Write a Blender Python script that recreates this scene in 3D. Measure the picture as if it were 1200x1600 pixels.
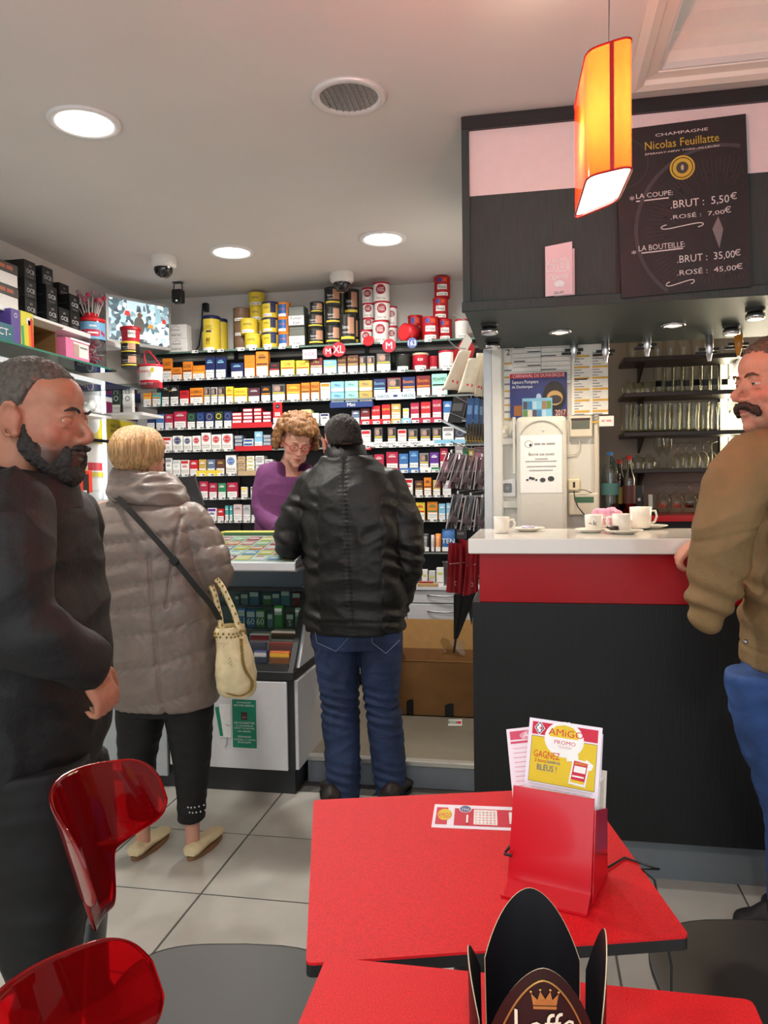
import bpy, bmesh, math, random
import numpy as np
from mathutils import Vector, Matrix, Euler
random.seed(7); rng = np.random.default_rng(7)
PI = math.pi
for o in list(bpy.data.objects): bpy.data.objects.remove(o)
scn = bpy.context.scene
COL = scn.collection
# ------------------------------------------------------------------ camera
A_, P_, R_ = math.radians(10.8), math.radians(2.0), math.radians(0.8)
FPX, CAMZ = 1220.0, 1.42
_c, _s, _cp, _sp = math.cos(A_), math.sin(A_), math.cos(P_), math.sin(P_)
FW = Vector((-_s*_cp, _c*_cp, -_sp)); R0 = Vector((_c, _s, 0)); U0 = R0.cross(FW)
RT = R0*math.cos(R_) - U0*math.sin(R_); UP = U0*math.cos(R_) + R0*math.sin(R_)
CAM = Vector((0, 0, CAMZ))
cd = bpy.data.cameras.new('camera'); cam = bpy.data.objects.new('camera', cd); COL.objects.link(cam)
cd.sensor_fit = 'VERTICAL'; cd.sensor_height = 36.0; cd.lens = 36.0*FPX/1600.0
cd.clip_start = 0.05; cd.clip_end = 60
m3 = Matrix((RT, UP, -FW)).transposed()
cam.matrix_world = Matrix.Translation(CAM) @ m3.to_4x4()
scn.camera = cam
def ray(u, v): return FW + RT*((u-600)/FPX) + UP*((800-v)/FPX)
def W(u, v, y):
    d = ray(u, v); return CAM + d*(y/d.y)
def WZ(u, v, z):
    d = ray(u, v); return CAM + d*((z-CAMZ)/d.z)
def WX(u, v, x):
    d = ray(u, v); return CAM + d*(x/d.x)
# ------------------------------------------------------------------ world, exposure, large lights
scn.view_settings.view_transform = 'Standard'
scn.view_settings.look = 'None'
scn.view_settings.gamma = 1.0
scn.view_settings.use_curve_mapping = False
scn.view_settings.exposure = 0.22
wd = bpy.data.worlds.new('world'); scn.world = wd; wd.use_nodes = True
bgn = wd.node_tree.nodes['Background']; bgn.inputs[0].default_value = (0.75, 0.85, 1.0, 1); bgn.inputs[1].default_value = 0.6
def area(name, loc, rot, sx, sy, power, color=(1, 1, 1), shape='RECTANGLE', spread=180):
    l = bpy.data.lights.new(name, 'AREA'); l.energy = power; l.color = color; l.shape = shape; l.size = sx; l.size_y = sy
    l.spread = math.radians(spread)
    o = bpy.data.objects.new(name, l); COL.objects.link(o); o.location = loc; o.rotation_euler = rot
    return o
# daylight entering through the shop front behind the camera
area('window_daylight', (0.1, -1.50, 1.45), (math.radians(90), 0, 0), 4.6, 2.2, 46, (0.90, 0.96, 1.0))
def point(name, loc, power, color, r=.05):
    l = bpy.data.lights.new(name, 'POINT'); l.energy = power; l.color = color; l.shadow_soft_size = r
    o = bpy.data.objects.new(name, l); COL.objects.link(o); o.location = loc
    return o
# ------------------------------------------------------------------ materials
def lin(c):
    return tuple((x/255/12.92 if x/255 <= .04045 else ((x/255+.055)/1.055)**2.4) for x in c)
_mc = {}
def mat(rgb, rough=.5, metal=0.0, var=.06, scale=30.0, bump=0.0, bscale=None, stretch=None, emit=0.0, trans=0.0, alpha=1.0,
        ior=1.45, coat=0.0, sss=0.0, spec=.5, detail=3.0, attr=None, name=None):
    key = (rgb, rough, metal, var, scale, bump, bscale, stretch, emit, trans, alpha, ior, coat, sss, spec, attr)
    if key in _mc: return _mc[key]
    m = bpy.data.materials.new(name or 'm_%02x%02x%02x' % tuple(int(x) for x in rgb)); m.use_nodes = True
    nt = m.node_tree; b = nt.nodes['Principled BSDF']; c = lin(rgb)
    b.inputs['Base Color'].default_value = (*c, 1); b.inputs['Roughness'].default_value = rough
    b.inputs['Metallic'].default_value = metal; b.inputs['IOR'].default_value = ior
    b.inputs['Specular IOR Level'].default_value = spec
    b.inputs['Transmission Weight'].default_value = trans; b.inputs['Alpha'].default_value = alpha
    b.inputs['Coat Weight'].default_value = coat; b.inputs['Coat Roughness'].default_value = .08
    if sss: b.inputs['Subsurface Weight'].default_value = sss; b.inputs['Subsurface Radius'].default_value = (.01, .004, .002)
    if emit:
        b.inputs['Emission Color'].default_value = (*c, 1); b.inputs['Emission Strength'].default_value = emit
    if var or bump:
        tc = nt.nodes.new('ShaderNodeTexCoord'); mp = nt.nodes.new('ShaderNodeMapping')
        if stretch: mp.inputs['Scale'].default_value = stretch
        nt.links.new(tc.outputs['Object'], mp.inputs['Vector'])
        nz = nt.nodes.new('ShaderNodeTexNoise'); nz.inputs['Scale'].default_value = scale; nz.inputs['Detail'].default_value = detail
        nt.links.new(mp.outputs['Vector'], nz.inputs['Vector'])
        if var:
            rp = nt.nodes.new('ShaderNodeValToRGB')
            rp.color_ramp.elements[0].position = .3; rp.color_ramp.elements[1].position = .7
            rp.color_ramp.elements[0].color = (*[x*(1-var) for x in c], 1)
            rp.color_ramp.elements[1].color = (*[min(1, x*(1+var)) for x in c], 1)
            nt.links.new(nz.outputs['Fac'], rp.inputs['Fac'])
            if attr:
                at = nt.nodes.new('ShaderNodeAttribute'); at.attribute_name = attr
                mx = nt.nodes.new('ShaderNodeMix'); mx.data_type = 'RGBA'; mx.blend_type = 'MULTIPLY'; mx.inputs[0].default_value = 1
                rp.color_ramp.elements[0].color = (1-var, 1-var, 1-var, 1); rp.color_ramp.elements[1].color = (1, 1, 1, 1)
                nt.links.new(at.outputs['Color'], mx.inputs[6]); nt.links.new(rp.outputs['Color'], mx.inputs[7])
                nt.links.new(mx.outputs[2], b.inputs['Base Color'])
            else:
                nt.links.new(rp.outputs['Color'], b.inputs['Base Color'])
        if bump:
            n2 = nz
            if bscale:
                n2 = nt.nodes.new('ShaderNodeTexNoise'); n2.inputs['Scale'].default_value = bscale; n2.inputs['Detail'].default_value = detail
                nt.links.new(mp.outputs['Vector'], n2.inputs['Vector'])
            bm_ = nt.nodes.new('ShaderNodeBump'); bm_.inputs['Strength'].default_value = bump; bm_.inputs['Distance'].default_value = .01
            nt.links.new(n2.outputs['Fac'], bm_.inputs['Height']); nt.links.new(bm_.outputs['Normal'], b.inputs['Normal'])
    _mc[key] = m
    return m
def pm(r, g, b, rough=.45): return mat((r, g, b), rough, var=.03, scale=60)      # plain print / plastic
def pane(tint=(225, 240, 236), fac=.06, name='pane', gain=1.0):
    k = ('pane', tint, fac, gain)
    if k in _mc: return _mc[k]
    m = bpy.data.materials.new(name); m.use_nodes = True; nt = m.node_tree; nt.nodes.clear()
    out = nt.nodes.new('ShaderNodeOutputMaterial'); mx = nt.nodes.new('ShaderNodeMixShader')
    t = nt.nodes.new('ShaderNodeBsdfTransparent'); g = nt.nodes.new('ShaderNodeBsdfGlossy'); lw = nt.nodes.new('ShaderNodeLayerWeight')
    t.inputs[0].default_value = (*lin(tint), 1); g.inputs['Roughness'].default_value = .04; lw.inputs[0].default_value = .5
    pw = nt.nodes.new('ShaderNodeMath'); pw.operation = 'POWER'; pw.inputs[1].default_value = 5
    ad = nt.nodes.new('ShaderNodeMath'); ad.operation = 'MULTIPLY_ADD'; ad.inputs[1].default_value = gain; ad.inputs[2].default_value = fac+.03; ad.use_clamp = True
    nt.links.new(lw.outputs['Facing'], pw.inputs[0]); nt.links.new(pw.outputs[0], ad.inputs[0]); nt.links.new(ad.outputs[0], mx.inputs[0])
    nt.links.new(t.outputs[0], mx.inputs[1]); nt.links.new(g.outputs[0], mx.inputs[2]); nt.links.new(mx.outputs[0], out.inputs[0])
    _mc[k] = m
    return m
WHITE = pm(236, 236, 234); OFFW = pm(222, 220, 214); BLACK = pm(22, 22, 24); RED = pm(205, 22, 34); GOLD = pm(196, 160, 62)
GREY = pm(128, 130, 132); DGREY = pm(58, 60, 62); CHROME = mat((205, 205, 208), .18, 1.0, var=.02); ALU = mat((176, 178, 182), .35, .9, var=.04)
STEEL = mat((150, 150, 152), .3, 1.0, var=.03)
INK = pm(38, 38, 44)
PANE = pane(); PANE2 = pane((205, 228, 220), .10)
# ------------------------------------------------------------------ mesh helpers
_fc = {}
def glyphs(s):
    if s in _fc: return _fc[s]
    cu = bpy.data.curves.new('t', 'FONT'); cu.body = s; cu.size = 1; cu.resolution_u = 2
    ob = bpy.data.objects.new('t', cu); me = bpy.data.meshes.new_from_object(ob)
    v = [(p.co.x, p.co.y) for p in me.vertices]; f = [tuple(p.vertices) for p in me.polygons]
    bpy.data.objects.remove(ob); bpy.data.curves.remove(cu); bpy.data.meshes.remove(me)
    if not v: v = [(0, 0), (1, 0), (1, 1)]; f = []
    x0 = min(p[0] for p in v); x1 = max(p[0] for p in v); y0 = min(p[1] for p in v); y1 = max(p[1] for p in v)
    v = [((x-x0)/max(x1-x0, 1e-6), (y-y0)/max(y1-y0, 1e-6)) for x, y in v]
    _fc[s] = (v, f, (x1-x0)/max(y1-y0, 1e-6))
    return _fc[s]
class MB:
    def __init__(s, M=None): s.v = []; s.f = []; s.mi = []; s.sm = []; s.mats = []; s.M = M or Matrix()
    def mid(s, m):
        if m not in s.mats: s.mats.append(m)
        return s.mats.index(m)
    def add(s, vs, fs, m, smooth=False):
        b = len(s.v); k = s.mid(m); M = s.M
        s.v += [M @ Vector(p) for p in vs]
        for f in fs: s.f.append(tuple(b+i for i in f)); s.mi.append(k); s.sm.append(smooth)
        return s
    def box(s, x0, x1, y0, y1, z0, z1, m, bevel=0.0, R=None, seg=1):
        if bevel or R is not None:
            bm = bmesh.new(); bmesh.ops.create_cube(bm, size=1)
            for q in bm.verts: q.co = Vector((q.co.x*(x1-x0), q.co.y*(y1-y0), q.co.z*(z1-z0)))
            if bevel: bmesh.ops.bevel(bm, geom=list(bm.edges)+list(bm.verts), offset=bevel, segments=seg, affect='EDGES', profile=.5)
            c = Vector(((x0+x1)/2, (y0+y1)/2, (z0+z1)/2)); RR = R.to_matrix() if R is not None and hasattr(R, 'to_matrix') else (R if R is not None else Matrix.Identity(3))
            bm.verts.index_update(); vs = [RR @ q.co + c for q in bm.verts]; fs = [[q.index for q in f.verts] for f in bm.faces]; bm.free()
            return s.add(vs, fs, m)
        vs = [(x, y, z) for z in (z0, z1) for y in (y0, y1) for x in (x0, x1)]
        return s.add(vs, [(0, 2, 3, 1), (4, 5, 7, 6), (0, 1, 5, 4), (2, 6, 7, 3), (0, 4, 6, 2), (1, 3, 7, 5)], m)
    def quad(s, a, b, c, d, m): return s.add([a, b, c, d], [(0, 1, 2, 3)], m)
    def poly(s, pts, m): return s.add(pts, [tuple(range(len(pts)))], m)
    def prism(s, pts, ax, t, m):
        # pts: closed outline of Vectors, extruded by vector ax*t
        n = len(pts); d = Vector(ax)*t; vs = [Vector(p) for p in pts]+[Vector(p)+d for p in pts]
        fs = [tuple(range(n))[::-1], tuple(range(n, 2*n))]+[(i, (i+1) % n, n+(i+1) % n, n+i) for i in range(n)]
        return s.add(vs, fs, m)
    def rings(s, rs, m, cap=True, smooth=True, closed=True):
        n = len(rs[0]); vs = [p for r in rs for p in r]; fs = []
        for i in range(len(rs)-1):
            for j in range(n if closed else n-1):
                k = (j+1) % n; fs.append((i*n+j, i*n+k, (i+1)*n+k, (i+1)*n+j))
        s.add(vs, fs, m, smooth)
        if cap and closed:
            s.add(rs[0], [tuple(range(n))[::-1]], m); s.add(rs[-1], [tuple(range(n))], m)
        return s
    def lathe(s, prof, m, c=(0, 0, 0), n=20, cap=True, smooth=True, M=None, sx=1, sy=1):
        c = Vector(c); M = M or Matrix.Identity(3)
        rs = [[c + M @ Vector((r*math.cos(2*PI*j/n)*sx, r*math.sin(2*PI*j/n)*sy, z)) for j in range(n)] for r, z in prof]
        return s.rings(rs, m, cap, smooth)
    def cyl(s, p0, p1, r0, m, r1=None, n=12, cap=True, smooth=True):
        p0 = Vector(p0); p1 = Vector(p1); d = p1-p0; M = d.to_track_quat('Z', 'Y').to_matrix()
        return s.lathe([(r0, 0), (r1 if r1 is not None else r0, d.length)], m, p0, n, cap, smooth, M)
    def tube(s, pts, r, m, n=8, cap=True):
        pts = [Vector(p) for p in pts]; rs = []; N = len(pts); rr = r if isinstance(r, (list, tuple)) else [r]*N
        up = None
        for i, p in enumerate(pts):
            t = (pts[min(i+1, N-1)]-pts[max(i-1, 0)]).normalized()
            if up is None:
                up = Vector((0, 0, 1)) if abs(t.z) < .9 else Vector((1, 0, 0))
            a = (up - t*up.dot(t)).normalized(); b = t.cross(a); up = a
            rs.append([p + (a*math.cos(2*PI*j/n) + b*math.sin(2*PI*j/n))*rr[i] for j in range(n)])
        return s.rings(rs, m, cap)
    def grid(s, nu, nv, fn, m, cu=False, smooth=True):
        vs = [fn(i/(nu if cu else nu-1), j/(nv-1)) for j in range(nv) for i in range(nu)]; fs = []
        for j in range(nv-1):
            for i in range(nu if cu else nu-1):
                k = (i+1) % nu; fs.append((j*nu+i, j*nu+k, (j+1)*nu+k, (j+1)*nu+i))
        return s.add(vs, fs, m, smooth)
    def ell(s, c, r, m, R=None, nu=20, nv=14):
        c = Vector(c); R = R or Matrix.Identity(3)
        def fn(a, b):
            ph = 2*PI*a; th = PI*b
            return c + R @ Vector((r[0]*math.sin(th)*math.cos(ph), r[1]*math.sin(th)*math.sin(ph), r[2]*math.cos(th)))
        return s.grid(nu, nv, fn, m, True)
    def text(s, st, p, xv, yv, m):
        # lettering stretched over the parallelogram p, xv, yv
        v, f, asp = glyphs(st); p = Vector(p); xv = Vector(xv); yv = Vector(yv)
        return s.add([p + xv*x + yv*y for x, y in v], f, m)
    def textc(s, st, c, xd, yd, h, m, maxw=None):
        # lettering of height h centred on c
        v, f, asp = glyphs(st); w = h*asp
        if maxw and w > maxw: w = maxw
        xd = Vector(xd); yd = Vector(yd); return s.text(st, Vector(c)-xd*w/2-yd*h/2, xd*w, yd*h, m)
    def disc(s, c, xd, yd, r, m, n=18, r2=None, r0=0):
        c = Vector(c); xd = Vector(xd); yd = Vector(yd); r2 = r2 or r
        P = [c + xd*(r*math.cos(2*PI*i/n)) + yd*(r2*math.sin(2*PI*i/n)) for i in range(n)]
        if not r0: return s.add(P, [tuple(range(n))], m)
        Q = [c + xd*(r0*math.cos(2*PI*i/n)) + yd*(r0*r2/r*math.sin(2*PI*i/n)) for i in range(n)]
        return s.add(P+Q, [(i, (i+1) % n, n+(i+1) % n, n+i) for i in range(n)], m)
    def build(s, name, parent=None, origin=None, thick=0, subs=0):
        o0 = Vector(origin) if origin is not None else Vector((0, 0, 0))
        me = bpy.data.meshes.new(name); me.from_pydata([tuple(p-o0) for p in s.v], [], s.f)
        for m in s.mats: me.materials.append(m)
        me.polygons.foreach_set('material_index', s.mi); me.polygons.foreach_set('use_smooth', s.sm); me.update()
        o = bpy.data.objects.new(name, me); COL.objects.link(o); o.location = o0
        if parent is not None:
            o.parent = parent; o.location = o0 - (Vector(parent['org']) if 'org' in parent.keys() else Vector((0, 0, 0))) if not parent.get('localspace') else o0
        if thick:
            md = o.modifiers.new('thick', 'SOLIDIFY'); md.thickness = thick; md.offset = 0
        if subs:
            md = o.modifiers.new('sub', 'SUBSURF'); md.levels = subs; md.render_levels = subs
        return o
def tag(o, label, cat, group=None):
    o['label'] = label; o['category'] = cat
    if group: o['group'] = group
    return o
def struct(o): o['kind'] = 'structure'; return o
def empty(name, loc, label=None, cat=None, group=None, rz=0):
    o = bpy.data.objects.new(name, None); COL.objects.link(o); o.location = loc; o.rotation_euler = (0, 0, rz); o.empty_display_size = .05
    if label: tag(o, label, cat, group)
    return o
class Thing:
    """an Empty at a thing's base; parts are built in world space and parented without moving"""
    def __init__(s, name, loc, label, cat, group=None):
        s.o = empty(name, loc, label, cat, group); s.loc = Vector(loc)
    def part(s, name, mb, parent=None, **k):
        o = mb.build(name, None, **k)
        p = parent or s.o; o.parent = p
        pl = Vector((0, 0, 0)); q = p
        while q is not None: pl = pl + q.location; q = q.parent
        o.location = o.location - pl
        return o
def copy_tree(o, parent=None):
    c = o.copy(); COL.objects.link(c)
    if parent is not None: c.parent = parent; c.matrix_parent_inverse = o.matrix_parent_inverse.copy()
    for ch in o.children: copy_tree(ch, c)
    return c
X3, Y3, Z3 = Vector((1, 0, 0)), Vector((0, 1, 0)), Vector((0, 0, 1))
# ================================================================== SETTING
CEILZ = 2.75
XL, XR, YB, YF = -2.77, 2.45, 5.18, -1.6
m_wall = mat((208, 205, 200), .8, var=.03, scale=4); m_ceil = mat((214, 211, 208), .85, var=.02, scale=3)
m_grout = mat((92, 90, 86), .9, var=.1)
m_tile = mat((176, 174, 166), .32, var=.10, scale=5, bump=.03, bscale=40, detail=6)
f = MB().box(XL, XR, YF, YB, -.06, -.003, m_grout).build('floor'); struct(f)
tb = MB().box(-.2275, .2275, -.2305, .2305, -.003, 0, m_tile, bevel=.0015).build('tile', origin=None)
T0 = tb; first = True
px_, py_ = .462, .468
for i in range(-4, 8):
    for j in range(-10, 2):
        x = -1.15+px_*(i+.5); y = 2.98+py_*(j+.5)
        if x-.23 < XL or x+.23 > XR or y-.23 < YF or y+.2 > 3.7: continue
        o = T0 if first else T0.copy()
        if not first: COL.objects.link(o)
        first = False
        o.parent = f; o.location = (x, y, 0)
# ceiling with a raised tray over the room centre
TX0, TX1, TY0, TY1 = .42, 2.2, -.6, 2.70
cb = MB()
cb.box(XL, TX0, YF, YB, CEILZ, CEILZ+.05, m_ceil).box(TX0, XR, TY1, YB, CEILZ, CEILZ+.05, m_ceil)
cb.box(TX1, XR, YF, TY1, CEILZ, CEILZ+.05, m_ceil).box(TX0, TX1, YF, TY0, CEILZ, CEILZ+.05, m_ceil)
struct(cb.build('ceiling'))
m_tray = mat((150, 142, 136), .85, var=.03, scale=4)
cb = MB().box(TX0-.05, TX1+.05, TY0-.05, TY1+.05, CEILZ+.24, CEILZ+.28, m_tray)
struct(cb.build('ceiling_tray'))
m_mould = mat((226, 216, 206), .6, var=.02)
prof = [(-.10, 0.0), (-.10, -.018), (-.075, -.03), (-.05, -.022), (-.045, -.008), (-.01, -.004), (0.0, .02), (.01, .05), (.012, .09), (.03, .10), (.035, .15), (.06, .18), (.085, .20), (.09, .24)]
cb = MB()
cor = [(TX0, TY0, 1, 1), (TX1, TY0, -1, 1), (TX1, TY1, -1, -1), (TX0, TY1, 1, -1)]
n = len(prof); vs = []; fs = []
for (x, y, sx, sy) in cor:
    for d, h in prof: vs.append((x+sx*d, y+sy*d, CEILZ+h))
for a in range(4):
    b = (a+1) % 4
    for k in range(n-1): fs.append((a*n+k, b*n+k, b*n+k+1, a*n+k+1))
cb.add(vs, fs, m_mould)
struct(cb.build('trim_1'))
# walls
struct(MB().box(XL-.08, XL, YF, YB, 0, CEILZ, m_wall).build('wall_left'))
struct(MB().box(XL-.08, XR+.08, YB, YB+.08, 0, CEILZ, m_wall).build('wall_back'))
struct(MB().box(XR, XR+.08, YF, YB, 0, CEILZ, m_wall).build('wall_right'))
wb = MB()
wb.box(XL, XR, YF-.1, YF, 0, .35, m_wall).box(XL, XR, YF-.1, YF, 2.55, CEILZ, m_wall).box(XL, -2.2, YF-.1, YF, .35, 2.55, m_wall).box(2.3, XR, YF-.1, YF, .35, 2.55, m_wall)
struct(wb.build('wall_front'))
wn = MB()
for x in (-2.2, -.72, .76, 2.24): wn.box(x, x+.06, YF-.08, YF-.02, .35, 2.55, ALU)
for z in (.35, 2.49): wn.box(-2.2, 2.3, YF-.08, YF-.02, z, z+.06, ALU)
w1 = struct(wn.build('window_1'))
for k, x in enumerate((-2.14, -.66, .82)):
    g = MB().box(x, x+1.42, YF-.055, YF-.045, .41, 2.49, PANE).build('pane'); g.parent = w1
# jog of the back wall behind the screen
# service wall (partition) between tobacco shelves and the bar
m_part = mat((216, 214, 206), .6, var=.03, scale=6)
struct(MB().box(-.222, .30, 3.70, YB, 0, CEILZ, m_part).build('wall_partition'))
struct(MB().box(.30, XR, 4.45, YB, 0, CEILZ, mat((150, 138, 130), .8, var=.05, scale=8)).build('wall_bar'))
# raised platform behind the counters
m_plat = mat((120, 112, 96), .55, var=.05, scale=12); m_riser = mat((128, 134, 142), .5, var=.03)
pb = MB().box(-1.07, .30, 3.57, YB, 0, .122, m_riser).box(-1.07, .30, 3.575, YB, .122, .128, m_plat)
pb.box(-2.3, -1.07, 4.02, YB, 0, .128, m_plat); pb.box(.30, XR, 3.57, 4.45, 0, .122, m_riser)
struct(pb.build('floor_platform'))
struct(MB().box(-1.07, -.225, 3.555, 3.60, .105, .131, mat((190, 188, 180), .35, .5, var=.05), bevel=.004).build('trim_2'))
# ------------------------------------------------------------------ service wall fittings
yw = 3.70
def wq(mb, u0, v0, u1, v1, y, m, t=.004, bevel=0):
    a = W(u0, (v0+v1)/2, y); b = W(u1, (v0+v1)/2, y); c = W((u0+u1)/2, v0, y); d = W((u0+u1)/2, v1, y)
    mb.box(a.x, b.x, y-t, y, d.z, c.z, m, bevel=bevel); return a.x, b.x, d.z, c.z
def wt(mb, st, u0, v0, u1, v1, y, m):
    a = W(u0, (v0+v1)/2, y); b = W(u1, (v0+v1)/2, y); c = W((u0+u1)/2, v0, y); d = W((u0+u1)/2, v1, y)
    mb.text(st, (a.x, y, d.z), (b.x-a.x, 0, 0), (0, 0, c.z-d.z), m)
mb = MB().box(-.222, -.185, 3.685, 3.70, .13, 2.045, mat((196, 198, 200), .4, .3, var=.03)).box(-.183, -.135, 3.67, 3.70, .13, 2.045, mat((226, 224, 216), .45, var=.02), bevel=.006)
struct(mb.build('trim_3'))
for (u0, v0, u1, v1, nm) in ((774, 685, 806, 695, 'trim_4'), (777, 783, 809, 794, 'trim_5')):
    mb = MB(); wq(mb, u0, v0, u1, v1, yw, mat((222, 220, 210), .5, var=.02), .02, .003); struct(mb.build(nm))
mb = MB(); wq(mb, 928, 648, 934, 800, yw, mat((206, 196, 176), .5, var=.03), .02, .003); struct(mb.build('trim_6'))
# planner sheets behind everything
def sheet(name, label, u0, v0, u1, v1, y, cat='calendar', base=OFFW):
    mb = MB(); x0, x1, z0, z1 = wq(mb, u0, v0, u1, v1, y, base, .003); return mb, x0, x1, z0, z1
m_ochre = pm(206, 160, 60)
mb, x0, x1, z0, z1 = sheet('', '', 787, 548, 800, 655, yw-.001)
for k in range(9):
    z = z1-.06-k*.032; mb.box(x0+.003, x1-.002, yw-.0052, yw-.004, z-.004, z+.004, m_ochre if k % 2 == 0 else GREY)
wt(mb, '2', 791, 546, 797, 555, yw-.0055, INK)
tag(mb.build('wall_planner'), 'narrow strip of yearly planner beside the pillar, left of the dark poster calendar', 'calendar')
mb, x0, x1, z0, z1 = sheet('', '', 800, 540, 892, 600, yw-.006)
for k in range(9):
    z = z1-.012-k*.021; mb.box(x0+.004, x1-.004, yw-.0105, yw-.009, z-.0008, z+.0008, GREY)
    mb.box(x0+.01+(k % 3)*.06, x0+.06+(k % 3)*.07, yw-.0108, yw-.009, z+.004, z+.008, INK)
mb.box((x0+x1)/2-.001, (x0+x1)/2+.001, yw-.0105, yw-.009, z0, z1, GREY)
tag(mb.build('wall_planner'), 'pale ruled planner sheet pinned above the dark poster calendar', 'calendar')
mb, x0, x1, z0, z1 = sheet('', '', 893, 538, 950, 648, yw-.02)
for c_ in range(2):
    xa = x0+.012+c_*(x1-x0)*.5; xb = xa+(x1-x0)*.42
    for k in range(26):
        z = z1-.04-k*.0125; yl = (k % 4 == 1)
        mb.box(xa, xb if yl else xa+.02+.03*((k*7 % 5)/5), yw-.0245, yw-.0232, z-.0018-(.0028 if yl else 0), z+.0018+(.0028 if yl else 0), m_ochre if yl else GREY)
mb.box(x0+.012, x0+.07, yw-.0248, yw-.0234, z1-.16, z1-.153, INK)
tag(mb.build('wall_planner'), 'white planner with two columns of yellow date bars near the bar shelves', 'calendar')
# poster calendar
mb = MB(); x0, x1, z0, z1 = wq(mb, 797, 583, 886, 652, yw-.012, mat((34, 48, 112), .4, var=.3, scale=9), .004)
yy = yw-.0165
mb.box(x0, x1-.01, yy, yy+.001, z1-.022, z1, pm(176, 34, 54))
wt(mb, 'CARNAVAL DE DUNKERQUE', 801, 584, 882, 590, yy-.001, pm(230, 200, 200))
wt(mb, 'Sapeurs Pompiers', 800, 594, 841, 601, yy-.001, WHITE); wt(mb, 'de Dunkerque', 800, 602, 832, 608, yy-.001, WHITE)
c = W(866, 620, yy); mb.disc((c.x, yy-.0004, c.z), X3, Z3, .052, pm(16, 15, 18), 28, .072)
mb.disc((c.x+.002, yy-.0008, c.z-.005), X3, Z3, .036, pm(186, 150, 92), 24, .034); mb.disc((c.x+.004, yy-.0012, c.z-.012), X3, Z3, .03, pm(52, 44, 44), 20, .02)
mb.disc((c.x-.07, yy-.0008, c.z+.0), X3, Z3, .012, pm(170, 190, 220), 14, .018)
wq(mb, 803, 634, 816, 650, yy, pm(150, 92, 40), .001); wq(mb, 866, 640, 886, 651, yy, pm(96, 34, 40), .001); wt(mb, '2017', 868, 640, 884, 649, yy-.0015, pm(220, 200, 190))
tag(mb.build('poster_calendar'), 'dark blue poster calendar with a round black porthole picture above the grey box', 'calendar')
mb = MB(); x0, x1, z0, z1 = wq(mb, 816, 622, 863, 654, yw-.02, pm(120, 176, 206), .004)
cols = [(96, 132, 60), (60, 120, 170), (150, 110, 80), (70, 70, 84), (120, 190, 220), (206, 196, 180), (170, 200, 220)]
for k in range(12):
    a = x0+.004+(k % 6)*(x1-x0-.008)/6; zz = z0+.004+(k//6)*(z1-z0)*.42
    mb.box(a, a+(x1-x0)/7, yw-.0252, yw-.0238, zz, zz+(z1-z0)*.38, pm(*cols[(k*5+k//6) % 7]))
tag(mb.build('photo_card'), 'small light blue card of little photos propped on the grey box', 'card')
# big grey meter housing
T = Thing('meter_housing', (.03, 3.66, 1.05), 'tall beige plastic meter housing with a paper notice taped on its front', 'housing')
m_bei = mat((206, 204, 194), .35, var=.02)
x0 = W(807, 730, 3.6).x; x1 = W(886, 730, 3.6).x; z0 = 1.02; z1 = W(846, 650, 3.6).z
mb = MB().box(x0, x1, 3.60, 3.70, z0, z1, m_bei, bevel=.022, seg=3); T.part('cover', mb)
mb = MB(); xm = (x0+x1)/2
arc = [(xm + (x1-x0)*.46*math.sin(a), 3.598, z1-.02-.075*(1-math.cos(a))*1.4) for a in np.linspace(-1.1, 1.1, 15)]
mb.tube(arc, .004, mat((186, 184, 174), .4, var=.02), 6); T.part('rib', mb); mb = MB()
arc = [(xm + (x1-x0)*.46*math.sin(a), 3.598, z0+.10+.075*(1-math.cos(a))*1.4) for a in np.linspace(-1.1, 1.1, 15)]
mb.tube(arc, .004, mat((186, 184, 174), .4, var=.02), 6); T.part('rib', mb)
mb = MB(); wq(mb, 801, 652, 806, 741, 3.64, m_bei, .015, .003); T.part('side_rail', mb)
mb = MB(); y_ = 3.597; wq(mb, 813, 680, 878, 770, 3.6, WHITE, .0015)
c = W(826, 694, y_); mb.disc((c.x, y_, c.z), X3, Z3, .018, INK, 20, .016, .0165); mb.disc((c.x+.008, y_, c.z-.004), X3, Z3, .006, INK, 10)
wt(mb, 'XXXXX XXX XXXXXXX'.replace('X', '-'), 835, 692, 867, 695, y_, GREY)
wt(mb, 'Bourse aux jouets', 826, 707, 866, 713, y_, INK)
for k, (a, b, v) in enumerate(((836, 856, 717), (821, 870, 721), (823, 869, 729), (827, 864, 735))): mb.box(W(a, v, y_).x, W(b, v, y_).x, y_, y_+.0005, W(a, v, y_).z-.002, W(a, v, y_).z+.001, GREY)
for (u, v, r) in ((824, 750, .006), (829, 747, .008), (833, 748, .008), (838, 750, .006), (848, 750, .013), (861, 748, .015)):
    c = W(u, v, y_); mb.disc((c.x, y_, c.z), X3, Z3, r, DGREY, 9, r*.8)
T.part('notice', mb)
c = W(849, 671, 3.595); T.part('indicator', MB().ell(c, (.004, .003, .004), pm(250, 246, 230, .1)))
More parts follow.
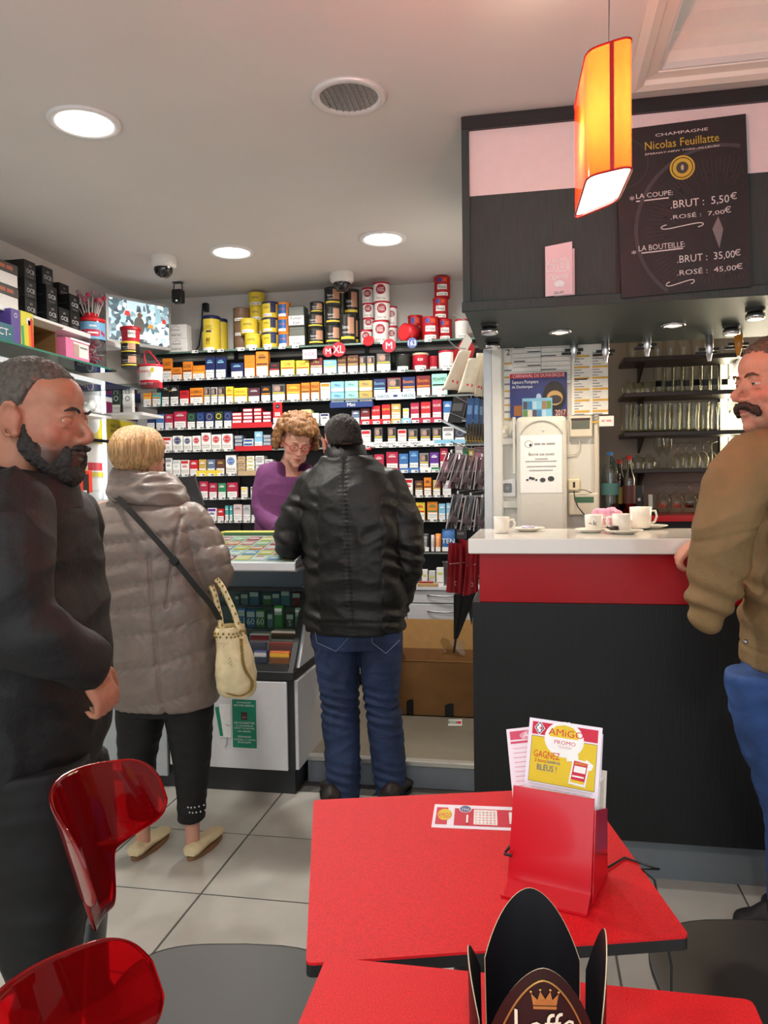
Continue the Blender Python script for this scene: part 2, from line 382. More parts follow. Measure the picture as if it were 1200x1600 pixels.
# small devices
def device(name, label, u0, v0, u1, v1, m, t, extra=None):
    mb = MB(); r = wq(mb, u0, v0, u1, v1, yw, m, t, .006)
    if extra: extra(mb, r, yw-t-.0006)
    tag(mb.build(name), label, 'device')
m_dev = mat((214, 206, 188), .5, var=.02)
device('alarm_keypad', 'beige alarm keypad with a dark display at the top right of the grey housing', 889, 650, 925, 684, m_dev, .03,
       lambda mb, r, y: (mb.box(r[0]+.01, r[1]-.012, y, y+.001, r[3]-.062, r[3]-.012, pm(96, 100, 88)), mb.box(r[0]+.008, r[1]-.01, y-.0004, y+.001, r[3]-.022, r[3]-.012, pm(60, 40, 40))))
device('thermostat', 'beige box with a green display low on the service wall', 888, 770, 934, 805, m_dev, .03,
       lambda mb, r, y: mb.box(r[0]+.03, r[1]-.02, y, y+.001, r[3]-.045, r[3]-.018, pm(60, 104, 78)))
device('phone_socket', 'small cream telephone socket with a black slot', 887, 748, 906, 767, mat((226, 216, 186), .5, var=.02), .025,
       lambda mb, r, y: (mb.box((r[0]+r[1])/2-.005, (r[0]+r[1])/2+.005, y, y+.001, r[2]+.015, r[3]-.015, BLACK)))
device('wall_socket', 'white framed power socket with grey insert beside the meter housing', 779, 748, 807, 777, WHITE, .012,
       lambda mb, r, y: (mb.box(r[0]+.022, r[1]-.022, y-.002, y+.001, r[2]+.022, r[3]-.022, GREY, bevel=.004), mb.box(r[0]+.036, r[1]-.036, y-.003, y+.001, r[2]+.042, r[3]-.042, OFFW)))
device('light_switch', 'cream light switch under the planner strip near the pillar', 775, 665, 795, 685, m_dev, .02,
       lambda mb, r, y: mb.box(r[0]+.02, r[1]-.015, y-.003, y+.001, r[2]+.02, r[3]-.02, OFFW, bevel=.002))
mb = MB(); wq(mb, 936, 650, 959, 666, yw-.03, OFFW, .003); wt(mb, '-- ---', 940, 656, 955, 659, yw-.0335, pm(200, 120, 120))
tag(mb.build('note_card'), 'small white note card at the corner of the service wall below the planner', 'card')
mb = MB().tube([W(897, 767, 3.66), W(898, 780, 3.64), W(903, 792, 3.62), W(912, 803, 3.60), W(920, 808, 3.58)], .003, BLACK, 6)
mb.tube([W(905, 765, 3.66), W(915, 766, 3.66), W(926, 771, 3.68)], .002, DGREY, 5); mb.tube([W(906, 690, 3.69), W(906, 702, 3.69), W(901, 709, 3.69), W(886, 711, 3.69)], .003, m_dev, 5)
tag(mb.build('telephone_cable'), 'thin cables hanging from the cream telephone socket', 'cable')

# ================================================================== BAR COUNTER
m_slab = mat((238, 234, 226), .12, var=.01, coat=.3); m_bred = mat((168, 6, 20), .3, var=.03, spec=.3)
m_bwood = mat((11, 12, 14), .55, var=.35, scale=18, stretch=(14, 14, .5), bump=.15)
m_cwood = mat((48, 60, 60), .5, var=.22, scale=22, stretch=(14, 14, .4), bump=.2)
m_kick = mat((118, 124, 130), .4, .2, var=.03)
T = Thing('bar_counter', (.9, 3.05, 0), 'bar counter with white top, glossy red fascia and black grooved front', 'counter')
BX1 = 2.2
mb = MB().box(-.225, BX1, 2.76, 3.36, 1.172, 1.225, m_slab, bevel=.003); T.part('worktop', mb)
mb = MB().box(-.19, BX1, 2.80, 3.30, .995, 1.172, m_bred, bevel=.002); T.part('fascia', mb)
mb = MB().box(-.215, BX1, 2.795, 3.30, .165, .995, m_bwood); T.part('front_panel', mb)
mb = MB().box(-.18, BX1, 2.875, 3.25, 0, .165, m_kick); T.part('kick_plate', mb)
# canopy above the bar
T = Thing('bar_canopy', (.9, 3.3, 2.0), 'dark slate wood canopy over the bar with a pale upper panel', 'canopy')
CY = 2.884
mb = MB().box(-.24, BX1, CY, 3.69, 2.045, 2.075, m_cwood); T.part('soffit', mb)
mb = MB().box(-.24, BX1, CY+.012, CY+.035, 2.075, 2.466, m_cwood); T.part('front_panel', mb)
mb = MB().box(-.22, BX1, CY+.014, CY+.03, 2.466, 2.70, mat((232, 214, 214), .5, var=.02)); T.part('pale_panel', mb)
m_crail = mat((40, 41, 43), .45, var=.2, scale=18, stretch=(.5, 14, 14))
mb = MB().box(-.245, BX1, CY-.005, CY+.04, 2.70, 2.748, m_crail, bevel=.003); T.part('top_rail', mb)
mb = MB().box(-.245, -.218, CY-.004, 3.69, 2.075, 2.70, m_cwood); T.part('side_panel', mb)
mb = MB().box(-.25, BX1, CY-.012, CY+.012, 2.045, 2.082, m_cwood, bevel=.003); T.part('bottom_rail', mb)
mb = MB().box(.298, .308, CY+.004, CY+.012, 2.082, 2.466, m_crail); T.part('joint_strip', mb)
m_spot = mat((255, 226, 180), .5, var=0, emit=9)
def soffit_spot(u, v, label, grp):
    p = WZ(u, v, 2.045); T = Thing('spotlight', (p.x, p.y, 2.045), label, 'light', grp)
    T.part('ring', MB().lathe([(.046, 0), (.048, -.006), (.036, -.008), (.036, 0)], CHROME, (p.x, p.y, 2.045), 24))
    T.part('lens', MB().lathe([(.034, -.002), (.033, -.004)], m_spot, (p.x, p.y, 2.045), 24))
    area('spot_light', (p.x, p.y, 2.03), (0, 0, 0), .06, .06, 2.2, (1, .82, .6), 'DISK', 140)
soffit_spot(875, 518, 'lit round spotlight in the canopy underside, the one nearer the pillar', 'canopy spots')
soffit_spot(1052, 507, 'lit round spotlight in the canopy underside, right of the other one', 'canopy spots')
def puck(u, v, label):
    p = WZ(u, v, 2.03)
    mb = MB().lathe([(.028, .015), (.028, -.004), (.033, -.004), (.033, -.022), (.026, -.024)], CHROME, (p.x, p.y, 2.03), 20)
    mb.lathe([(.034, .015), (.034, .004), (.03, .004)], BLACK, (p.x, p.y, 2.03), 20)
    tag(mb.build('puck_light'), label, 'light', 'unlit puck lights')
puck(765, 513, 'unlit chrome puck light nearest the left front corner of the canopy underside')
puck(770, 537, 'unlit chrome puck light close to the pillar under the canopy')
puck(1180, 489, 'black puck light under the canopy nearest the right image edge')
puck(1143, 514, 'black puck light under the canopy above the lit glass shelves')
def optic(u, v, y, label, amber=False):
    p = W(u, v, y); mb = MB(); c = (p.x, y, p.z)
    mb.lathe([(.016, .07), (.018, .03), (.02, .0), (.012, -.02), (.007, -.045)], mat((190, 120, 40), .15, var=.05) if amber else CHROME, c, 14)
    mb.box(p.x-.04, p.x+.04, y-.006, y+.006, p.z+.0, p.z+.012, BLACK); mb.lathe([(.012, .07), (.022, .085), (.022, .12)], BLACK, c, 12)
    mb.box(p.x-.055, p.x+.03, y-.005, y+.005, p.z-.014, p.z-.004, BLACK)
    tag(mb.build('spirit_measure'), label, 'dispenser', 'spirit measures')
optic(897, 549, 3.66, 'chrome spirit measure hanging in front of the planner, first from the pillar')
optic(946, 551, 3.62, 'chrome spirit measure hanging at the right edge of the planner')
optic(1011, 541, 3.62, 'chrome spirit measure before the top glass shelf')
optic(1108, 548, 3.60, 'dark spirit measure before the second glass shelf')
optic(1154, 540, 3.60, 'amber spirit measure beside the bright lit glass', True)
# chalkboard
T = Thing('chalkboard', (.52, CY, 2.06), 'black champagne price chalkboard with white handwritten prices on the canopy', 'sign')
RB = Matrix.Rotation(math.radians(-2.0), 3, 'Y'); o0 = Vector((.31, CY-.014, 2.06)); xv = RB @ X3; zv = RB @ Z3
BWd, BHt = .425, .578
mb = MB(); m_board = mat((36, 34, 36), .5, var=.12, scale=20)
pts = [o0, o0+xv*BWd, o0+xv*BWd+zv*BHt, o0+zv*BHt]; mb.prism([p+Vector((0, -.010, 0)) for p in pts], (0, 1, 0), .010, m_board); T.part('board', mb)
def bp(u, v): # pixel to board coordinates
    q = W(u, v, CY-.0248)-o0; return q.dot(xv), q.dot(zv)
yo = Vector((0, -.0108, 0)); m_ring = mat((66, 64, 68), .6, var=.1); m_chalk = mat((220, 212, 210), .8, var=.08, scale=200)
ca, cz = bp(1122, 352)
def arcpts(cx, cz_, r, a0, a1, n=40): return [(cx+r*math.cos(a), cz_+r*math.sin(a)) for a in np.linspace(a0, a1, n)]
def inb(a, b): return .004 < a < BWd-.004 and .004 < b < BHt-.004
def strip(mb, pl, wd, m, off=.0005):
    for i in range(len(pl)-1):
        a, b = pl[i], pl[i+1]
        if not (inb(*a) and inb(*b)): continue
        d = Vector((b[0]-a[0], b[1]-a[1])); L = d.length
        if L < 1e-6: continue
        nn = Vector((-d.y, d.x))/L*wd/2; e = d*0
        q = [(a[0]-e.x+nn.x, a[1]-e.y+nn.y), (a[0]-e.x-nn.x, a[1]-e.y-nn.y), (b[0]+e.x-nn.x, b[1]+e.y-nn.y), (b[0]+e.x+nn.x, b[1]+e.y+nn.y)]
        mb.poly([o0+xv*s_+zv*t_+yo+Vector((0, -off, 0)) for s_, t_ in q], m)
    return mb
T.part('printed_ring', strip(MB(), arcpts(ca, cz, .268, 0, 2*PI, 90), .013, m_ring, .0009)); T.part('printed_ring', strip(MB(), arcpts(.02, .46, .085, 0, 2*PI, 50), .002, m_ring))
mb = MB()
for k in range(96):
    a = 2*PI*k/96; strip(mb, [(ca+math.cos(a)*r, cz+math.sin(a)*r) for r in (.14+.02*(k % 3), .17, .20, .225+.01*(k % 2))], .0014, m_ring, .0003)
T.part('printed_rays', mb)['kind'] = 'stuff'
q = [bp(1122, 338), bp(1130, 358), bp(1124, 388), bp(1113, 358)]
T.part('compass_needle', MB().poly([o0+xv*a+zv*b+yo+Vector((0, -.0006, 0)) for a, b in q][::-1], pm(120, 116, 118)))
def btext(s, u0, v0, u1, v1, m, off=.001):
    a, b = bp(u0, v1); c, d = bp(u1, v0); T.part('lettering', MB().text(s, o0+xv*a+zv*b+yo+Vector((0, -off, 0)), xv*(c-a), zv*(d-b), m))
m_gl = pm(196, 168, 60)
btext('CHAMPAGNE', 1024, 199, 1106, 214, m_chalk); btext('Nicolas Feuillatte', 1008, 208, 1123, 235, m_gl); btext('EPERNAY-NEW YORK-AILLEURS', 1008, 226, 1124, 243, m_chalk)
a, b = bp(1066, 262); mb = MB(); bq = lambda d: o0+xv*a+zv*b+yo+Vector((0, -d, 0)); mb.disc(bq(.001), xv, zv, .041, m_gl, 28); mb.disc(bq(.0014), xv, zv, .035, pm(60, 52, 26), 28, None, .032)
mb.disc(bq(.0016), xv, zv, .02, pm(72, 66, 60), 20); mb.disc(bq(.002), xv, zv, .005, pm(180, 176, 150), 10, .01); T.part('gold_emblem', mb)
for t_ in (('LA COUPE:', 994, 297, 1051, 311), ('.BRUT :  5,50', 1048, 304, 1139, 328), ('€', 1141, 300, 1151, 312), ('.ROSÉ :  7,00', 1048, 326, 1132, 344), ('€', 1132, 322, 1142, 333), ('LA BOUTEILLE:', 998, 377, 1070, 393), ('.BRUT :  35,00', 1058, 391, 1148, 413), ('€', 1147, 389, 1157, 400), ('.ROSÉ :  45,00', 1058, 412, 1150, 432), ('€', 1150, 411, 1160, 421), ('*', 984, 306, 991, 314), ('*', 987, 391, 994, 398)): btext(*t_, m_chalk)
for (u0, v0, u1, v1) in ((994, 315, 1045, 309), (999, 396, 1067, 388)): T.part('underline', strip(MB(), [bp(u0, v0), bp(u1, v1)], .004, m_chalk))
for (cu, cv, wu) in ((1066, 357, 33), (1063, 446, 22)):
    pl = []
    for t in np.linspace(0, 1, 40):
        x = (t-.5)*2; pl.append(bp(cu+wu*math.sin(x*2.3), cv-4-5*math.sin(x*4.2)*(.6+.4*abs(x))-x*3))
    T.part('flourish', strip(MB(), pl, .0032, m_chalk))
# pink folded drinks card clipped to the canopy
T = Thing('drinks_card', (-.02, CY, 2.08), 'pale pink folded drinks card standing on the canopy front', 'card')
mb = MB(); a = W(852, 425, CY-.02); b = W(897, 425, CY-.03); zt0 = W(852, 385, CY-.02).z; zt1 = W(893, 378, CY-.02).z; zb0 = 2.082; zb1 = 2.084
m_pk = mat((246, 206, 212), .6, var=.02)
mb.prism([(a.x, CY-.016, zb0), (b.x-.006, CY-.026, zb1), (b.x-.006, CY-.026, zt1), (a.x, CY-.016, zt0)], (0, 1, 0), .0015, m_pk); T.part('front_leaf', mb)
mb = MB(); mb.prism([(a.x+.03, CY-.008, zb0), (b.x+.003, CY-.010, zb1), (b.x+.003, CY-.010, zt1-.02), (a.x+.03, CY-.008, zt0-.02)], (0, 1, 0), .0015, m_pk); T.part('back_leaf', mb)
mb = MB(); yk = CY-.0275; sl = 0; m_wt = pm(252, 250, 250)
def kt(s, u0, v0, u1, v1, m): wt(mb, s, u0, v0, u1, v1, yk, m)
kt('LA NOUVELLE', 854, 403, 892, 410, m_wt); kt('COULEUR', 853, 411, 891, 425, m_wt); kt("l'apéritif", 858, 427, 888, 439, m_wt); kt('LILLET', 866, 455, 881, 459, INK)
c = W(874, 438, yk); mb.disc((c.x, yk, c.z-.012), X3, Z3, .018, m_wt, 16, .012); mb.box(c.x-.001, c.x+.001, yk, yk+.0004, c.z-.05, c.z-.02, m_wt); mb.disc((c.x, yk, c.z-.05), X3, Z3, .012, m_wt, 12, .002)
T.part('lettering', mb)
# ================================================================== CEILING FITTINGS
m_led = mat((255, 248, 236), .5, var=0, emit=14)
def downlight(x, y, label, on=True, power=17):
    T = Thing('ceiling_downlight', (x, y, CEILZ), label, 'light', 'round ceiling downlights')
    T.part('trim_ring', MB().lathe([(.128, 0), (.130, -.006), (.122, -.012), (.102, -.010), (.098, 0)], mat((226, 226, 226), .3, .3 if not on else 0, var=.02), (x, y, CEILZ), 40))
    if on:
        T.part('lamp_disc', MB().lathe([(.101, -.004), (.098, -.007), (.001, -.008)], m_led, (x, y, CEILZ), 40))
        area('downlight_glow', (x, y, CEILZ-.02), (0, 0, 0), .2, .2, power, (1, .95, .88), 'DISK', 170)
    else:
        T.part('reflector', MB().lathe([(.10, -.004), (.09, -.005), (.001, -.006)], mat((150, 150, 146), .3, .4, var=.25, scale=60, stretch=(1, 6, 1)), (x, y, CEILZ), 40))
        mb = MB()
        for k in range(-4, 5):
            h = math.sqrt(max(0, .095**2-(k*.02)**2)); mb.box(x+k*.02-.002, x+k*.02+.002, y-h, y+h, CEILZ-.010, CEILZ-.006, ALU)
        o = T.part('louvre', mb); o['kind'] = 'stuff'
downlight(-1.586, 2.627, 'large lit round ceiling downlight above the man in dark clothes', True, 24)
downlight(-.608, 2.651, 'unlit louvred round ceiling lamp left of the pendant', False)
downlight(-1.663, 4.228, 'lit round ceiling downlight beside the black box sensor')
downlight(-.785, 4.189, 'lit round ceiling downlight near the stacked white tins')
downlight(-1.6, -.55, 'lit round ceiling downlight over the near chair, left of the viewer', True, 22)
downlight(.1, -.7, 'lit round ceiling downlight just above the viewer and the near table', True, 22)
def dome(u, v, label):
    p = WZ(u, v, CEILZ); T = Thing('dome_camera', (p.x, p.y, CEILZ), label, 'camera', 'ceiling dome cameras')
    T.part('base', MB().lathe([(.074, 0), (.076, -.02), (.074, -.048), (.060, -.062), (.04, -.062)], mat((222, 220, 216), .4, var=.02), (p.x, p.y, CEILZ), 28))
    T.part('dome', MB().lathe([(.054, -.060), (.054, -.072), (.048, -.094), (.034, -.110), (.014, -.119), (.001, -.120)], mat((24, 24, 26), .06, var=.02, coat=.6), (p.x, p.y, CEILZ), 24))
    T.part('lens', MB().lathe([(.012, -.1195), (.011, -.122), (.001, -.1225)], CHROME, (p.x, p.y, CEILZ), 14))
dome(255, 402, 'white ceiling dome camera left, beside the small black box sensor')
dome(534, 427, 'white ceiling dome camera above the tall black tins')
p = WZ(278, 441, CEILZ); T = Thing('alarm_sensor', (p.x, p.y, CEILZ), 'small black box sensor hanging from the ceiling by a bracket', 'sensor')
T.part('bracket', MB().box(p.x-.03, p.x+.03, p.y-.02, p.y+.02, CEILZ-.006, CEILZ, DGREY).tube([(p.x-.026, p.y, CEILZ-.006), (p.x-.03, p.y, CEILZ-.05), (p.x-.03, p.y, CEILZ-.06)], .004, DGREY, 6).tube([(p.x+.026, p.y, CEILZ-.006), (p.x+.03, p.y, CEILZ-.05), (p.x+.03, p.y, CEILZ-.06)], .004, DGREY, 6))
T.part('body', MB().box(p.x-.034, p.x+.034, p.y-.03, p.y+.03, CEILZ-.135, CEILZ-.05, BLACK, bevel=.006))
T.part('indicator', MB().box(p.x-.004, p.x+.008, p.y-.0312, p.y-.03, CEILZ-.128, CEILZ-.12, mat((190, 230, 200), .3, var=0, emit=.8)))
# ------------------------------------------------------------------ pendant lamp
BC = [Vector((.106, 1.55)), Vector((.187, 1.516)), Vector((.177, 1.704)), Vector((.094, 1.797))]
def rounded(cs, r, n=6):
    out = []
    for i, c in enumerate(cs):
        a = (cs[i-1]-c).normalized(); b = (cs[(i+1) % 4]-c).normalized()
        p0 = c+a*r; p2 = c+b*r
        for k in range(n+1):
            t = k/n; out.append(p0*(1-t)**2 + c*2*t*(1-t) + p2*t*t)
    return out
cen = sum(BC, Vector((0, 0)))/4
T = Thing('pendant_lamp', (cen.x, cen.y, 2.0), 'glowing orange and red pendant lamp shade hanging by a wire', 'lamp')
ms = bpy.data.materials.new('lampshade'); ms.use_nodes = True; nt = ms.node_tree; nt.nodes.clear()
ou = nt.nodes.new('ShaderNodeOutputMaterial'); mx = nt.nodes.new('ShaderNodeMixShader'); tr = nt.nodes.new('ShaderNodeBsdfTranslucent'); gl = nt.nodes.new('ShaderNodeBsdfGlossy'); fr = nt.nodes.new('ShaderNodeFresnel')
nzz = nt.nodes.new('ShaderNodeTexNoise'); nzz.inputs['Scale'].default_value = 14; rp = nt.nodes.new('ShaderNodeValToRGB')
rp.color_ramp.elements[0].color = (1.0, .019, .003, 1); rp.color_ramp.elements[1].color = (1.0, .027, .004, 1)
gl.inputs['Roughness'].default_value = .06; fr.inputs[0].default_value = 1.4
nt.links.new(nzz.outputs[0], rp.inputs[0]); nt.links.new(rp.outputs[0], tr.inputs[0]); nt.links.new(fr.outputs[0], mx.inputs[0]); nt.links.new(tr.outputs[0], mx.inputs[1]); nt.links.new(gl.outputs[0], mx.inputs[2]); nt.links.new(mx.outputs[0], ou.inputs[0])
m_diff = bpy.data.materials.new('diffuser'); m_diff.use_nodes = True; nt = m_diff.node_tree; nt.nodes.clear()
ou = nt.nodes.new('ShaderNodeOutputMaterial'); em = nt.nodes.new('ShaderNodeEmission'); nzz = nt.nodes.new('ShaderNodeTexNoise'); rp = nt.nodes.new('ShaderNodeValToRGB')
rp.color_ramp.elements[0].color = (1, .90, .66, 1); rp.color_ramp.elements[1].color = (1, .95, .80, 1); em.inputs[1].default_value = 3.2
nt.links.new(nzz.outputs[0], rp.inputs[0]); nt.links.new(rp.outputs[0], em.inputs[0]); nt.links.new(em.outputs[0], ou.inputs[0])
lo = rounded(BC, .028); hi = [cen+(p-cen)*1.0 for p in lo]
Z0, Z1 = 2.0, 2.235
mb = MB(); mb.rings([[Vector((p.x, p.y, z)) for p in lo] for z in np.linspace(Z0, Z1, 8)], ms, cap=False); T.part('shade', mb)
m_rim = mat((170, 14, 20), .4, var=.03)
mb = MB()
mb.tube([Vector((p.x, p.y, Z0)) for p in lo+lo[:1]], .0022, m_rim, 6, False); T.part('lower_rim', mb)
mb = MB(); mb.tube([Vector((p.x, p.y, Z1)) for p in lo+lo[:1]], .0022, m_rim, 6, False); T.part('upper_rim', mb)
fm = (BC[0]*.45+BC[1]*.55); dn = (BC[1]-BC[0]).normalized(); nn = Vector((dn.y, -dn.x))
mb = MB(); q0 = fm-dn*.004+nn*.0015; q1 = fm+dn*.004+nn*.0015
mb.prism([(q0.x, q0.y, Z0), (q1.x, q1.y, Z0), (q1.x, q1.y, Z1), (q0.x, q0.y, Z1)], (nn.x, nn.y, 0), .002, m_rim); T.part('seam', mb)
mb = MB(); mb.poly([Vector((cen.x+(p.x-cen.x)*.97, cen.y+(p.y-cen.y)*.97, Z0+.004)) for p in lo][::-1], m_diff); T.part('diffuser', mb)
mb = MB().box(BC[0].x, BC[1].x, cen.y-.004, cen.y+.004, Z1-.03, Z1-.02, STEEL).cyl((cen.x, cen.y, Z1-.05), (cen.x, cen.y, Z1+.01), .014, OFFW); T.part('lamp_holder', mb)
pt = W(951, 84, 1.66); pt2 = W(954, -2, 1.66)
mb = MB().tube([(cen.x, cen.y, Z1), (pt.x, 1.66, pt.z+.02), (pt.x+.003, 1.66, 2.5), (pt.x, 1.66, CEILZ)], .0012, DGREY, 5)
mb.tube([(cen.x, cen.y, Z1), (cen.x-.006, cen.y-.02, Z1+.02), (cen.x-.014, cen.y-.03, Z1+.012)], .002, BLACK, 5); T.part('wire', mb)
point('pendant_bulb', (cen.x, cen.y, Z0+.11), 14, (1, .86, .62), .03)
point('pendant_added_glow', (cen.x, cen.y, Z1-.003), 52, (1, .36, .27), .02)  # extra source added at the shade rim to tint the ceiling pink

# ================================================================== TABLES
m_tred = mat((208, 18, 28), .55, var=.22, scale=420, bump=.02, detail=2, spec=.35); m_edge = mat((24, 22, 24), .5, var=.1)
def table(label, cs, z, t=.022):
    c = sum((Vector(p) for p in cs), Vector((0, 0)))/4
    T = Thing('bistro_table', (c.x, c.y, 0), label, 'table', 'red bistro tables')
    r = rounded([Vector(p) for p in cs], .012, 4)
    mb = MB(); mb.poly([(p.x, p.y, z) for p in r], m_tred); mb.rings([[Vector((p.x, p.y, z)) for p in r], [Vector((p.x, p.y, z-.004)) for p in r]], m_tred, cap=False)
    mb.poly([(p.x, p.y, z-.004) for p in r][::-1], m_tred); T.part('tabletop', mb)
    mb = MB(); mb.rings([[Vector((p.x, p.y, z-.004)) for p in r], [Vector((p.x, p.y, z-t)) for p in r]], m_edge, smooth=False); T.part('edge_band', mb)
    T.part('column', MB().cyl((c.x, c.y, .03), (c.x, c.y, z-t), .035, BLACK, n=16))
    for k in range(4):
        a = PI/4+k*PI/2; T.part('foot', MB().box(0, .26, -.03, .03, 0, .03, BLACK, bevel=.006)) if False else None
        d = Vector((math.cos(a), math.sin(a), 0)); s = Vector((-d.y, d.x, 0))*.03; b = Vector((c.x, c.y, 0))
        m_ = MB(); m_.prism([b-s, b+d*.27-s*.7, b+d*.27+s*.7, b+s], (0, 0, 1), .028, BLACK); T.part('foot', m_)
table('red square bistro table carrying the red menu holder', [(-.327, 1.063), (.229, 1.225), (.098+.01, 1.795), (-.478, 1.632)], .73)
table('nearest red bistro table carrying the black pointed paper holder', [(-.286, .47), (.276, .47), (.271, 1.046), (-.291, 1.044)], .755)
# ------------------------------------------------------------------ chairs (local: faces +X)
m_cred = bpy.data.materials.new('red_acrylic'); m_cred.use_nodes = True; b = m_cred.node_tree.nodes['Principled BSDF']
b.inputs['Base Color'].default_value = (.62, .004, .008, 1); b.inputs['Roughness'].default_value = .04; b.inputs['Transmission Weight'].default_value = .9; b.inputs['IOR'].default_value = 1.35; b.inputs['Coat Weight'].default_value = .3
nzz = m_cred.node_tree.nodes.new('ShaderNodeTexNoise'); nzz.inputs['Scale'].default_value = 3; rp = m_cred.node_tree.nodes.new('ShaderNodeValToRGB')
rp.color_ramp.elements[0].color = (.74, .005, .010, 1); rp.color_ramp.elements[1].color = (.86, .010, .016, 1)
m_cred.node_tree.links.new(nzz.outputs[0], rp.inputs[0]); m_cred.node_tree.links.new(rp.outputs[0], b.inputs['Base Color'])
def smooth01(x): x = max(0, min(1, x)); return x*x*(3-2*x)
m_seat = mat((33, 32, 28), .42, var=.06, scale=300, bump=.03)
m_stem = mat((58, 60, 62), .4, var=.04)
def make_chair(label):
    e = empty('chair', (0, 0, 0), label, 'chair', 'chairs with red clear backs and grey seats')
    mb = MB()
    def seat(a, t, dz):
        ph = 2*PI*a; c_, s_ = math.cos(ph), math.sin(ph)
        r = t; ex = .55
        x = .235*math.copysign(abs(c_)**ex, c_)*r; y = .245*math.copysign(abs(s_)**ex, s_)*r
        z = .455 - .012*(1-r*r) + (-.02*max(0, c_)*r**4)
        return Vector((x, y, z+dz))
    n = 48
    rs = [[seat(i/n, t, 0) for i in range(n)] for t in (.02, .3, .6, .85, .95, .985, 1.0)]
    rs += [[seat(i/n, t, d) for i in range(n)] for t, d in ((1.0, -.012), (.96, -.026), (.6, -.03), (.02, -.03))]
    mb.rings(rs, m_seat); o = mb.build('seat'); o.parent = e
    # backrest: swept T-shaped clear shell
    NU, NV = 41, 22
    mbk = MB()
    def shell(dx):
        vs = []
        for i in range(NU):
            q = -1+2*i/(NU-1); y = .185*math.copysign(abs(q)**.9, q); a = abs(y)/.185
            rn = .045*(1-math.sqrt(max(0, 1-(max(0, a-.80)/.20)**2))); up = .905 - .030*a**2 - rn
            if a < .24: lo = .645
            else: k = (a-.24)/.76; lo = .645+.085*smooth01((a-.24)/.16)+.028*k
            lo += rn*.8
            for j in range(NV):
                t = j/(NV-1); z = lo+(up-lo)*t
                x = -.205 + .10*a**2.0 - .07*((z-.645)/.26)**1.2 + dx
                vs.append(Vector((x, y, z)))
        return vs
    A = shell(.004); B = shell(-.004); nA = len(A); fs = []
    for i in range(NU-1):
        for j in range(NV-1):
            a, b_, c_, d_ = i*NV+j, (i+1)*NV+j, (i+1)*NV+j+1, i*NV+j+1
            fs.append((a, b_, c_, d_)); fs.append((nA+a, nA+d_, nA+c_, nA+b_))
    for i in range(NU-1):
        a, b_ = i*NV, (i+1)*NV; fs.append((a, nA+a, nA+b_, b_)); a, b_ = i*NV+NV-1, (i+1)*NV+NV-1; fs.append((a, b_, nA+b_, nA+a))
    for j in range(NV-1):
        fs.append((j, j+1, nA+j+1, nA+j)); k = (NU-1)*NV+j; fs.append((k, nA+k, nA+k+1, k+1))
    mbk.add(A+B, fs, m_cred, True); o = mbk.build('backrest'); o.parent = e
    o.modifiers.new('sub', 'SUBSURF').levels = 1
    mb = MB()
    path = [(-.05, .425), (-.15, .425), (-.20, .44), (-.225, .50), (-.222, .58), (-.212, .66)]
    rs = []
    for k, (x, z) in enumerate(path):
        w = [.10, .085, .07, .058, .05, .046][k]; x0, z0 = path[max(k-1, 0)]; x1, z1 = path[min(k+1, 5)]
        d = Vector((x1-x0, 0, z1-z0)).normalized(); nr = Vector((-d.z, 0, d.x))*.011
        ring = []
        for q in range(12):
            ph = 2*PI*q/12; ring.append(Vector((x, 0, z)) + Vector((0, w*math.cos(ph), 0)) + nr*math.sin(ph))
        rs.append(ring)
    mb.rings(rs, m_stem); o = mb.build('back_stem'); o.parent = e
    for sx in (-1, 1):
        for sy in (-1, 1):
            mb = MB().tube([(.12*sx, .12*sy, .43), (.17*sx, .18*sy, .3), (.20*sx, .205*sy, 0)], [.014, .013, .010], STEEL, 10); o = mb.build('leg'); o.parent = e
    return e
ch = make_chair('red clear-backed chair with grey seat tucked at the table with the red menu holder')
c2 = copy_tree(ch); c2['label'] = 'nearest red clear-backed chair, cut by the lower left image corner'
c3 = copy_tree(ch); c3['label'] = 'chair showing only a dark grey seat at the right, near the black shoe'
ch.location = (-.565, 1.29, 0); ch.rotation_euler = (0, 0, math.radians(9))
c2.location = (-.275, .735, 0); c2.rotation_euler = (0, 0, math.radians(14))
c3.location = (.47, 1.555, 0); c3.rotation_euler = (0, 0, math.radians(186))
# ------------------------------------------------------------------ red menu holder with leaflets
m_hold = mat((196, 8, 30), .25, var=.02, coat=.4)
hx = Vector((.135, -.04, 0)).normalized(); hy = Vector((.04, .135, 0)).normalized(); h0 = Vector((-.045, 1.318, .73))
def hp(a, b, c): return h0 + hx*a + hy*b + Z3*c
T = Thing('menu_holder', h0, 'glossy red plastic leaflet holder standing on the red table', 'holder')
WDH = .138
def sheetq(mb, pts, nrm, t, m): mb.prism(pts, nrm, t, m)
lean = .03
mb = MB(); mb.prism([hp(0, .0, .022), hp(WDH, .0, .022), hp(WDH, lean, .168), hp(0, lean, .168)], hy, .003, m_hold); T.part('front_plate', mb)
mb = MB(); mb.prism([hp(0, -.028, .004), hp(WDH, -.028, .004), hp(WDH, .0, .022), hp(0, .0, .022)], hy, .003, m_hold); T.part('front_foot', mb)
mb = MB(); mb.prism([hp(-.004, -.03, .001), hp(WDH, -.03, .001), hp(WDH, .13, .001), hp(-.004, .13, .001)], Z3, .003, m_hold); T.part('base', mb)
mb = MB(); mb.prism([hp(WDH, .004, .004), hp(WDH, .12, .004), hp(WDH, .12, .12), hp(WDH, lean, .15)], hx, .003, m_hold); T.part('side_plate', mb)
mb = MB(); mb.prism([hp(-.004, .004, .004), hp(-.004, .12, .004), hp(-.004, .12, .105), hp(-.004, .03, .105)], hx, .003, m_hold); T.part('side_plate', mb)
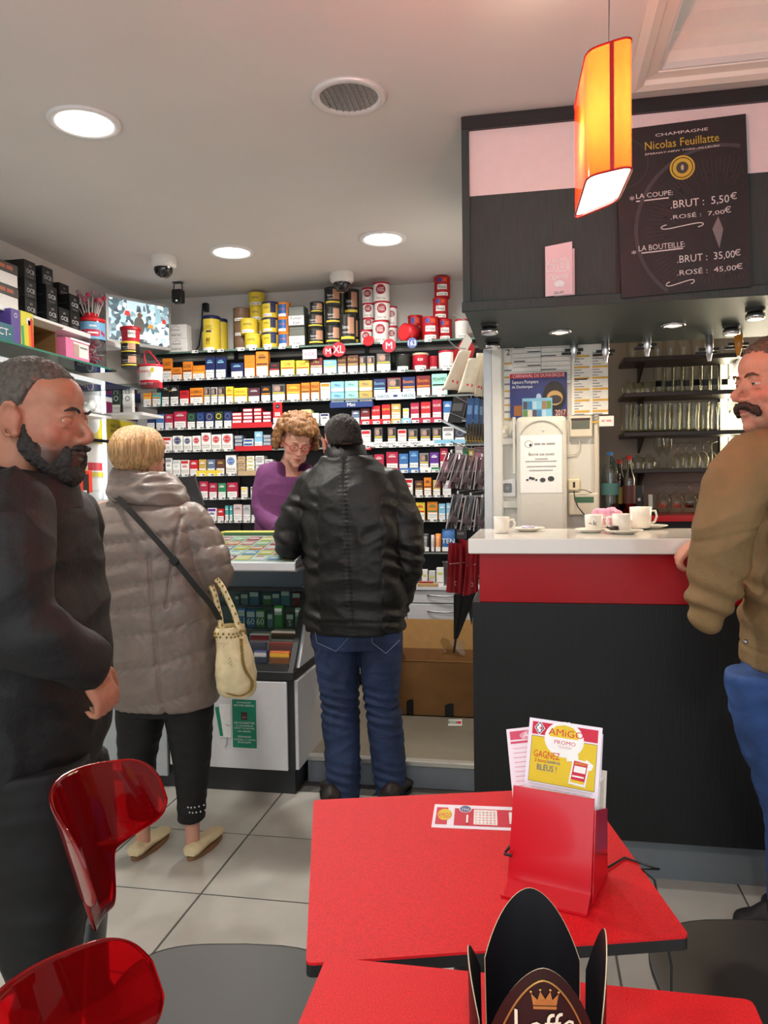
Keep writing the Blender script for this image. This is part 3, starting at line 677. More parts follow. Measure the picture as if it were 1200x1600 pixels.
mb = MB(); mb.prism([hp(0, .12, .004), hp(WDH, .12, .004), hp(WDH, .12, .12), hp(0, .12, .12)], hy, .003, m_hold); T.part('back_plate', mb)
mb = MB(); mb.box(0, .006, 0, .02, 0, .004, BLACK); mb = MB().tube([hp(-.006, .004, .062), hp(-.006, .03, .062)], .0025, BLACK, 5).tube([hp(-.006, -.004, .062), hp(.008, -.004, .062)], .0025, BLACK, 5); T.part('clip', mb)
# leaflets
m_paper = mat((236, 228, 240), .6, var=.01)
class Sheet:
    """flat printed sheet: a corner, two unit axes and its size; prints sit just proud of it"""
    def __init__(s, name, label, cat, p, xd, yd, w, h, base=m_paper, t=.0012, group=None):
        s.p = Vector(p); s.x = Vector(xd).normalized(); y = Vector(yd); s.y = (y-s.x*y.dot(s.x)).normalized(); s.n = s.x.cross(s.y); s.w = w; s.h = h
        s.T = Thing(name, s.p, label, cat, group); mb = MB(); mb.prism([s.P(0, 0), s.P(1, 0), s.P(1, 1), s.P(0, 1)], -s.n, t, base); s.T.part('sheet', mb); s.mb = MB(); s.k = 1
    def P(s, a, b, d=0): return s.p + s.x*(a*s.w) + s.y*(b*s.h) + s.n*d
    def rect(s, a0, b0, a1, b1, m): s.k += 1; d = .0002+.00006*s.k; s.mb.poly([s.P(a0, b0, d), s.P(a1, b0, d), s.P(a1, b1, d), s.P(a0, b1, d)], m)
    def pol(s, pts, m): s.k += 1; d = .0002+.00006*s.k; s.mb.poly([s.P(a, b, d) for a, b in pts], m)
    def disc(s, a, b, ra, rb, m, n=28): s.k += 1; d = .0002+.00006*s.k; s.mb.poly([s.P(a+ra*math.cos(2*PI*i/n), b+rb*math.sin(2*PI*i/n), d) for i in range(n)], m)
    def text(s, st, a0, b0, a1, b1, m, slope=0): s.k += 1; d = .0002+.00006*s.k; s.mb.text(st, s.P(a0, b0, d), s.x*((a1-a0)*s.w)+s.y*slope*s.h, s.y*((b1-b0)*s.h), m)
    def done(s, nm='print'): o = s.T.part(nm, s.mb); o['kind'] = 'stuff' if False else o.get('kind', ''); del o['kind']; return o
m_am = pm(200, 16, 54); m_ay = pm(222, 190, 24); m_bl = pm(84, 92, 140)
def diamond(S, a, b, r):
    S.pol([(a-r, b), (a, b-r*.75), (a+r, b), (a, b+r*.75)], WHITE); S.pol([(a-r*.86, b), (a, b-r*.64), (a+r*.86, b), (a, b+r*.64)], pm(40, 50, 110))
    for dx, dy in ((-.3, 0), (.3, 0), (0, .25), (0, -.25)): S.disc(a+dx*r, b+dy*r, r*.26, r*.2, WHITE, 10)
    S.disc(a+.3*r, b, r*.2, r*.16, RED, 10)
pl0 = hp(.006, lean+.008, .055); pl1 = W(792, 1118, 1.40); pl1 = W(793, 1119, pl0.y+.065)
yd = pl1-pl0; S = Sheet('lottery_leaflet', 'white and yellow lottery promotion leaflet standing in the red holder, frontmost', 'leaflet', pl0, hx+Vector((0, 0, -.02)), yd, .128, yd.length)
# printed area is the top part of the sheet above the holder edge (b from .55)
def B(q): return 1-(1-q)*.60
S.rect(.05, B(.80), .95, B(.96), m_am); S.rect(.05, B(.20), .95, B(.78), INK); S.rect(.055, B(.205), .945, B(.775), m_ay)
S.disc(.50, B(.78), .27, .135, WHITE); S.pol([(.30, B(.80)), (.69, B(.80)), (.69, B(.86)), (.62, B(.94)), (.50, B(.965)), (.38, B(.94)), (.30, B(.86))], m_ay)
S.rect(.28, B(.815), .72, B(.865), WHITE) if False else None
S.text('AMiGO', .28, B(.82), .76, B(.905), m_am); S.text('PROMO', .37, B(.715), .66, B(.765), m_am); S.rect(.42, B(.69), .62, B(.695), pm(200, 100, 120)); S.rect(.44, B(.672), .60, B(.677), pm(200, 100, 120))
diamond(S, .155, B(.885), .075)
S.text('GAGNEZ', .10, B(.515), .46, B(.60), pm(206, 44, 34)); S.text('3 bons', .12, B(.455), .28, B(.50), pm(196, 60, 40)); S.text('numéros', .29, B(.455), .47, B(.50), m_bl); S.text('BLEUS !', .16, B(.355), .43, B(.43), m_bl); S.text('de', .28, B(.505), .31, B(.52), pm(196, 60, 40))
for (pts, c_) in (([(.56, B(.52)), (.72, B(.54)), (.70, B(.66)), (.54, B(.64))], WHITE), ([(.74, B(.40)), (.90, B(.46)), (.92, B(.52)), (.82, B(.58))], WHITE), ([(.60, B(.25)), (.83, B(.235)), (.87, B(.55)), (.64, B(.57))], WHITE),
                  ([(.625, B(.275)), (.81, B(.265)), (.845, B(.53)), (.66, B(.545))], m_am), ([(.66, B(.405)), (.815, B(.40)), (.825, B(.48)), (.67, B(.485))], WHITE), ([(.645, B(.345)), (.80, B(.34)), (.803, B(.36)), (.648, B(.365))], WHITE), ([(.628, B(.275)), (.81, B(.265)), (.815, B(.30)), (.632, B(.31))], m_ay)): S.pol(pts, c_)
S.text('AMIGO', .67, B(.50), .83, B(.53), m_ay)
S.rect(.07, B(.105), .93, B(.107), GREY); S.rect(.07, B(.165), .93, B(.167), GREY); S.text('JOUER COMPORTE DES RISQUES : ENDETTEMENT, ISOLEMENT... APPELEZ LE 09-74-75-13-13', .10, B(.125), .90, B(.145), GREY); S.rect(.07, B(.18), .93, B(.183), GREY)
S.done()
def pinkleaf(label, p, xd, yd, w, h):
    S = Sheet('lottery_leaflet', label, 'leaflet', p, xd, yd, w, h, mat((240, 226, 236), .6, var=.01)); pk = pm(206, 60, 96); pk2 = pm(224, 150, 172)
    S.rect(.05, .90, .95, .975, pk); S.disc(.50, .93, .30, .05, pk2); S.text('AMIGO', .25, .91, .75, .955, WHITE); S.rect(.05, .865, .95, .885, pk)
    for k in range(14): S.rect(.08, .82-k*.04, .5+.4*((k*7 % 5)/5), .826-k*.04, pk2)
    S.done(); return S
q = hp(.0, lean+.02, .05); t_ = W(755, 1148, q.y+.10); pinkleaf('pink printed rules leaflet leaning left out of the red holder', q, Vector((1, -.2, .22)), t_-q, .12, (t_-q).length)
S = Sheet('lottery_leaflet', 'plain white leaflet peeping out behind the promotion leaflet', 'leaflet', hp(.012, lean+.028, .06), hx, hy*.05+Z3*.2+hx*-.008, .125, .20); S.text('.', .4, .96, .42, .97, GREY); S.done()
# block of bulletins behind
T = Thing('bulletin_block', hp(.09, .08, .01), 'thick stack of white bulletins at the right of the red holder', 'paper')
mb = MB(); mb.prism([hp(.075, .05, .006), hp(.136, .05, .006), hp(.138, .075, .178), hp(.078, .075, .178)], hy, .034, mat((232, 228, 222), .7, var=.12, scale=14, stretch=(1, 60, 1))); T.part('sheets', mb)
mb = MB(); mb.prism([hp(.074, .0855, .006), hp(.139, .0855, .006), hp(.142, .111, .188), hp(.076, .111, .188)], hy, .003, pm(212, 206, 196)); T.part('back_card', mb)
# ticket lying on the table
S = Sheet('lottery_slip', 'red and white lottery slip lying flat on the red table', 'slip', Vector((-.205, 1.535, .7316)), Vector((1, .06, 0)), Vector((-.05, 1, 0)), .20, .112, m_paper, .0014)
S.rect(.03, .12, .15, .86, m_am); S.disc(.12, .55, .075, .25, m_ay); S.text('AMIGO', .05, .40, .19, .62, m_am); S.rect(.22, .10, 1.0, .84, m_am); S.disc(.33, .82, .065, .16, WHITE); S.disc(.33, .82, .058, .145, m_bl); S.text('3 bons', .29, .75, .37, .88, WHITE)
S.rect(.42, .16, .66, .80, WHITE)
for i in range(6):
    for j in range(5): S.rect(.435+i*.037, .2+j*.115, .455+i*.037, .24+j*.115, pk_ if False else pm(226, 150, 150))
S.rect(.345, .18, .365, .52, WHITE); S.rect(.78, .2, .82, .7, WHITE); S.rect(.88, .2, .93, .7, WHITE); S.rect(.97, .1, 1.0, .84, m_ay); S.done()
mb = MB().tube([(.115, 1.40, .734), (.16, 1.46, .733), (.215, 1.425, .733), (.185, 1.42, .733), (.205, 1.41, .72), (.225, 1.36, .60), (.22, 1.36, .1), (.2, 1.4, .004)], .0022, BLACK, 6)
tag(mb.build('holder_cable'), 'thin black cable running from the red holder over the table edge', 'cable')
# ------------------------------------------------------------------ pointed black paper beer holder
m_lk = mat((20, 21, 26), .45, var=.06, scale=80); m_lb = mat((34, 20, 18), .4, var=.12, scale=30); m_cut = pm(196, 180, 150)
T = Thing('paper_holder', (.0, .86, .755), 'black pointed paper table holder with gold crown print on the near table', 'holder')
def petal(name, a0, a1, r0, r1, z1, shoulder, inner, outer, amp=1.0):
    # curved upright leaf with an ogive top: angle range a0..a1 on an ellipse
    mb = MB(); NU, NV = 25, 16; cx, cy = .0, .865
    def P(i, j, d):
        s = -1+2*i/(NU-1); a = a0+(a1-a0)*(i/(NU-1)); top = shoulder+(z1-shoulder)*max(0, 1-abs(s)**1.75)
        z = .757+(top-.757)*j/(NV-1); k = 1+.05*(z-.757)/.2
        return Vector((cx+(r0*k+d)*math.cos(a), cy+(r1*k+d)*math.sin(a), z))
    for d, m, fl in ((.0, inner, 1), (.0012, outer, 0)):
        vs = [P(i, j, d) for j in range(NV) for i in range(NU)]; fs = []
        for j in range(NV-1):
            for i in range(NU-1):
                q = (j*NU+i, j*NU+i+1, (j+1)*NU+i+1, (j+1)*NU+i); fs.append(q if not fl else q[::-1])
        mb.add(vs, fs, m, True)
    E0 = [P(i, NV-1, 0) for i in range(NU)]; E1 = [P(i, NV-1, .0012) for i in range(NU)]; n = NU
    mb.add(E0+E1, [(i, i+1, n+i+1, n+i) for i in range(n-1)], m_cut)
    for i in (0, NU-1):
        E0 = [P(i, j, 0) for j in range(NV)]; E1 = [P(i, j, .0012) for j in range(NV)]; n = NV; mb.add(E0+E1, [(j, j+1, n+j+1, n+j) for j in range(n-1)], m_cut)
    return T.part(name, mb), P
r0, r1 = .072, .085
petal('back_leaf', PI*.80, PI*.26, r0, r1, .925, .855, m_lk, m_lb)
petal('left_leaf', PI*1.20, PI*.84, r0, r1, .90, .85, m_lk, m_lb)
petal('right_leaf', PI*.22, -PI*.14, r0, r1, .925, .85, m_lk, m_lb)
pf, PF = petal('front_leaf', PI*1.24, PI*1.82, r0, r1, .937, .83, m_lk, m_lb)
mb = MB(); m_lg = mat((190, 150, 84), .35, .6, var=.1)
def onleaf(s, z, d=.0022):
    i = (s+1)/2*24; a = PI*1.24+(PI*1.82-PI*1.24)*(i/24); k = 1+.05*(z-.757)/.2
    return Vector((.0+(r0*k+d)*math.cos(a), .865+(r1*k+d)*math.sin(a), z))
for sg in (-1, 1):
    pts = [onleaf(sg*q, .83+(.925-.83)*max(0, 1-(abs(q)/.80)**1.75)) for q in np.linspace(0, .8, 14)]+[onleaf(sg*.8, z) for z in (.805, .79, .77)]
    mb.tube(pts, .0011, m_lg, 5)
o = T.part('gold_border', mb)
mb = MB(); cxs = .02
def ltext(st, s0, z0, s1, z1, m):
    v, f, a = glyphs(st); mb.add([onleaf(s0+(s1-s0)*x, z0+(z1-z0)*y, .0026) for x, y in v], f, m)
ltext('Leffe', -.42, .864, .46, .891, pm(226, 214, 190)); T.part('lettering', mb)
mb = MB()
pts = [(-.15, .899), (-.18, .911), (-.09, .905), (-.05, .914), (.02, .906), (.09, .914), (.12, .905), (.21, .911), (.18, .899)]
mb.poly([onleaf(s_, z_, .0026) for s_, z_ in pts][::-1], m_lg); mb.poly([onleaf(s_, z_, .0026) for s_, z_ in ((-.15, .895), (.18, .895), (.18, .898), (-.15, .898))], m_lg)
for s_ in (-.18, -.05, .09, .21): c_ = onleaf(s_, .9155 if abs(s_) < .15 else .9125, .0028); mb.ell(c_, (.0014, .001, .0014), m_lg, nu=8, nv=6)
T.part('crown_emblem', mb)
mb = MB(); mb.poly([(.072*math.cos(2*PI*i/24), .865+.085*math.sin(2*PI*i/24), .757) for i in range(24)], m_lk); T.part('bottom', mb)
# ================================================================== PEOPLE
from mathutils import noise as mn
def blob(mb, voxel, smooth=4, disp=None, name='part', m=None, color=None, iters=1):
    me = bpy.data.meshes.new('tmp'); me.from_pydata([tuple(p) for p in mb.v], [], mb.f); me.update()
    o = bpy.data.objects.new('tmp', me); COL.objects.link(o)
    r = o.modifiers.new('r', 'REMESH'); r.mode = 'VOXEL'; r.voxel_size = voxel
    if smooth: q = o.modifiers.new('s', 'SMOOTH'); q.iterations = smooth; q.factor = .5
    dg = bpy.context.evaluated_depsgraph_get(); dg.update()
    nm = bpy.data.meshes.new_from_object(o.evaluated_get(dg)); bpy.data.objects.remove(o); bpy.data.meshes.remove(me)
    n = len(nm.vertices)
    co = np.zeros(n*3); nm.vertices.foreach_get('co', co); co = co.reshape(-1, 3)
    if disp is not None:
        no = np.zeros(n*3); nm.vertex_normals.foreach_get('vector', no); no = no.reshape(-1, 3)
        co = disp(co, no); nm.vertices.foreach_set('co', co.ravel())
    nm.polygons.foreach_set('use_smooth', [True]*len(nm.polygons)); nm.update()
    if color is not None:
        at = nm.color_attributes.new('Col', 'FLOAT_COLOR', 'POINT'); c = np.ones((n, 4)); c[:, :3] = color(co); at.data.foreach_set('color', c.ravel())
    nm.name = name
    if m is not None: nm.materials.append(m)
    ob = bpy.data.objects.new(name, nm); COL.objects.link(ob)
    return ob
def adopt(T, o, parent=None):
    p = parent or T.o; o.parent = p; pl = Vector((0, 0, 0)); q = p
    while q is not None: pl = pl+q.location; q = q.parent
    o.location = o.location-pl; return o
def sring(c, a, b, yaw=0, ex=2.4, n=36, tilt=(0, 0)):
    out = []
    for k in range(n):
        t = 2*PI*k/n; x = a*math.copysign(abs(math.cos(t))**(2/ex), math.cos(t)); y = b*math.copysign(abs(math.sin(t))**(2/ex), math.sin(t))
        out.append(Vector(c) + Vector((x*math.cos(yaw)-y*math.sin(yaw), x*math.sin(yaw)+y*math.cos(yaw), x*tilt[0]+y*tilt[1])))
    return out
def catmull(P, n):
    P = [np.array(p, float) for p in P]; out = []
    for i in range(len(P)-1):
        p0 = P[max(i-1, 0)]; p1 = P[i]; p2 = P[i+1]; p3 = P[min(i+2, len(P)-1)]
        for k in range(n):
            t = k/n; out.append(.5*((2*p1)+(-p0+p2)*t+(2*p0-5*p1+4*p2-p3)*t*t+(-p0+3*p1-3*p2+p3)*t**3))
    out.append(P[-1]); return out
DM = BLACK
def limb(mb, pts, rs, n=16, k=5):
    q = catmull([list(p)+[r] for p, r in zip(pts, rs)], k)
    mb.tube([Vector(p[:3]) for p in q], [max(.002, p[3]) for p in q], DM, n)
    for e in (0, -1): mb.ell(Vector(q[e][:3]), (q[e][3],)*3, DM, nu=14, nv=10)
def torso(mb, rows, ex=2.4, yaw=0, k=4):
    """rows: (x, y, z, half width, half depth)"""
    q = catmull(rows, k); mb.rings([sring(p[:3], p[3], p[4], yaw, ex) for p in q], DM)
def pxrows(rows, y):
    """rows: (v, uL, uR, half depth, dy) measured at depth y -> torso rows"""
    out = []
    for v, ul, ur, b, dy in rows:
        l = W(ul, v, y+dy); r = W(ur, v, y+dy); out.append((.5*(l.x+r.x), y+dy, .5*(l.z+r.z), .5*(r.x-l.x), b))
    return out
def wrinkle(amp=.006, f=(9, 9, 22), seed=0, fine=.0015):
    def fn(co, no):
        d = np.zeros(len(co))
        for i, p in enumerate(co):
            v = Vector((p[0]*f[0]+seed, p[1]*f[1], p[2]*f[2]))
            w = mn.noise(v+Vector((mn.noise(v*.5)*1.5, 0, 0))); d[i] = amp*(1-2.4*abs(w)) + fine*mn.noise(v*4)
        return co+no*d[:, None]
    return fn
# ---- head in its own frame: x right, y forward, z up, origin between the ears
def head_prims(mb, pos, R, sc=1.0, jaw=1.0, nose=1.0, fem=0):
    def P(x, y, z): return Vector(pos) + R @ (Vector((x, y, z))*sc)
    def E(c, r, rx=0): mb.ell(P(*c), tuple(q*sc for q in r), DM, R @ Matrix.Rotation(rx, 3, 'X'), 24, 16)
    E((0, -.018, .040), (.076, .098, .086)); E((0, .013, -.010), (.071, .083, .085)); E((0, .030, -.055), (.056*jaw, .062, .062))
    E((0, .045, -.092), (.042*jaw, .046, .030)); E((0, .078, -.110), (.020, .016, .016)); E((0, .046, .045), (.060, .044, .050))
    for s in (-1, 1):
        E((s*.022, .083, .020), (.018, .010, .007)); E((s*.042, .050, -.030), (.023, .028, .028)); E((s*.022, .074, -.032), (.020, .018, .022)); E((s*.040, .040, -.075), (.022*jaw, .030, .034))
        E((s*.012, .099, -.040), (.008, .011, .0075))
        E((s*.031, .080, .0085), (.018, .011, .0045)); E((s*.031, .080, -.0115), (.017, .010, .004))
        # ear
        q = [P(s*(.083+.010*math.sin(t)), -.012-.022*math.cos(t)*.9, -.006+.034*math.sin(t-.2)) for t in np.linspace(-1.5, 2.6, 12)]
        mb.tube(q, .0055*sc, DM, 8); E((s*.082, -.006, -.006), (.008, .018, .028)); E((s*.080, .0, -.034), (.008, .009, .011))
    limb(mb, [P(0, .086, .016), P(0, .099, -.006), P(0, .110*nose, -.030), P(0, .106, -.040)], [.0075*sc, .0085*sc, .0095*sc*nose, .009*sc], 10, 3)
    E((0, .092, -.066), (.023, .011, .0065)); E((0, .089, -.0785), (.019, .0115, .0065)); E((0, .082, -.056), (.028, .014, .018)); E((0, .076, -.092), (.024, .014, .012))
def head_disp(pos, R, sc=1.0):
    Ri = np.array(R.transposed()); p0 = np.array(pos)
    def fn(co):
        loc = (co-p0) @ Ri.T/sc; d = np.zeros_like(loc)
        for s in (-1, 1):
            g = np.exp(-(((loc-np.array([s*.031, .088, -.001]))/np.array([.014, .02, .007]))**2).sum(1)); d[:, 1] -= .0055*g
            g = np.exp(-(((loc-np.array([s*.013, .092, .006]))/np.array([.006, .015, .010]))**2).sum(1)); d[:, 1] -= .0025*g
            g = np.exp(-(((loc-np.array([s*.030, .085, -.055]))/np.array([.006, .02, .016]))**2).sum(1)); d[:, 1] -= .0015*g
        g = np.exp(-(((loc-np.array([0, .10, -.0725]))/np.array([.022, .012, .0022]))**2).sum(1)); d[:, 1] -= .005*g
        return co + (d*sc) @ Ri
    return fn
def skin_paint(pos, R, base, lip, blush, stub=None, sc=1.0):
    Ri = np.array(R.transposed()); p0 = np.array(pos); base, lip, blush = (np.array(lin(x)) for x in (base, lip, blush))
    def fn(co):
        loc = (co-p0) @ Ri.T/sc; c = np.tile(base, (len(co), 1))
        def mixin(col, w): c[:] = c*(1-w[:, None])+np.array(col)*w[:, None]
        for s in (-1, 1):
            mixin(blush, .65*np.exp(-(((loc-np.array([s*.045, .07, -.03]))/np.array([.025, .04, .022]))**2).sum(1)))
            mixin(blush*.7, .5*np.exp(-(((loc-np.array([s*.031, .085, -.014]))/np.array([.018, .02, .006]))**2).sum(1)))
            mixin(blush, .5*np.exp(-(((loc-np.array([s*.08, 0, 0]))/np.array([.012, .03, .04]))**2).sum(1)))
        mixin(blush, .55*np.exp(-(((loc-np.array([0, .118, -.034]))/np.array([.016, .02, .014]))**2).sum(1)))
        mixin(lip, .9*np.exp(-(((loc-np.array([0, .10, -.072]))/np.array([.021, .014, .009]))**4).sum(1)))
        if stub is not None:
            w = np.clip((-.045-loc[:, 2])/.02, 0, 1)*np.clip((loc[:, 1]-.0)/.03, 0, 1)*np.clip((loc[:, 2]+.15)/.03, 0, 1); mixin(lin(stub[0]), w*stub[1])
        return c
    return fn
m_skin = mat((200, 150, 128), .5, var=.08, scale=90, bump=.05, bscale=220, sss=.12, attr='Col')
m_eyew = pm(196, 186, 178, .2)
def eyes(T, pos, R, sc=1.0, iris=(70, 60, 50), lid=(196, 132, 110), up=.24, lo=.20):
    ml = mat(lid, .5, var=.06, scale=120)
    for s in (-1, 1):
        c = Vector(pos)+R @ (Vector((s*.031, .0765, -.0015))*sc); mb = MB(); Rz = R @ Matrix.Rotation(-PI/2, 3, 'X'); r = .0122*sc
        pr = [(r*math.sin(t), r*math.cos(t)) for t in np.linspace(.001, PI-.001, 16)]
        mb.lathe(pr, m_eyew, c, 16, M=Rz); mb.lathe([(.0001, r*1.03), (.0026*sc, r*1.025)], BLACK, c, 12, M=Rz); mb.lathe([(.0026*sc, r*1.02), (.0058*sc, r*.90)], pm(*iris), c, 14, cap=False, M=Rz)
        ob = T.part('eye', mb)
        for a0, a1, nm in ((up, 1.5, 'upper_lid'), (-1.5, -lo, 'lower_lid')):
            mb = MB(); rl = r*1.10
            def fn(a, b):
                t = a0+(a1-a0)*b; h = -1.35+2.7*a; t = t*(1-.25*abs(h/1.35)**2) if nm == 'upper_lid' else t*(1-.35*abs(h/1.35)**2); return c + R @ Vector((rl*math.sin(h)*math.cos(t), rl*math.cos(h)*math.cos(t), rl*math.sin(t)))
            mb.grid(14, 8, fn, ml); T.part(nm, mb, parent=ob)
def brows(T, pos, R, m, sc=1.0, th=.0032):
    for s in (-1, 1):
        mb = MB(); pts = [(.012, .097, .018), (.024, .0985, .0235), (.036, .094, .0245), (.048, .083, .018)]
        mb.tube([Vector(pos)+R @ (Vector((s*x, y, z))*sc) for x, y, z in pts], [th*.8*sc, th*sc, th*sc, th*.4*sc], m, 8); T.part('eyebrow', mb)
def haircap(pos, R, low, rad=(.083, .106, .094), cz=.036, cy=-.018, sc=1.0, nu=120, nv=40, ridge=.003, freq=34, flare=0.0, drop=0.0, seed=0, thick=.012, taper=1.0, rough=0.0):
    """shell of hair: low(az) gives the polar angle (0 crown .. PI) where hair ends; az=0 is the face side"""
    mb = MB(); pos = Vector(pos)
    def S(a, b, inner):
        az = 2*PI*a; th = low(az)*(1+.05*mn.noise(Vector((math.sin(az)*14+seed, math.cos(az)*14, 0))))*b; dx, dy = math.sin(az), math.cos(az); k = (1-thick/.09*inner)
        st = math.sin(th); r = 1.0
        if th > PI/2: st = max(st, 1-flare*(th-PI/2)**1.5) if flare < .9 else st
        w = mn.noise(Vector((math.sin(az)*freq*.18+seed, math.cos(az)*freq*.18, b*1.2)))+.5*mn.noise(Vector((math.sin(az)*freq*.5+seed, math.cos(az)*freq*.5, b*2.5)))
        k += (ridge/.09)*w*(0 if inner else 1)*min(1, b*3) - (0 if inner else taper*thick/.09*max(0, (b-.82)/.18)**2*.9)
        if rough and not inner: k += rough/.09*mn.noise(Vector((dx*st*9+seed, dy*st*9, math.cos(th)*9))*1.6)
        z = math.cos(th)*rad[2]*k - drop*max(0, b-.5)**1.2*2*(1)
        return pos + R @ (Vector((dx*st*rad[0]*k, cy+dy*st*rad[1]*k, cz+z))*sc)
    n0 = nu
    A = [S(i/nu, .001+j/(nv-1)*.999, 0) for j in range(nv) for i in range(nu)]; Bq = [S(i/nu, .001+j/(nv-1)*.999, 1) for j in range(nv) for i in range(nu)]
    fs = []; nA = len(A)
    for j in range(nv-1):
        for i in range(nu):
            k = (i+1) % nu; q = (j*nu+i, j*nu+k, (j+1)*nu+k, (j+1)*nu+i); fs.append(q[::-1]); fs.append(tuple(nA+x for x in q))
    j = nv-1
    for i in range(nu): k = (i+1) % nu; fs.append((j*nu+i, j*nu+k, nA+j*nu+k, nA+j*nu+i))
    return A+Bq, fs, mb
def hairmat(rgb, var=.35, sc=60): return mat(rgb, .42, var=var, scale=sc, stretch=(3, 3, .22), bump=.5, spec=.4)
def Rot(yaw, pitch=0, roll=0):
    # yaw 0 faces +Y, positive turns left; pitch positive looks up
    return Matrix.Rotation(yaw, 3, 'Z') @ Matrix.Rotation(pitch, 3, 'X') @ Matrix.Rotation(roll, 3, 'Y')
D2 = math.radians
def shoe(T, heel, toe, m_up, m_sole, w=.042, h=.07, low=False, name='shoe'):
    h0 = Vector(heel); t0 = Vector(toe); d = (t0-h0); L = d.length; d.normalize(); s = Vector((-d.y, d.x, 0)); mb = MB()
    prof = [(0.0, .55, .62), (.06, .85, .72), (.2, .92, 1.0 if not low else .78), (.42, .86, .85 if not low else .66), (.62, 1.0, .62), (.82, .95, .5), (.95, .7, .40), (1.0, .35, .30)]
    rs = []
    for t, a, z in catmull(prof, 3):
        ring = []
        for q in range(20):
            ph = 2*PI*q/20; zz = h*z*(.5+.5*math.sin(ph)) if math.sin(ph) > -.6 else h*z*.2
            ring.append(h0+d*(t*L)+s*(w*a*math.cos(ph)*(1 if math.sin(ph) < .4 else (1.05-.35*math.sin(ph))))+Z3*(.012+zz))
        rs.append(ring)
    mb.rings(rs, m_up); o = T.part(name, mb)
    mb = MB(); rs = []
    for zz in (0.0, .016):
        ring = []
        for q in range(28):
            ph = 2*PI*q/28; t = .5+.5*math.cos(ph)*1.02; ww = w*1.04*math.sin(ph)*(1 if t > .3 else .9); ring.append(h0+d*(t*L)+s*ww+Z3*zz)
        rs.append(ring)
    mb.rings(rs, m_sole, smooth=False); p = T.part('sole', mb, parent=o)
    return o
def hand(mb, wrist, fwd, side, nrm, curl=.6, sc=1.0, thumb=1):
    """palm along fwd, fingers fan along side, nrm is the back of the hand"""
    w = Vector(wrist); f = Vector(fwd).normalized(); s = Vector(side); s = (s-f*s.dot(f)).normalized(); n = Vector(nrm); n = (n-f*n.dot(f)-s*n.dot(s)).normalized()
    limb(mb, [w-f*.03*sc, w, w+f*.03*sc], [.026*sc, .024*sc, .026*sc])
    for q in (-.024, -.008, .008, .024): limb(mb, [w+f*.01*sc+s*q*.7*sc, w+f*.05*sc+s*q*sc, w+f*.085*sc+s*q*1.15*sc], [.016*sc, .0155*sc, .0115*sc])
    for q, L in ((-.028, .062), (-.009, .074), (.010, .080), (.029, .070)):
        b = w+f*.088*sc+s*q*1.12*sc; p = [b]; ang = 0
        for k, fr in enumerate((.45, .30, .25)):
            ang += curl*(.6 if k == 0 else 1.0); d = f*math.cos(ang)-n*math.sin(ang); p.append(p[-1]+d*(L*fr*sc))
        limb(mb, p, [.0100*sc, .0092*sc, .0085*sc, .0068*sc], 10, 3)
    t0 = w+f*.025*sc+s*.024*thumb*sc; t1 = t0+(f*.6+s*thumb*.75-n*.25).normalized()*.038*sc; t2 = t1+(f*.85+s*thumb*.25-n*.4).normalized()*.03*sc; t3 = t2+(f*.9-n*.4).normalized()*.022*sc
    limb(mb, [t0, t1, t2, t3], [.015*sc, .0125*sc, .0105*sc, .008*sc], 10, 3)

m_den = mat((36, 52, 86), .75, var=.40, scale=7, bump=.25, bscale=260, stretch=(1, 1, .5))
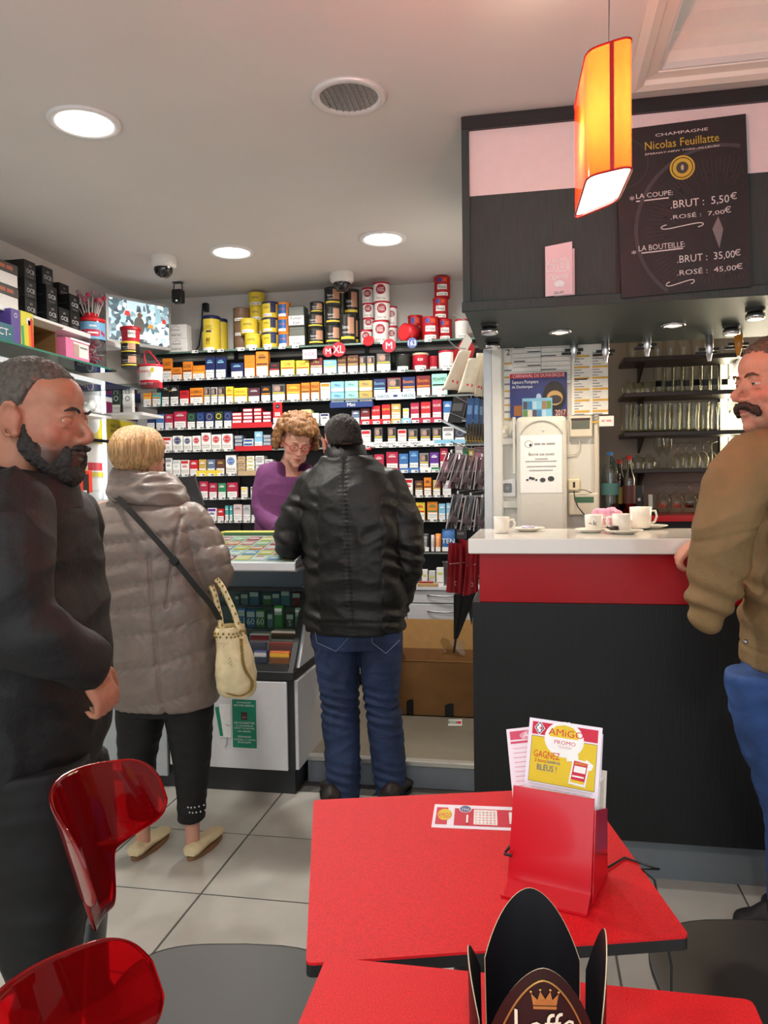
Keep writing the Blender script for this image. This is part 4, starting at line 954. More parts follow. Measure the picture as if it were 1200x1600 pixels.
# ------------------------------------------------------------------ man in the black jacket (seen from behind)
def man_black():
    y = 3.44
    T = Thing('person', (-.75, y, 0), 'person in a black zip jacket and blue jeans seen from behind at the counter', 'person')
    hp_ = W(532, 680, y+.0); R = Rot(D2(30), D2(-12)); pos = hp_+Vector((0, .02, -.042))
    mb = MB(); head_prims(mb, pos, R, 1.02)
    nk = W(540, 716, y); sh = W(548, 770, y)
    limb(mb, [pos+R @ Vector((0, -.03, -.05)), nk+Vector((0, .0, 0)), nk+Vector((.005, .0, -.08))], [.056, .058, .07])
    torso(mb, [(sh.x, y, .86, .15, .10), (sh.x, y, 1.0, .15, .10), (sh.x, y, 1.2, .16, .105), (sh.x, y, 1.38, .15, .09), (sh.x, y, 1.47, .08, .06)])
    LL = [W(523, 975, y), W(532, 1110, y-.01), W(536, 1235, y-.03)]; RL = [W(594, 970, y+.01), W(600, 1110, y+.03), W(611, 1232, y+.04)]
    for L in (LL, RL): limb(mb, [L[0]+Vector((0, 0, .05)), L[1], L[2]], [.075, .05, .04])
    # arms: left elbow on the counter, right hand in front
    AL = [W(492, 752, y), W(456, 838, y-.02), W(452, 858, y+.02), W(486, 850, y+.22)]
    AR = [W(606, 748, y), W(634, 840, y-.03), W(640, 872, y-.0), W(622, 935, y+.12)]
    for A in (AL, AR): limb(mb, A, [.05, .042, .042, .03])
    hand(mb, AL[3], (.3, 1, 0), (1, 0, 0), (0, 0, 1), .4); hand(mb, AR[3], (-.3, .6, -.4), (0, .3, 1), (1, 0, 0), .5)
    hd = head_disp(pos, R, 1.02)
    o = blob(mb, .006, 3, lambda c, n: hd(c), 'body', m_skin, skin_paint(pos, R, (178, 120, 100), (160, 90, 84), (190, 96, 80))); adopt(T, o)
    # jacket
    mj = mat((12, 13, 13), .5, var=.18, scale=14, bump=.12, bscale=120)
    mb = MB()
    rows = pxrows([(985, 480, 630, .150, 0), (960, 478, 632, .155, 0), (900, 479, 634, .160, 0), (850, 477, 634, .16, 0), (800, 474, 632, .155, 0), (765, 470, 626, .14, 0), (742, 482, 610, .115, 0), (726, 496, 594, .09, 0), (714, 504, 580, .078, .0)], y)
    torso(mb, rows, 2.6)
    limb(mb, [W(490, 758, y), W(462, 806, y-.02), W(452, 848, y-.01), W(462, 856, y+.06), W(484, 852, y+.20)], [.075, .072, .070, .064, .052])
    limb(mb, [W(608, 756, y), W(632, 808, y-.02), W(640, 858, y-.02), W(634, 905, y+.03), W(622, 945, y+.10)], [.072, .070, .066, .060, .052])
    xs = W(555, 850, y).x; hz = W(555, 985, y).z
    def dj(co, no):
        base = wrinkle(.006, (7, 7, 12), 3, .001)(co, no); sl = np.where(co[:, 0] < xs-.13, 1, 0)+np.where(co[:, 0] > xs+.15, 1, 0)
        back = (no[:, 1] < -.3)
        sx = xs-.015+(1.45-co[:, 2])*.045; g = -.0055*np.exp(-((co[:, 0]-sx)/.006)**2)*back*(co[:, 2] > hz+.06)
        g += .0022*np.exp(-((co[:, 0]-sx)/.02)**2)*np.sin(co[:, 2]*330)*back
        g += -.004*np.exp(-((co[:, 2]-(hz+.062))/.004)**2)*(np.abs(co[:, 0]-xs) < .25)
        # folds on sleeves and sides
        f2 = .006*np.sin(co[:, 2]*70+co[:, 0]*35+2*np.sin(co[:, 2]*23))*sl*np.clip((1.42-co[:, 2])/.1, 0, 1)
        return base+no*(g+f2)[:, None]
    jk = blob(mb, .007, 5, dj, 'jacket', mj); adopt(T, jk)
    mb = MB(); c0 = W(541, 722, y); c1 = W(538, 700, y)
    mb.rings([sring((c0.x, y+.0, c0.z-.02), .105, .088, 0, 2.2), sring((c0.x-.002, y, c0.z+.02), .098, .082, 0, 2.2), sring((c1.x, y+.005, c1.z+.012), .094, .08, 0, 2.2), sring((c1.x, y+.005, c1.z+.012), .084, .07, 0, 2.2), sring((c0.x, y, c0.z), .085, .07, 0, 2.2)], mj); adopt(T, T.part('collar', mb)) if False else T.part('collar', mb, parent=jk)
    # jeans
    mb = MB()
    hip = pxrows([(955, 486, 626, .125, 0), (985, 487, 627, .13, 0), (1010, 489, 627, .125, 0)], y); torso(mb, hip, 2.5)
    for rows in ([(985, 488, 560, .115, 0), (1050, 497, 560, .098, 0), (1100, 504, 559, .085, .01), (1120, 504, 560, .083, 0), (1160, 507, 561, .078, -.01), (1205, 511, 562, .078, -.02), (1246, 512, 561, .080, -.03)],
                 [(985, 560, 628, .115, 0), (1050, 565, 626, .098, 0), (1100, 572, 622, .085, .02), (1122, 574, 628, .083, .02), (1165, 579, 631, .078, .03), (1205, 584, 633, .078, .04), (1240, 589, 633, .080, .04)]):
        torso(mb, pxrows(rows, y), 2.2)
    zc = W(555, 1003, y).z
    def dn(co, no):
        a = wrinkle(.004, (8, 8, 14), 9, .001)(co, no)
        kn = np.exp(-((co[:, 2]-.42)/.09)**2)+.8*np.exp(-((co[:, 2]-.10)/.06)**2)
        a = a+no*(.005*kn*np.sin(co[:, 2]*150+co[:, 0]*30))[:, None]
        return a
    jn = blob(mb, .006, 4, dn, 'jeans', m_den); adopt(T, jn)
    # pocket stitching
    mst = pm(150, 140, 120)
    for pts in ([(492, 985), (495, 1004), (525, 1018), (545, 996)], [(582, 990), (581, 1004), (603, 1021), (625, 1000)]):
        mb = MB(); P = [W(u, v, y-.13) for u, v in pts]; mb.tube(P, .0015, pm(120, 128, 150), 5); T.part('pocket_seam', mb, parent=jn)
    ms = mat((40, 32, 28), .5, var=.1)
    for (u, v, u2, v2) in ((530, 1244, 494, 1243), (612, 1240, 640, 1225)):
        a = WZ(u, v, 0); b = a+Vector((-.08 if u < 560 else .06, .11, 0)); shoe(T, a+Vector((0, -.13, 0)), b, ms, BLACK, .045, .075)
    # hair
    def low(az):
        c = math.cos(az); return 1.02 if c > .75 else 1.02+(2.36-1.02)*smooth01((.75-c)/1.15)-.62*math.exp(-((abs((az+PI) % (2*PI)-PI)-1.60)/.26)**2)
    A, fs, mb = haircap(pos, R, low, (.083, .108, .096), ridge=.0015, freq=20, sc=1.02, seed=1, thick=.014, rough=.005); mb.add(A, fs, mat((40, 34, 32), .6, var=.6, scale=200, bump=.7, spec=.35), True); T.part('hair', mb)
    # glasses pushed up: temple at the left
    mb = MB(); P = [pos+R @ (Vector((-.088, .09, .055))), pos+R @ (Vector((-.089, .02, .03))), pos+R @ (Vector((-.088, -.02, -.01)))]; mb.tube(P, .0022, BLACK, 6)
    mb.tube([pos+R @ Vector((-.085+.05*k/6, .098+.01*math.sin(k), .06+.018*math.sin(k*PI/3))) for k in range(7)], .002, BLACK, 5); T.part('glasses', mb)
man_black()
# ------------------------------------------------------------------ woman in the quilted taupe coat
def woman_coat():
    y = 2.78
    T = Thing('person', (-1.4, y, 0), 'person with blond bob in a taupe quilted coat and black cropped trousers', 'person')
    R = Rot(D2(-18), D2(-8), D2(4)); hp_ = W(217, 706, y); pos = hp_+Vector((0, .015, -.035)); sc = .98
    mb = MB(); head_prims(mb, pos, R, sc, .92, .95); nk = W(220, 760, y)
    limb(mb, [pos+R @ Vector((0, -.03, -.05)), nk, nk-Vector((0, 0, .1))], [.05, .05, .06])
    torso(mb, [(-1.41, y, .70, .14, .10), (-1.42, y, .9, .15, .11), (-1.43, y, 1.15, .15, .10), (-1.45, y, 1.3, .14, .08), (-1.45, y, 1.37, .07, .06)])
    la = WZ(222, 1322, 0); ra = WZ(300, 1322, 0)
    LLg = [W(222, 1090, y), W(215, 1190, y), W(222, 1270, y-.02), W(224, 1318, y-.02)]; RLg = [W(295, 1090, y), W(299, 1190, y), W(300, 1270, y-.0), W(301, 1318, y+.0)]
    for L in (LLg, RLg): limb(mb, L, [.06, .045, .030, .028])
    AL = [W(165, 800, y), W(150, 870, y), W(155, 900, y+.15), W(185, 890, y+.35)]; AR = [W(300, 805, y), W(333, 880, y), W(338, 905, y+.06), W(310, 890, y+.28)]
    for A in (AL, AR): limb(mb, A, [.045, .04, .035, .026])
    hand(mb, AL[3], (.3, 1, 0), (1, 0, 0), (0, 0, 1), .4); hand(mb, AR[3], (-.3, 1, 0), (1, 0, 0), (0, 0, 1), .4)
    hd = head_disp(pos, R, sc)
    adopt(T, blob(mb, .006, 3, lambda c, n: hd(c), 'body', m_skin, skin_paint(pos, R, (196, 146, 124), (170, 100, 96), (200, 110, 92))))
    mc = mat((118, 106, 99), .40, var=.08, scale=20, bump=.10, bscale=140, spec=.6)
    mb = MB()
    rows = pxrows([(1096, 176, 332, .155, 0), (1085, 172, 335, .165, 0), (1040, 165, 337, .175, 0), (980, 160, 334, .17, 0), (920, 156, 328, .165, 0), (870, 152, 322, .155, 0), (830, 150, 316, .145, 0), (803, 158, 304, .125, 0), (785, 176, 286, .10, 0), (772, 186, 272, .085, 0)], y)
    torso(mb, rows, 2.4)
    limb(mb, [W(172, 812, y), W(155, 850, y), W(152, 890, y+.05), W(175, 890, y+.28)], [.075, .072, .068, .05])
    limb(mb, [W(296, 815, y), W(318, 850, y-.0), W(334, 888, y+.0), W(332, 903, y+.06), W(312, 890, y+.26)], [.076, .074, .070, .062, .05])
    x1a, z1a = W(189, 792, y).x, W(189, 792, y).z; x1b, z1b = W(203, 1086, y).x, W(203, 1086, y).z
    x2a, z2a = W(262, 860, y).x, W(262, 860, y).z; x2b, z2b = W(282, 1065, y).x, W(282, 1065, y).z
    ztop = W(220, 800, y).z; xr = W(306, 850, y).x
    def dq(co, no):
        x, z = co[:, 0], co[:, 2]; back = no[:, 1] < .35
        s1 = x1a+(x1b-x1a)*(z1a-z)/(z1a-z1b); s2 = x2a+(x2b-x2a)*(z2a-z)/(z2a-z2b)
        sl = np.where(x < s1, -.10, np.where(x < s2, .16, .32)); x0 = np.where(x < s1, s1, np.where(x < s2, s1, s2)); off = np.where(x < s2, 0, .16*(s2-s1))
        sp = .112+.03*np.clip((ztop-z)/.5, 0, 1); h = (z-sl*(x-x0)-off-.03)/sp; arm = x > xr+(1.2-z)*.02
        fr = h-np.floor(h); puff = np.sqrt(np.clip(np.sin(PI*fr), 0, 1)); d = .008*puff-.004
        v = np.minimum(np.abs(x-s1), np.where(z < z2a, np.abs(x-s2), 1)); d = d-.009*np.exp(-(v/.007)**2)
        top = np.clip((ztop-.02-z)/.05, 0, 1); d = d*top*back
        # radiating small creases along seams
        d = d+.0022*np.sin(x*190+9*np.sin(z*30))*np.exp(-((fr-.5)/.28)**2*0)*(1-puff)*1.2*top
        # armhole seam
        d = d-.007*np.exp(-((x-(xr-.03+.10*(z-1.2)))/.006)**2)*(z > .98)*(z < 1.32)*back
        return wrinkle(.0035, (9, 9, 12), 5, .0008)(co, no)+no*d[:, None]
    ct = blob(mb, .006, 4, dq, 'coat', mc); adopt(T, ct)
    # rolled collar
    mb = MB(); rs = []
    c = W(228, 765, y)
    for a, b, z, sh in ((.155, .118, -.05, .012), (.158, .120, -.02, .008), (.148, .115, .015, .002), (.125, .100, .055, -.008), (.105, .09, .075, -.014), (.092, .08, .06, -.014), (.09, .08, .0, 0)):
        rs.append(sring((c.x+sh, y, c.z+z), a, b, 0, 2.1, 44, (-.10, 0)))
    mb.rings(rs, DM, cap=True)
    def dcol(co, no): return wrinkle(.006, (10, 10, 26), 2, .001)(co, no)
    adopt(T, blob(mb, .006, 3, dcol, 'collar', mc), ct)
    # trousers
    mt = mat((9, 9, 11), .7, var=.15, scale=20, bump=.1)
    mb = MB(); torso(mb, pxrows([(1060, 184, 330, .12, 0), (1095, 186, 330, .12, 0), (1110, 187, 330, .115, 0)], y), 2.4)
    torso(mb, pxrows([(1090, 187, 258, .105, 0), (1140, 188, 250, .09, 0), (1190, 190, 240, .075, 0), (1240, 192, 240, .06, -.01), (1278, 196, 240, .055, -.02)], y), 2.2)
    torso(mb, pxrows([(1090, 258, 330, .105, 0), (1140, 266, 328, .09, 0), (1190, 275, 325, .075, 0), (1240, 279, 320, .06, 0), (1280, 281, 318, .055, 0)], y), 2.2)
    tr_ = blob(mb, .006, 3, wrinkle(.003, (8, 8, 16), 4, .001), 'trousers', mt); adopt(T, tr_)
    mb = MB()
    for (cu, dv) in ((299, 0), (217, 0)):
        for rr, v in ((0, 1262), (1, 1270)):
            for k in range(7):
                p = W(cu-16+k*5.2+rr*2.4, v, y-.06); bx_ = (k-3)/3.6; p.y += .035*bx_*bx_; mb.ell(p, (.0042, .003, .0042), CHROME, nu=8, nv=6)
    T.part('stud', mb, parent=tr_)['kind'] = 'stuff'
    # moccasins
    mm = mat((214, 198, 158), .55, var=.06, scale=40, bump=.1); mso = mat((132, 98, 66), .7, var=.1)
    for (u, v, ut, vt, du) in ((208, 1346, 256, 1306, 0), (296, 1346, 339, 1306, 0)):
        a = WZ(u, v, 0); b = WZ(ut, vt, 0); d = (b-a).normalized(); shoe(T, a, a+d*.245, mm, mso, .040, .062, True, 'moccasin')
    # hair: blond bob
    def low(az):
        c = math.cos(az); return 1.0 if c > .72 else 1.0+(2.42-1.0+.10*mn.noise(Vector((math.sin(az)*6, c*6, 2))))*smooth01((.72-c)/.75)
    A, fs, mb = haircap(pos, R, low, (.098, .124, .100), sc=sc, ridge=.008, freq=44, flare=.42, drop=.012, seed=4, thick=.02, taper=.2)
    mb.add(A, fs, mat((176, 138, 94), .45, var=.42, scale=55, stretch=(3, 3, .2), bump=.55), True); T.part('hair', mb)
    # crossbody strap
    ms = mat((26, 24, 24), .5, var=.1)
    mb = MB(); P = [W(178, 772, y-.10), W(205, 800, y-.155), W(240, 838, y-.185), W(275, 878, y-.195), W(305, 915, y-.185), W(330, 945, y-.15), W(343, 968, y-.10)]
    q = catmull([tuple(p) for p in P], 6); rs = []
    for i, p in enumerate(q):
        t = Vector(q[min(i+1, len(q)-1)])-Vector(q[max(i-1, 0)]); t.normalize(); n = Vector((0, -1, 0)); s = t.cross(n).normalized()*(.011); n2 = s.cross(t).normalized()*.0025
        p = Vector(p); rs.append([p+s+n2, p-s+n2, p-s-n2, p+s-n2])
    mb.rings(rs, ms, smooth=False); st = T.part('shoulder_strap', mb)
    mb = MB(); c = W(272, 876, y-.205); mb.box(c.x-.016, c.x+.016, c.y-.004, c.y+.004, c.z-.016, c.z+.016, BLACK, bevel=.003, R=Euler((0, D2(48), 0))); T.part('buckle', mb, parent=st)
    return T
woman_coat()
# handbag
def handbag():
    y = 2.74
    T = Thing('handbag', W(370, 1085, y), 'cream leather handbag with gold whipstitch edges hanging at the hip', 'bag')
    mc = mat((226, 210, 168), .5, var=.07, scale=25, bump=.08); mg = mat((150, 124, 62), .4, .5, var=.15)
    mb = MB(); torso(mb, pxrows([(1086, 352, 392, .045, 0), (1078, 344, 397, .062, 0), (1050, 341, 397, .070, 0), (1020, 342, 391, .065, 0), (1000, 342, 383, .06, 0), (985, 340, 377, .055, 0)], y), 2.6)
    b = blob(mb, .005, 3, wrinkle(.003, (14, 14, 14), 7, .001), 'body', mc); adopt(T, b)
    mb = MB(); rs = pxrows([(1000, 342, 378, .064, 0), (985, 339, 379, .064, 0), (978, 341, 379, .060, 0)], y)
    mb.rings([sring(r[:3], r[3], r[4], 0, 2.6, 40) for r in rs], mc, cap=False); o = T.part('collar_band', mb)
    # front gusset panel outlined by whip stitching
    def stitch(pts, nm, off):
        mb = MB(); q = catmull([tuple(W(u, v, y-off(u, v))) for u, v in pts], 9)
        for i, p in enumerate(q):
            s = .006 if i % 2 else -.006; p = Vector(p); r = Vector(q[min(i+1, len(q)-1)]); mb.tube([p+Vector((s, .0, 0)), p+Vector((-s, -.003, .002))], .0022, mg, 5)
        mb.tube([Vector(p) for p in q], .0016, mg, 5); o = T.part(nm, mb, parent=b); o['kind'] = 'stuff'
    off = lambda u, v: .066-.02*abs((u-369)/28)**2
    stitch([(347, 1000), (356, 1022), (361, 1042), (359, 1052), (352, 1066), (350, 1078), (362, 1086), (378, 1087), (392, 1078), (394, 1064), (385, 1050), (380, 1035), (378, 1014), (377, 998)], 'whipstitch', off)
    mb = MB(); q = [sring(r[:3], r[3]+.002, r[4]+.002, 0, 2.6, 40) for r in pxrows([(988, 340, 379, .064, 0)], y)][0]
    for i in range(0, 40): mb.ell(q[i]+Vector((0, 0, .006*(-1)**i)), (.004, .004, .005), mg, nu=8, nv=6)
    T.part('whipstitch', mb, parent=o)['kind'] = 'stuff'
    for pts in ([(346, 985), (344, 965), (340, 948), (336, 930), (330, 915)], [(374, 985), (366, 958), (356, 935), (346, 915), (338, 905)]):
        mb = MB(); q = catmull([tuple(W(u, v, y-.02)) for u, v in pts], 4); mb.tube([Vector(p) for p in q], .011, mc, 8); hdl = T.part('handle', mb)
        mb = MB()
        for i, p in enumerate(q): mb.ell(Vector(p)+Vector((.008*(-1)**i, -.008, 0)), (.004, .004, .006), mg, nu=8, nv=6)
        T.part('stitch', mb, parent=hdl)['kind'] = 'stuff'
    return T
handbag()
# ------------------------------------------------------------------ clerk in the purple sweater
def clerk():
    y = 4.22
    T = Thing('person', (-1.33, y, .128), 'person with curly ginger hair and red glasses in a purple sweater behind the counter', 'person')
    R = Rot(D2(180+30), D2(-24), D2(-6)); pos = W(463, 690, y-.02); sc = 1.0
    mb = MB(); head_prims(mb, pos, R, sc, .95, .92); ck = W(447, 742, y+.03)
    limb(mb, [pos+R @ Vector((0, -.03, -.04)), pos+R @ Vector((0, -.03, -.11)), Vector((ck.x, y+.06, ck.z+.02)), Vector((ck.x, y+.06, ck.z-.08))], [.05, .050, .062, .08])
    torso(mb, [(-1.36, y+.10, 1.0, .13, .09), (-1.36, y+.08, 1.2, .14, .10), (-1.36, y+.06, 1.38, .14, .09), (-1.36, y+.05, 1.47, .08, .06)])
    for x in (-1.44, -1.28): limb(mb, [(x, y+.12, 1.0), (x, y+.12, .6), (x, y+.12, .16)], [.07, .05, .04])
    AL = [W(416, 738, y+.02), W(417, 800, y), W(440, 822, y-.14), W(462, 812, y-.28)]; AR = [W(472, 745, y+.07), W(490, 790, y+.01), W(490, 812, y-.15), W(478, 812, y-.28)]
    for A in (AL, AR): limb(mb, A, [.034, .034, .030, .024])
    hand(mb, AL[3], (.4, -1, 0), (1, .4, 0), (0, 0, 1), .4, .9); hand(mb, AR[3], (-.4, -1, 0), (1, -.4, 0), (0, 0, 1), .4, .9)
    hd = head_disp(pos, R, sc)
    adopt(T, blob(mb, .005, 3, lambda c, n: hd(c), 'body', m_skin, skin_paint(pos, R, (214, 160, 140), (178, 84, 82), (220, 130, 116))))
    eyes(T, pos, R, sc, (70, 80, 90), (206, 150, 132), -.05, .25); brows(T, pos, R, hairmat((150, 100, 60)), sc, .0024)
    msw = mat((112, 58, 108), .8, var=.12, scale=120, bump=.2, bscale=300)
    mb = MB()
    rows = pxrows([(900, 404, 478, .15, .10), (860, 402, 478, .15, .09), (820, 402, 478, .145, .07), (780, 404, 480, .14, .05), (750, 404, 486, .125, .04), (733, 410, 484, .10, .03), (722, 424, 478, .075, .02)], y); torso(mb, rows, 2.4)
    limb(mb, [W(418, 742, y+.02), W(410, 775, y+.0), W(414, 806, y-.04), W(440, 824, y-.15), W(460, 814, y-.26)], [.066, .060, .056, .048, .036])
    limb(mb, [W(474, 738, y+.05), W(488, 770, y+.02), W(492, 806, y-.03), W(484, 814, y-.16), W(478, 812, y-.26)], [.060, .055, .050, .044, .036])
    # neckline scooped: cut away by pushing the front under the skin
    nc = W(456, 730, y-.06)
    def dn(co, no):
        c = wrinkle(.004, (8, 8, 11), 6, .001)(co, no); g = np.exp(-(((co-np.array([nc.x, y-.05, nc.z+.005]))/np.array([.062, .10, .042]))**4).sum(1)); c[:, 1] += g*.12; c[:, 2] -= g*.06
        return c
    adopt(T, blob(mb, .006, 4, dn, 'sweater', msw))
    mb = MB()
    for x in (-1.44, -1.28): limb(mb, [(x, y+.12, 1.02), (x, y+.12, .6), (x, y+.12, .19)], [.095, .075, .06])
    torso(mb, [(-1.36, y+.1, .9, .16, .12), (-1.36, y+.1, 1.05, .155, .115)]); adopt(T, blob(mb, .01, 3, None, 'trousers', mat((28, 28, 34), .7, var=.1)))
    for x in (-1.44, -1.28): shoe(T, (x, y+.2, .128), (x+.03, y-.04, .128), BLACK, BLACK)
    # curly hair from many soft locks
    mb = MB(); rr = random.Random(5)
    for k in range(420):
        az = rr.uniform(0, 2*PI); c = math.cos(az); lowz = 1.18 if c > .62 else 1.18+1.25*smooth01((.62-c)/.5)
        th = math.acos(rr.uniform(math.cos(lowz), 1)); ex = rr.uniform(.98, 1.12)
        st = math.sin(th) if th < PI/2 else 1.0
        p = pos+R @ (Vector((math.sin(az)*st*.106*ex, -.018+math.cos(az)*st*.116*ex, .038+math.cos(th)*.106*ex)))
        r = rr.uniform(.012, .021); mb.ell(p, (r, r, r*rr.uniform(.8, 1.4)), DM, nu=10, nv=8)
    adopt(T, blob(mb, .005, 2, wrinkle(.003, (60, 60, 30), 3, .002), 'hair', mat((132, 90, 50), .5, var=.5, scale=40, stretch=(2, 2, .6), bump=.5)))
    mb = MB(); mr = mat((176, 40, 36), .25, var=.05)
    for s in (-1, 1):
        mb.tube([pos+R @ Vector((s*.032+.024*math.cos(t), .104-.008*abs(math.cos(t)), -.004+.017*math.sin(t))) for t in np.linspace(0, 2*PI, 22)], .002, mr, 6, False)
        mb.tube([pos+R @ Vector((s*.056, .096, .0)), pos+R @ Vector((s*.076, .05, .002)), pos+R @ Vector((s*.082, -.01, .002))], .0018, mr, 5)
    mb.tube([pos+R @ Vector((-.009, .106, .0)), pos+R @ Vector((0, .110, .003)), pos+R @ Vector((.009, .106, .0))], .002, mr, 5); T.part('glasses', mb)
clerk()
# ------------------------------------------------------------------ man in the tan jacket at the bar
def man_tan():
    y = 2.33
    T = Thing('person', (.78, y, 0), 'person with dark moustache in a tan canvas jacket leaning at the bar', 'person')
    R = Rot(D2(90+24), D2(-2), D2(0)); pos = W(1209, 600, y); sc = 1.04
    mb = MB(); head_prims(mb, pos, R, sc, 1.06, 1.12)
    cx = pos.x+.06
    limb(mb, [pos+R @ Vector((0, -.03, -.05)), pos+R @ Vector((0, -.045, -.13)), Vector((cx+.03, y+.01, 1.44))], [.062, .064, .08])
    torso(mb, [(cx+.02, y, .85, .11, .15), (cx+.02, y, 1.0, .12, .16), (cx+.03, y, 1.2, .12, .18), (cx+.04, y, 1.38, .11, .18), (cx+.04, y, 1.46, .07, .09)])
    AN = [W(1172, 730, y-.16), W(1120, 880, y-.14), W(1122, 912, y-.11), W(1152, 922, y+.05)]          # near (left) arm, hanging
    hnd = W(1094, 843, 2.70); AF = [Vector((cx, y+.18, 1.40)), Vector((cx-.02, y+.30, 1.16)), Vector((hnd.x+.10, 2.70, 1.215)), hnd]
    for A in (AN, AF): limb(mb, A, [.05, .042, .036, .028])
    hand(mb, AN[3]+Vector((.05, .06, 0)), (.9, .5, -.3), (0, .3, -1), (-.3, -1, 0), .5, .9)
    hand(mb, hnd+Vector((.030, .0, .0)), (-.85, 0, -.40), (.15, -1, -.1), (-.40, -.1, .85), .80, .98, 1)
    for A in ([Vector((cx+.0, y-.08, .9)), W(1212, 1150, y-.06), W(1245, 1395, y+.12)], [Vector((cx, y+.09, .9)), W(1220, 1150, y+.12), W(1248, 1400, y+.26)]): limb(mb, A, [.06, .036, .028])
    hd = head_disp(pos, R, sc)
    adopt(T, blob(mb, .0042, 3, lambda c, n: hd(c), 'body', m_skin, skin_paint(pos, R, (206, 142, 116), (176, 96, 88), (204, 100, 84), ((150, 104, 88), .35))))
    eyes(T, pos, R, sc, (66, 74, 70), (198, 130, 108), .20, .20); brows(T, pos, R, hairmat((88, 64, 48)), sc, .0036)
    # moustache
    mb = MB()
    def E(c, r, rz=0): mb.ell(pos+R @ (Vector(c)*sc), tuple(q*sc for q in r), DM, R @ Matrix.Rotation(rz, 3, 'Y'), 16, 10)
    for s in (-1, 1): E((s*.010, .1005, -.0565), (.013, .0095, .0095)); E((s*.022, .095, -.061), (.014, .0095, .0105), s*.35); E((s*.033, .086, -.068), (.009, .009, .0125), s*.6); E((s*.039, .080, -.077), (.0055, .007, .010), s*.4)
    adopt(T, blob(mb, .0035, 2, wrinkle(.003, (150, 150, 40), 2, .001), 'moustache', mat((56, 40, 32), .7, var=.4, scale=120, bump=.5)))
    def low(az):
        c = math.cos(az); return 1.30 if c > .74 else 1.30+(2.15-1.30)*smooth01((.70-c)/.62)
    A, fs, mb = haircap(pos, R, low, (.083, .106, .096), ridge=.002, freq=30, sc=sc, seed=8, thick=.014, rough=.004); mb.add(A, fs, mat((84, 72, 58), .6, var=.35, scale=90, stretch=(2, 2, .5), bump=.5), True); T.part('hair', mb)
    # shirt collar
    mb = MB(); c = pos+R @ Vector((0, -.045, -.15))
    mb.rings([sring((c.x+.02, c.y, c.z-.05), .10, .095), sring((c.x+.005, c.y, c.z), .088, .086, 0, 2.2, 36, (.12, 0)), sring((c.x+.005, c.y, c.z+.018), .082, .08, 0, 2.2, 36, (.16, 0)), sring((c.x+.005, c.y, c.z+.0), .072, .07), sring((c.x+.02, c.y, c.z-.05), .07, .07)], mat((196, 196, 194), .8, var=.06, scale=60, bump=.1)); T.part('shirt_collar', mb)
    # jacket
    mj = mat((132, 106, 70), .8, var=.16, scale=8, bump=.25, bscale=180)
    mb = MB()
    rows = [(cx+.03, y, .905, .165, .21), (cx+.03, y, .95, .165, .215), (cx+.035, y, 1.08, .165, .22), (cx+.04, y, 1.22, .16, .225), (cx+.045, y, 1.35, .15, .225), (cx+.05, y, 1.42, .125, .19), (cx+.055, y, 1.485, .10, .12), (cx+.05, y, 1.51, .088, .095)]
    torso(mb, rows, 2.3)
    limb(mb, [W(1178, 722, y-.13), W(1146, 775, y-.17), W(1130, 840, y-.17), W(1119, 900, y-.15), W(1112, 935, y-.13), W(1107, 957, y-.115)], [.085, .082, .075, .070, .062, .052])
    limb(mb, [Vector((cx+.02, y+.17, 1.40)), Vector((cx-.02, y+.26, 1.26)), Vector((cx-.03, y+.33, 1.20)), Vector((hnd.x+.075, 2.70, hnd.z+.004))], [.085, .075, .064, .042])
    def dj(co, no):
        c = wrinkle(.007, (6, 6, 9), 12, .0012)(co, no); x, z, yy = co[:, 0], co[:, 2], co[:, 1]
        d = -.005*np.exp(-((z-(1.335+.25*(x-cx)-.0))/.005)**2)*(no[:, 1] < -.2)
        d += .006*np.sin(z*60+x*40+3*np.sin(z*17))*(x < cx-.05)*np.clip((1.3-z)/.2, 0, 1)
        d += -.004*np.exp(-((z-.955)/.004)**2)
        return c+no*d[:, None]
    jk = blob(mb, .006, 5, dj, 'jacket', mj); adopt(T, jk)
    mb = MB(); c = W(1097, 960, y-.115); 
    for (u, v, dy) in ((1165, 1003, -.215),):
        p = W(u, v, y+dy); mb.lathe([(.001, .006), (.006, .005), (.007, 0)], STEEL, p, 12, M=Matrix.Rotation(PI/2, 3, 'X'))
    T.part('snap_button', mb, parent=jk)
    mb = MB(); rs = [sring((cx+.05, y, 1.50), .098, .105), sring((cx+.045, y, 1.53), .10, .10, 0, 2.2, 36, (.1, 0)), sring((cx+.055, y, 1.545), .095, .095, 0, 2.2, 36, (.15, 0)), sring((cx+.05, y, 1.52), .085, .085), sring((cx+.05, y, 1.49), .085, .085)]
    mb.rings(rs, mj); T.part('collar', mb, parent=jk)
    # jeans
    mb = MB(); torso(mb, [(cx+.02, y, .96, .145, .18), (cx+.02, y, .88, .15, .185), (cx+.02, y, .80, .15, .18)], 2.4)
    torso(mb, pxrows([(1050, 1134, 1245, .10, -.09), (1100, 1140, 1235, .098, -.08), (1180, 1163, 1240, .09, -.05), (1280, 1196, 1262, .08, .05), (1400, 1203, 1262, .075, .12), (1440, 1206, 1262, .075, .13)], y), 2.2)
    torso(mb, pxrows([(1050, 1160, 1255, .10, .09), (1180, 1185, 1255, .09, .12), (1280, 1210, 1270, .08, .2), (1395, 1222, 1275, .075, .26), (1425, 1222, 1275, .075, .27)], y), 2.2)
    adopt(T, blob(mb, .007, 4, wrinkle(.005, (8, 8, 12), 15, .001), 'jeans', mat((42, 74, 130), .75, var=.28, scale=10, bump=.25, bscale=260)))
    h = WZ(1216, 1468, 0); t = WZ(1146, 1448, 0); shoe(T, h, t, mat((26, 25, 26), .6, var=.1), BLACK, .05, .105, False, 'boot')
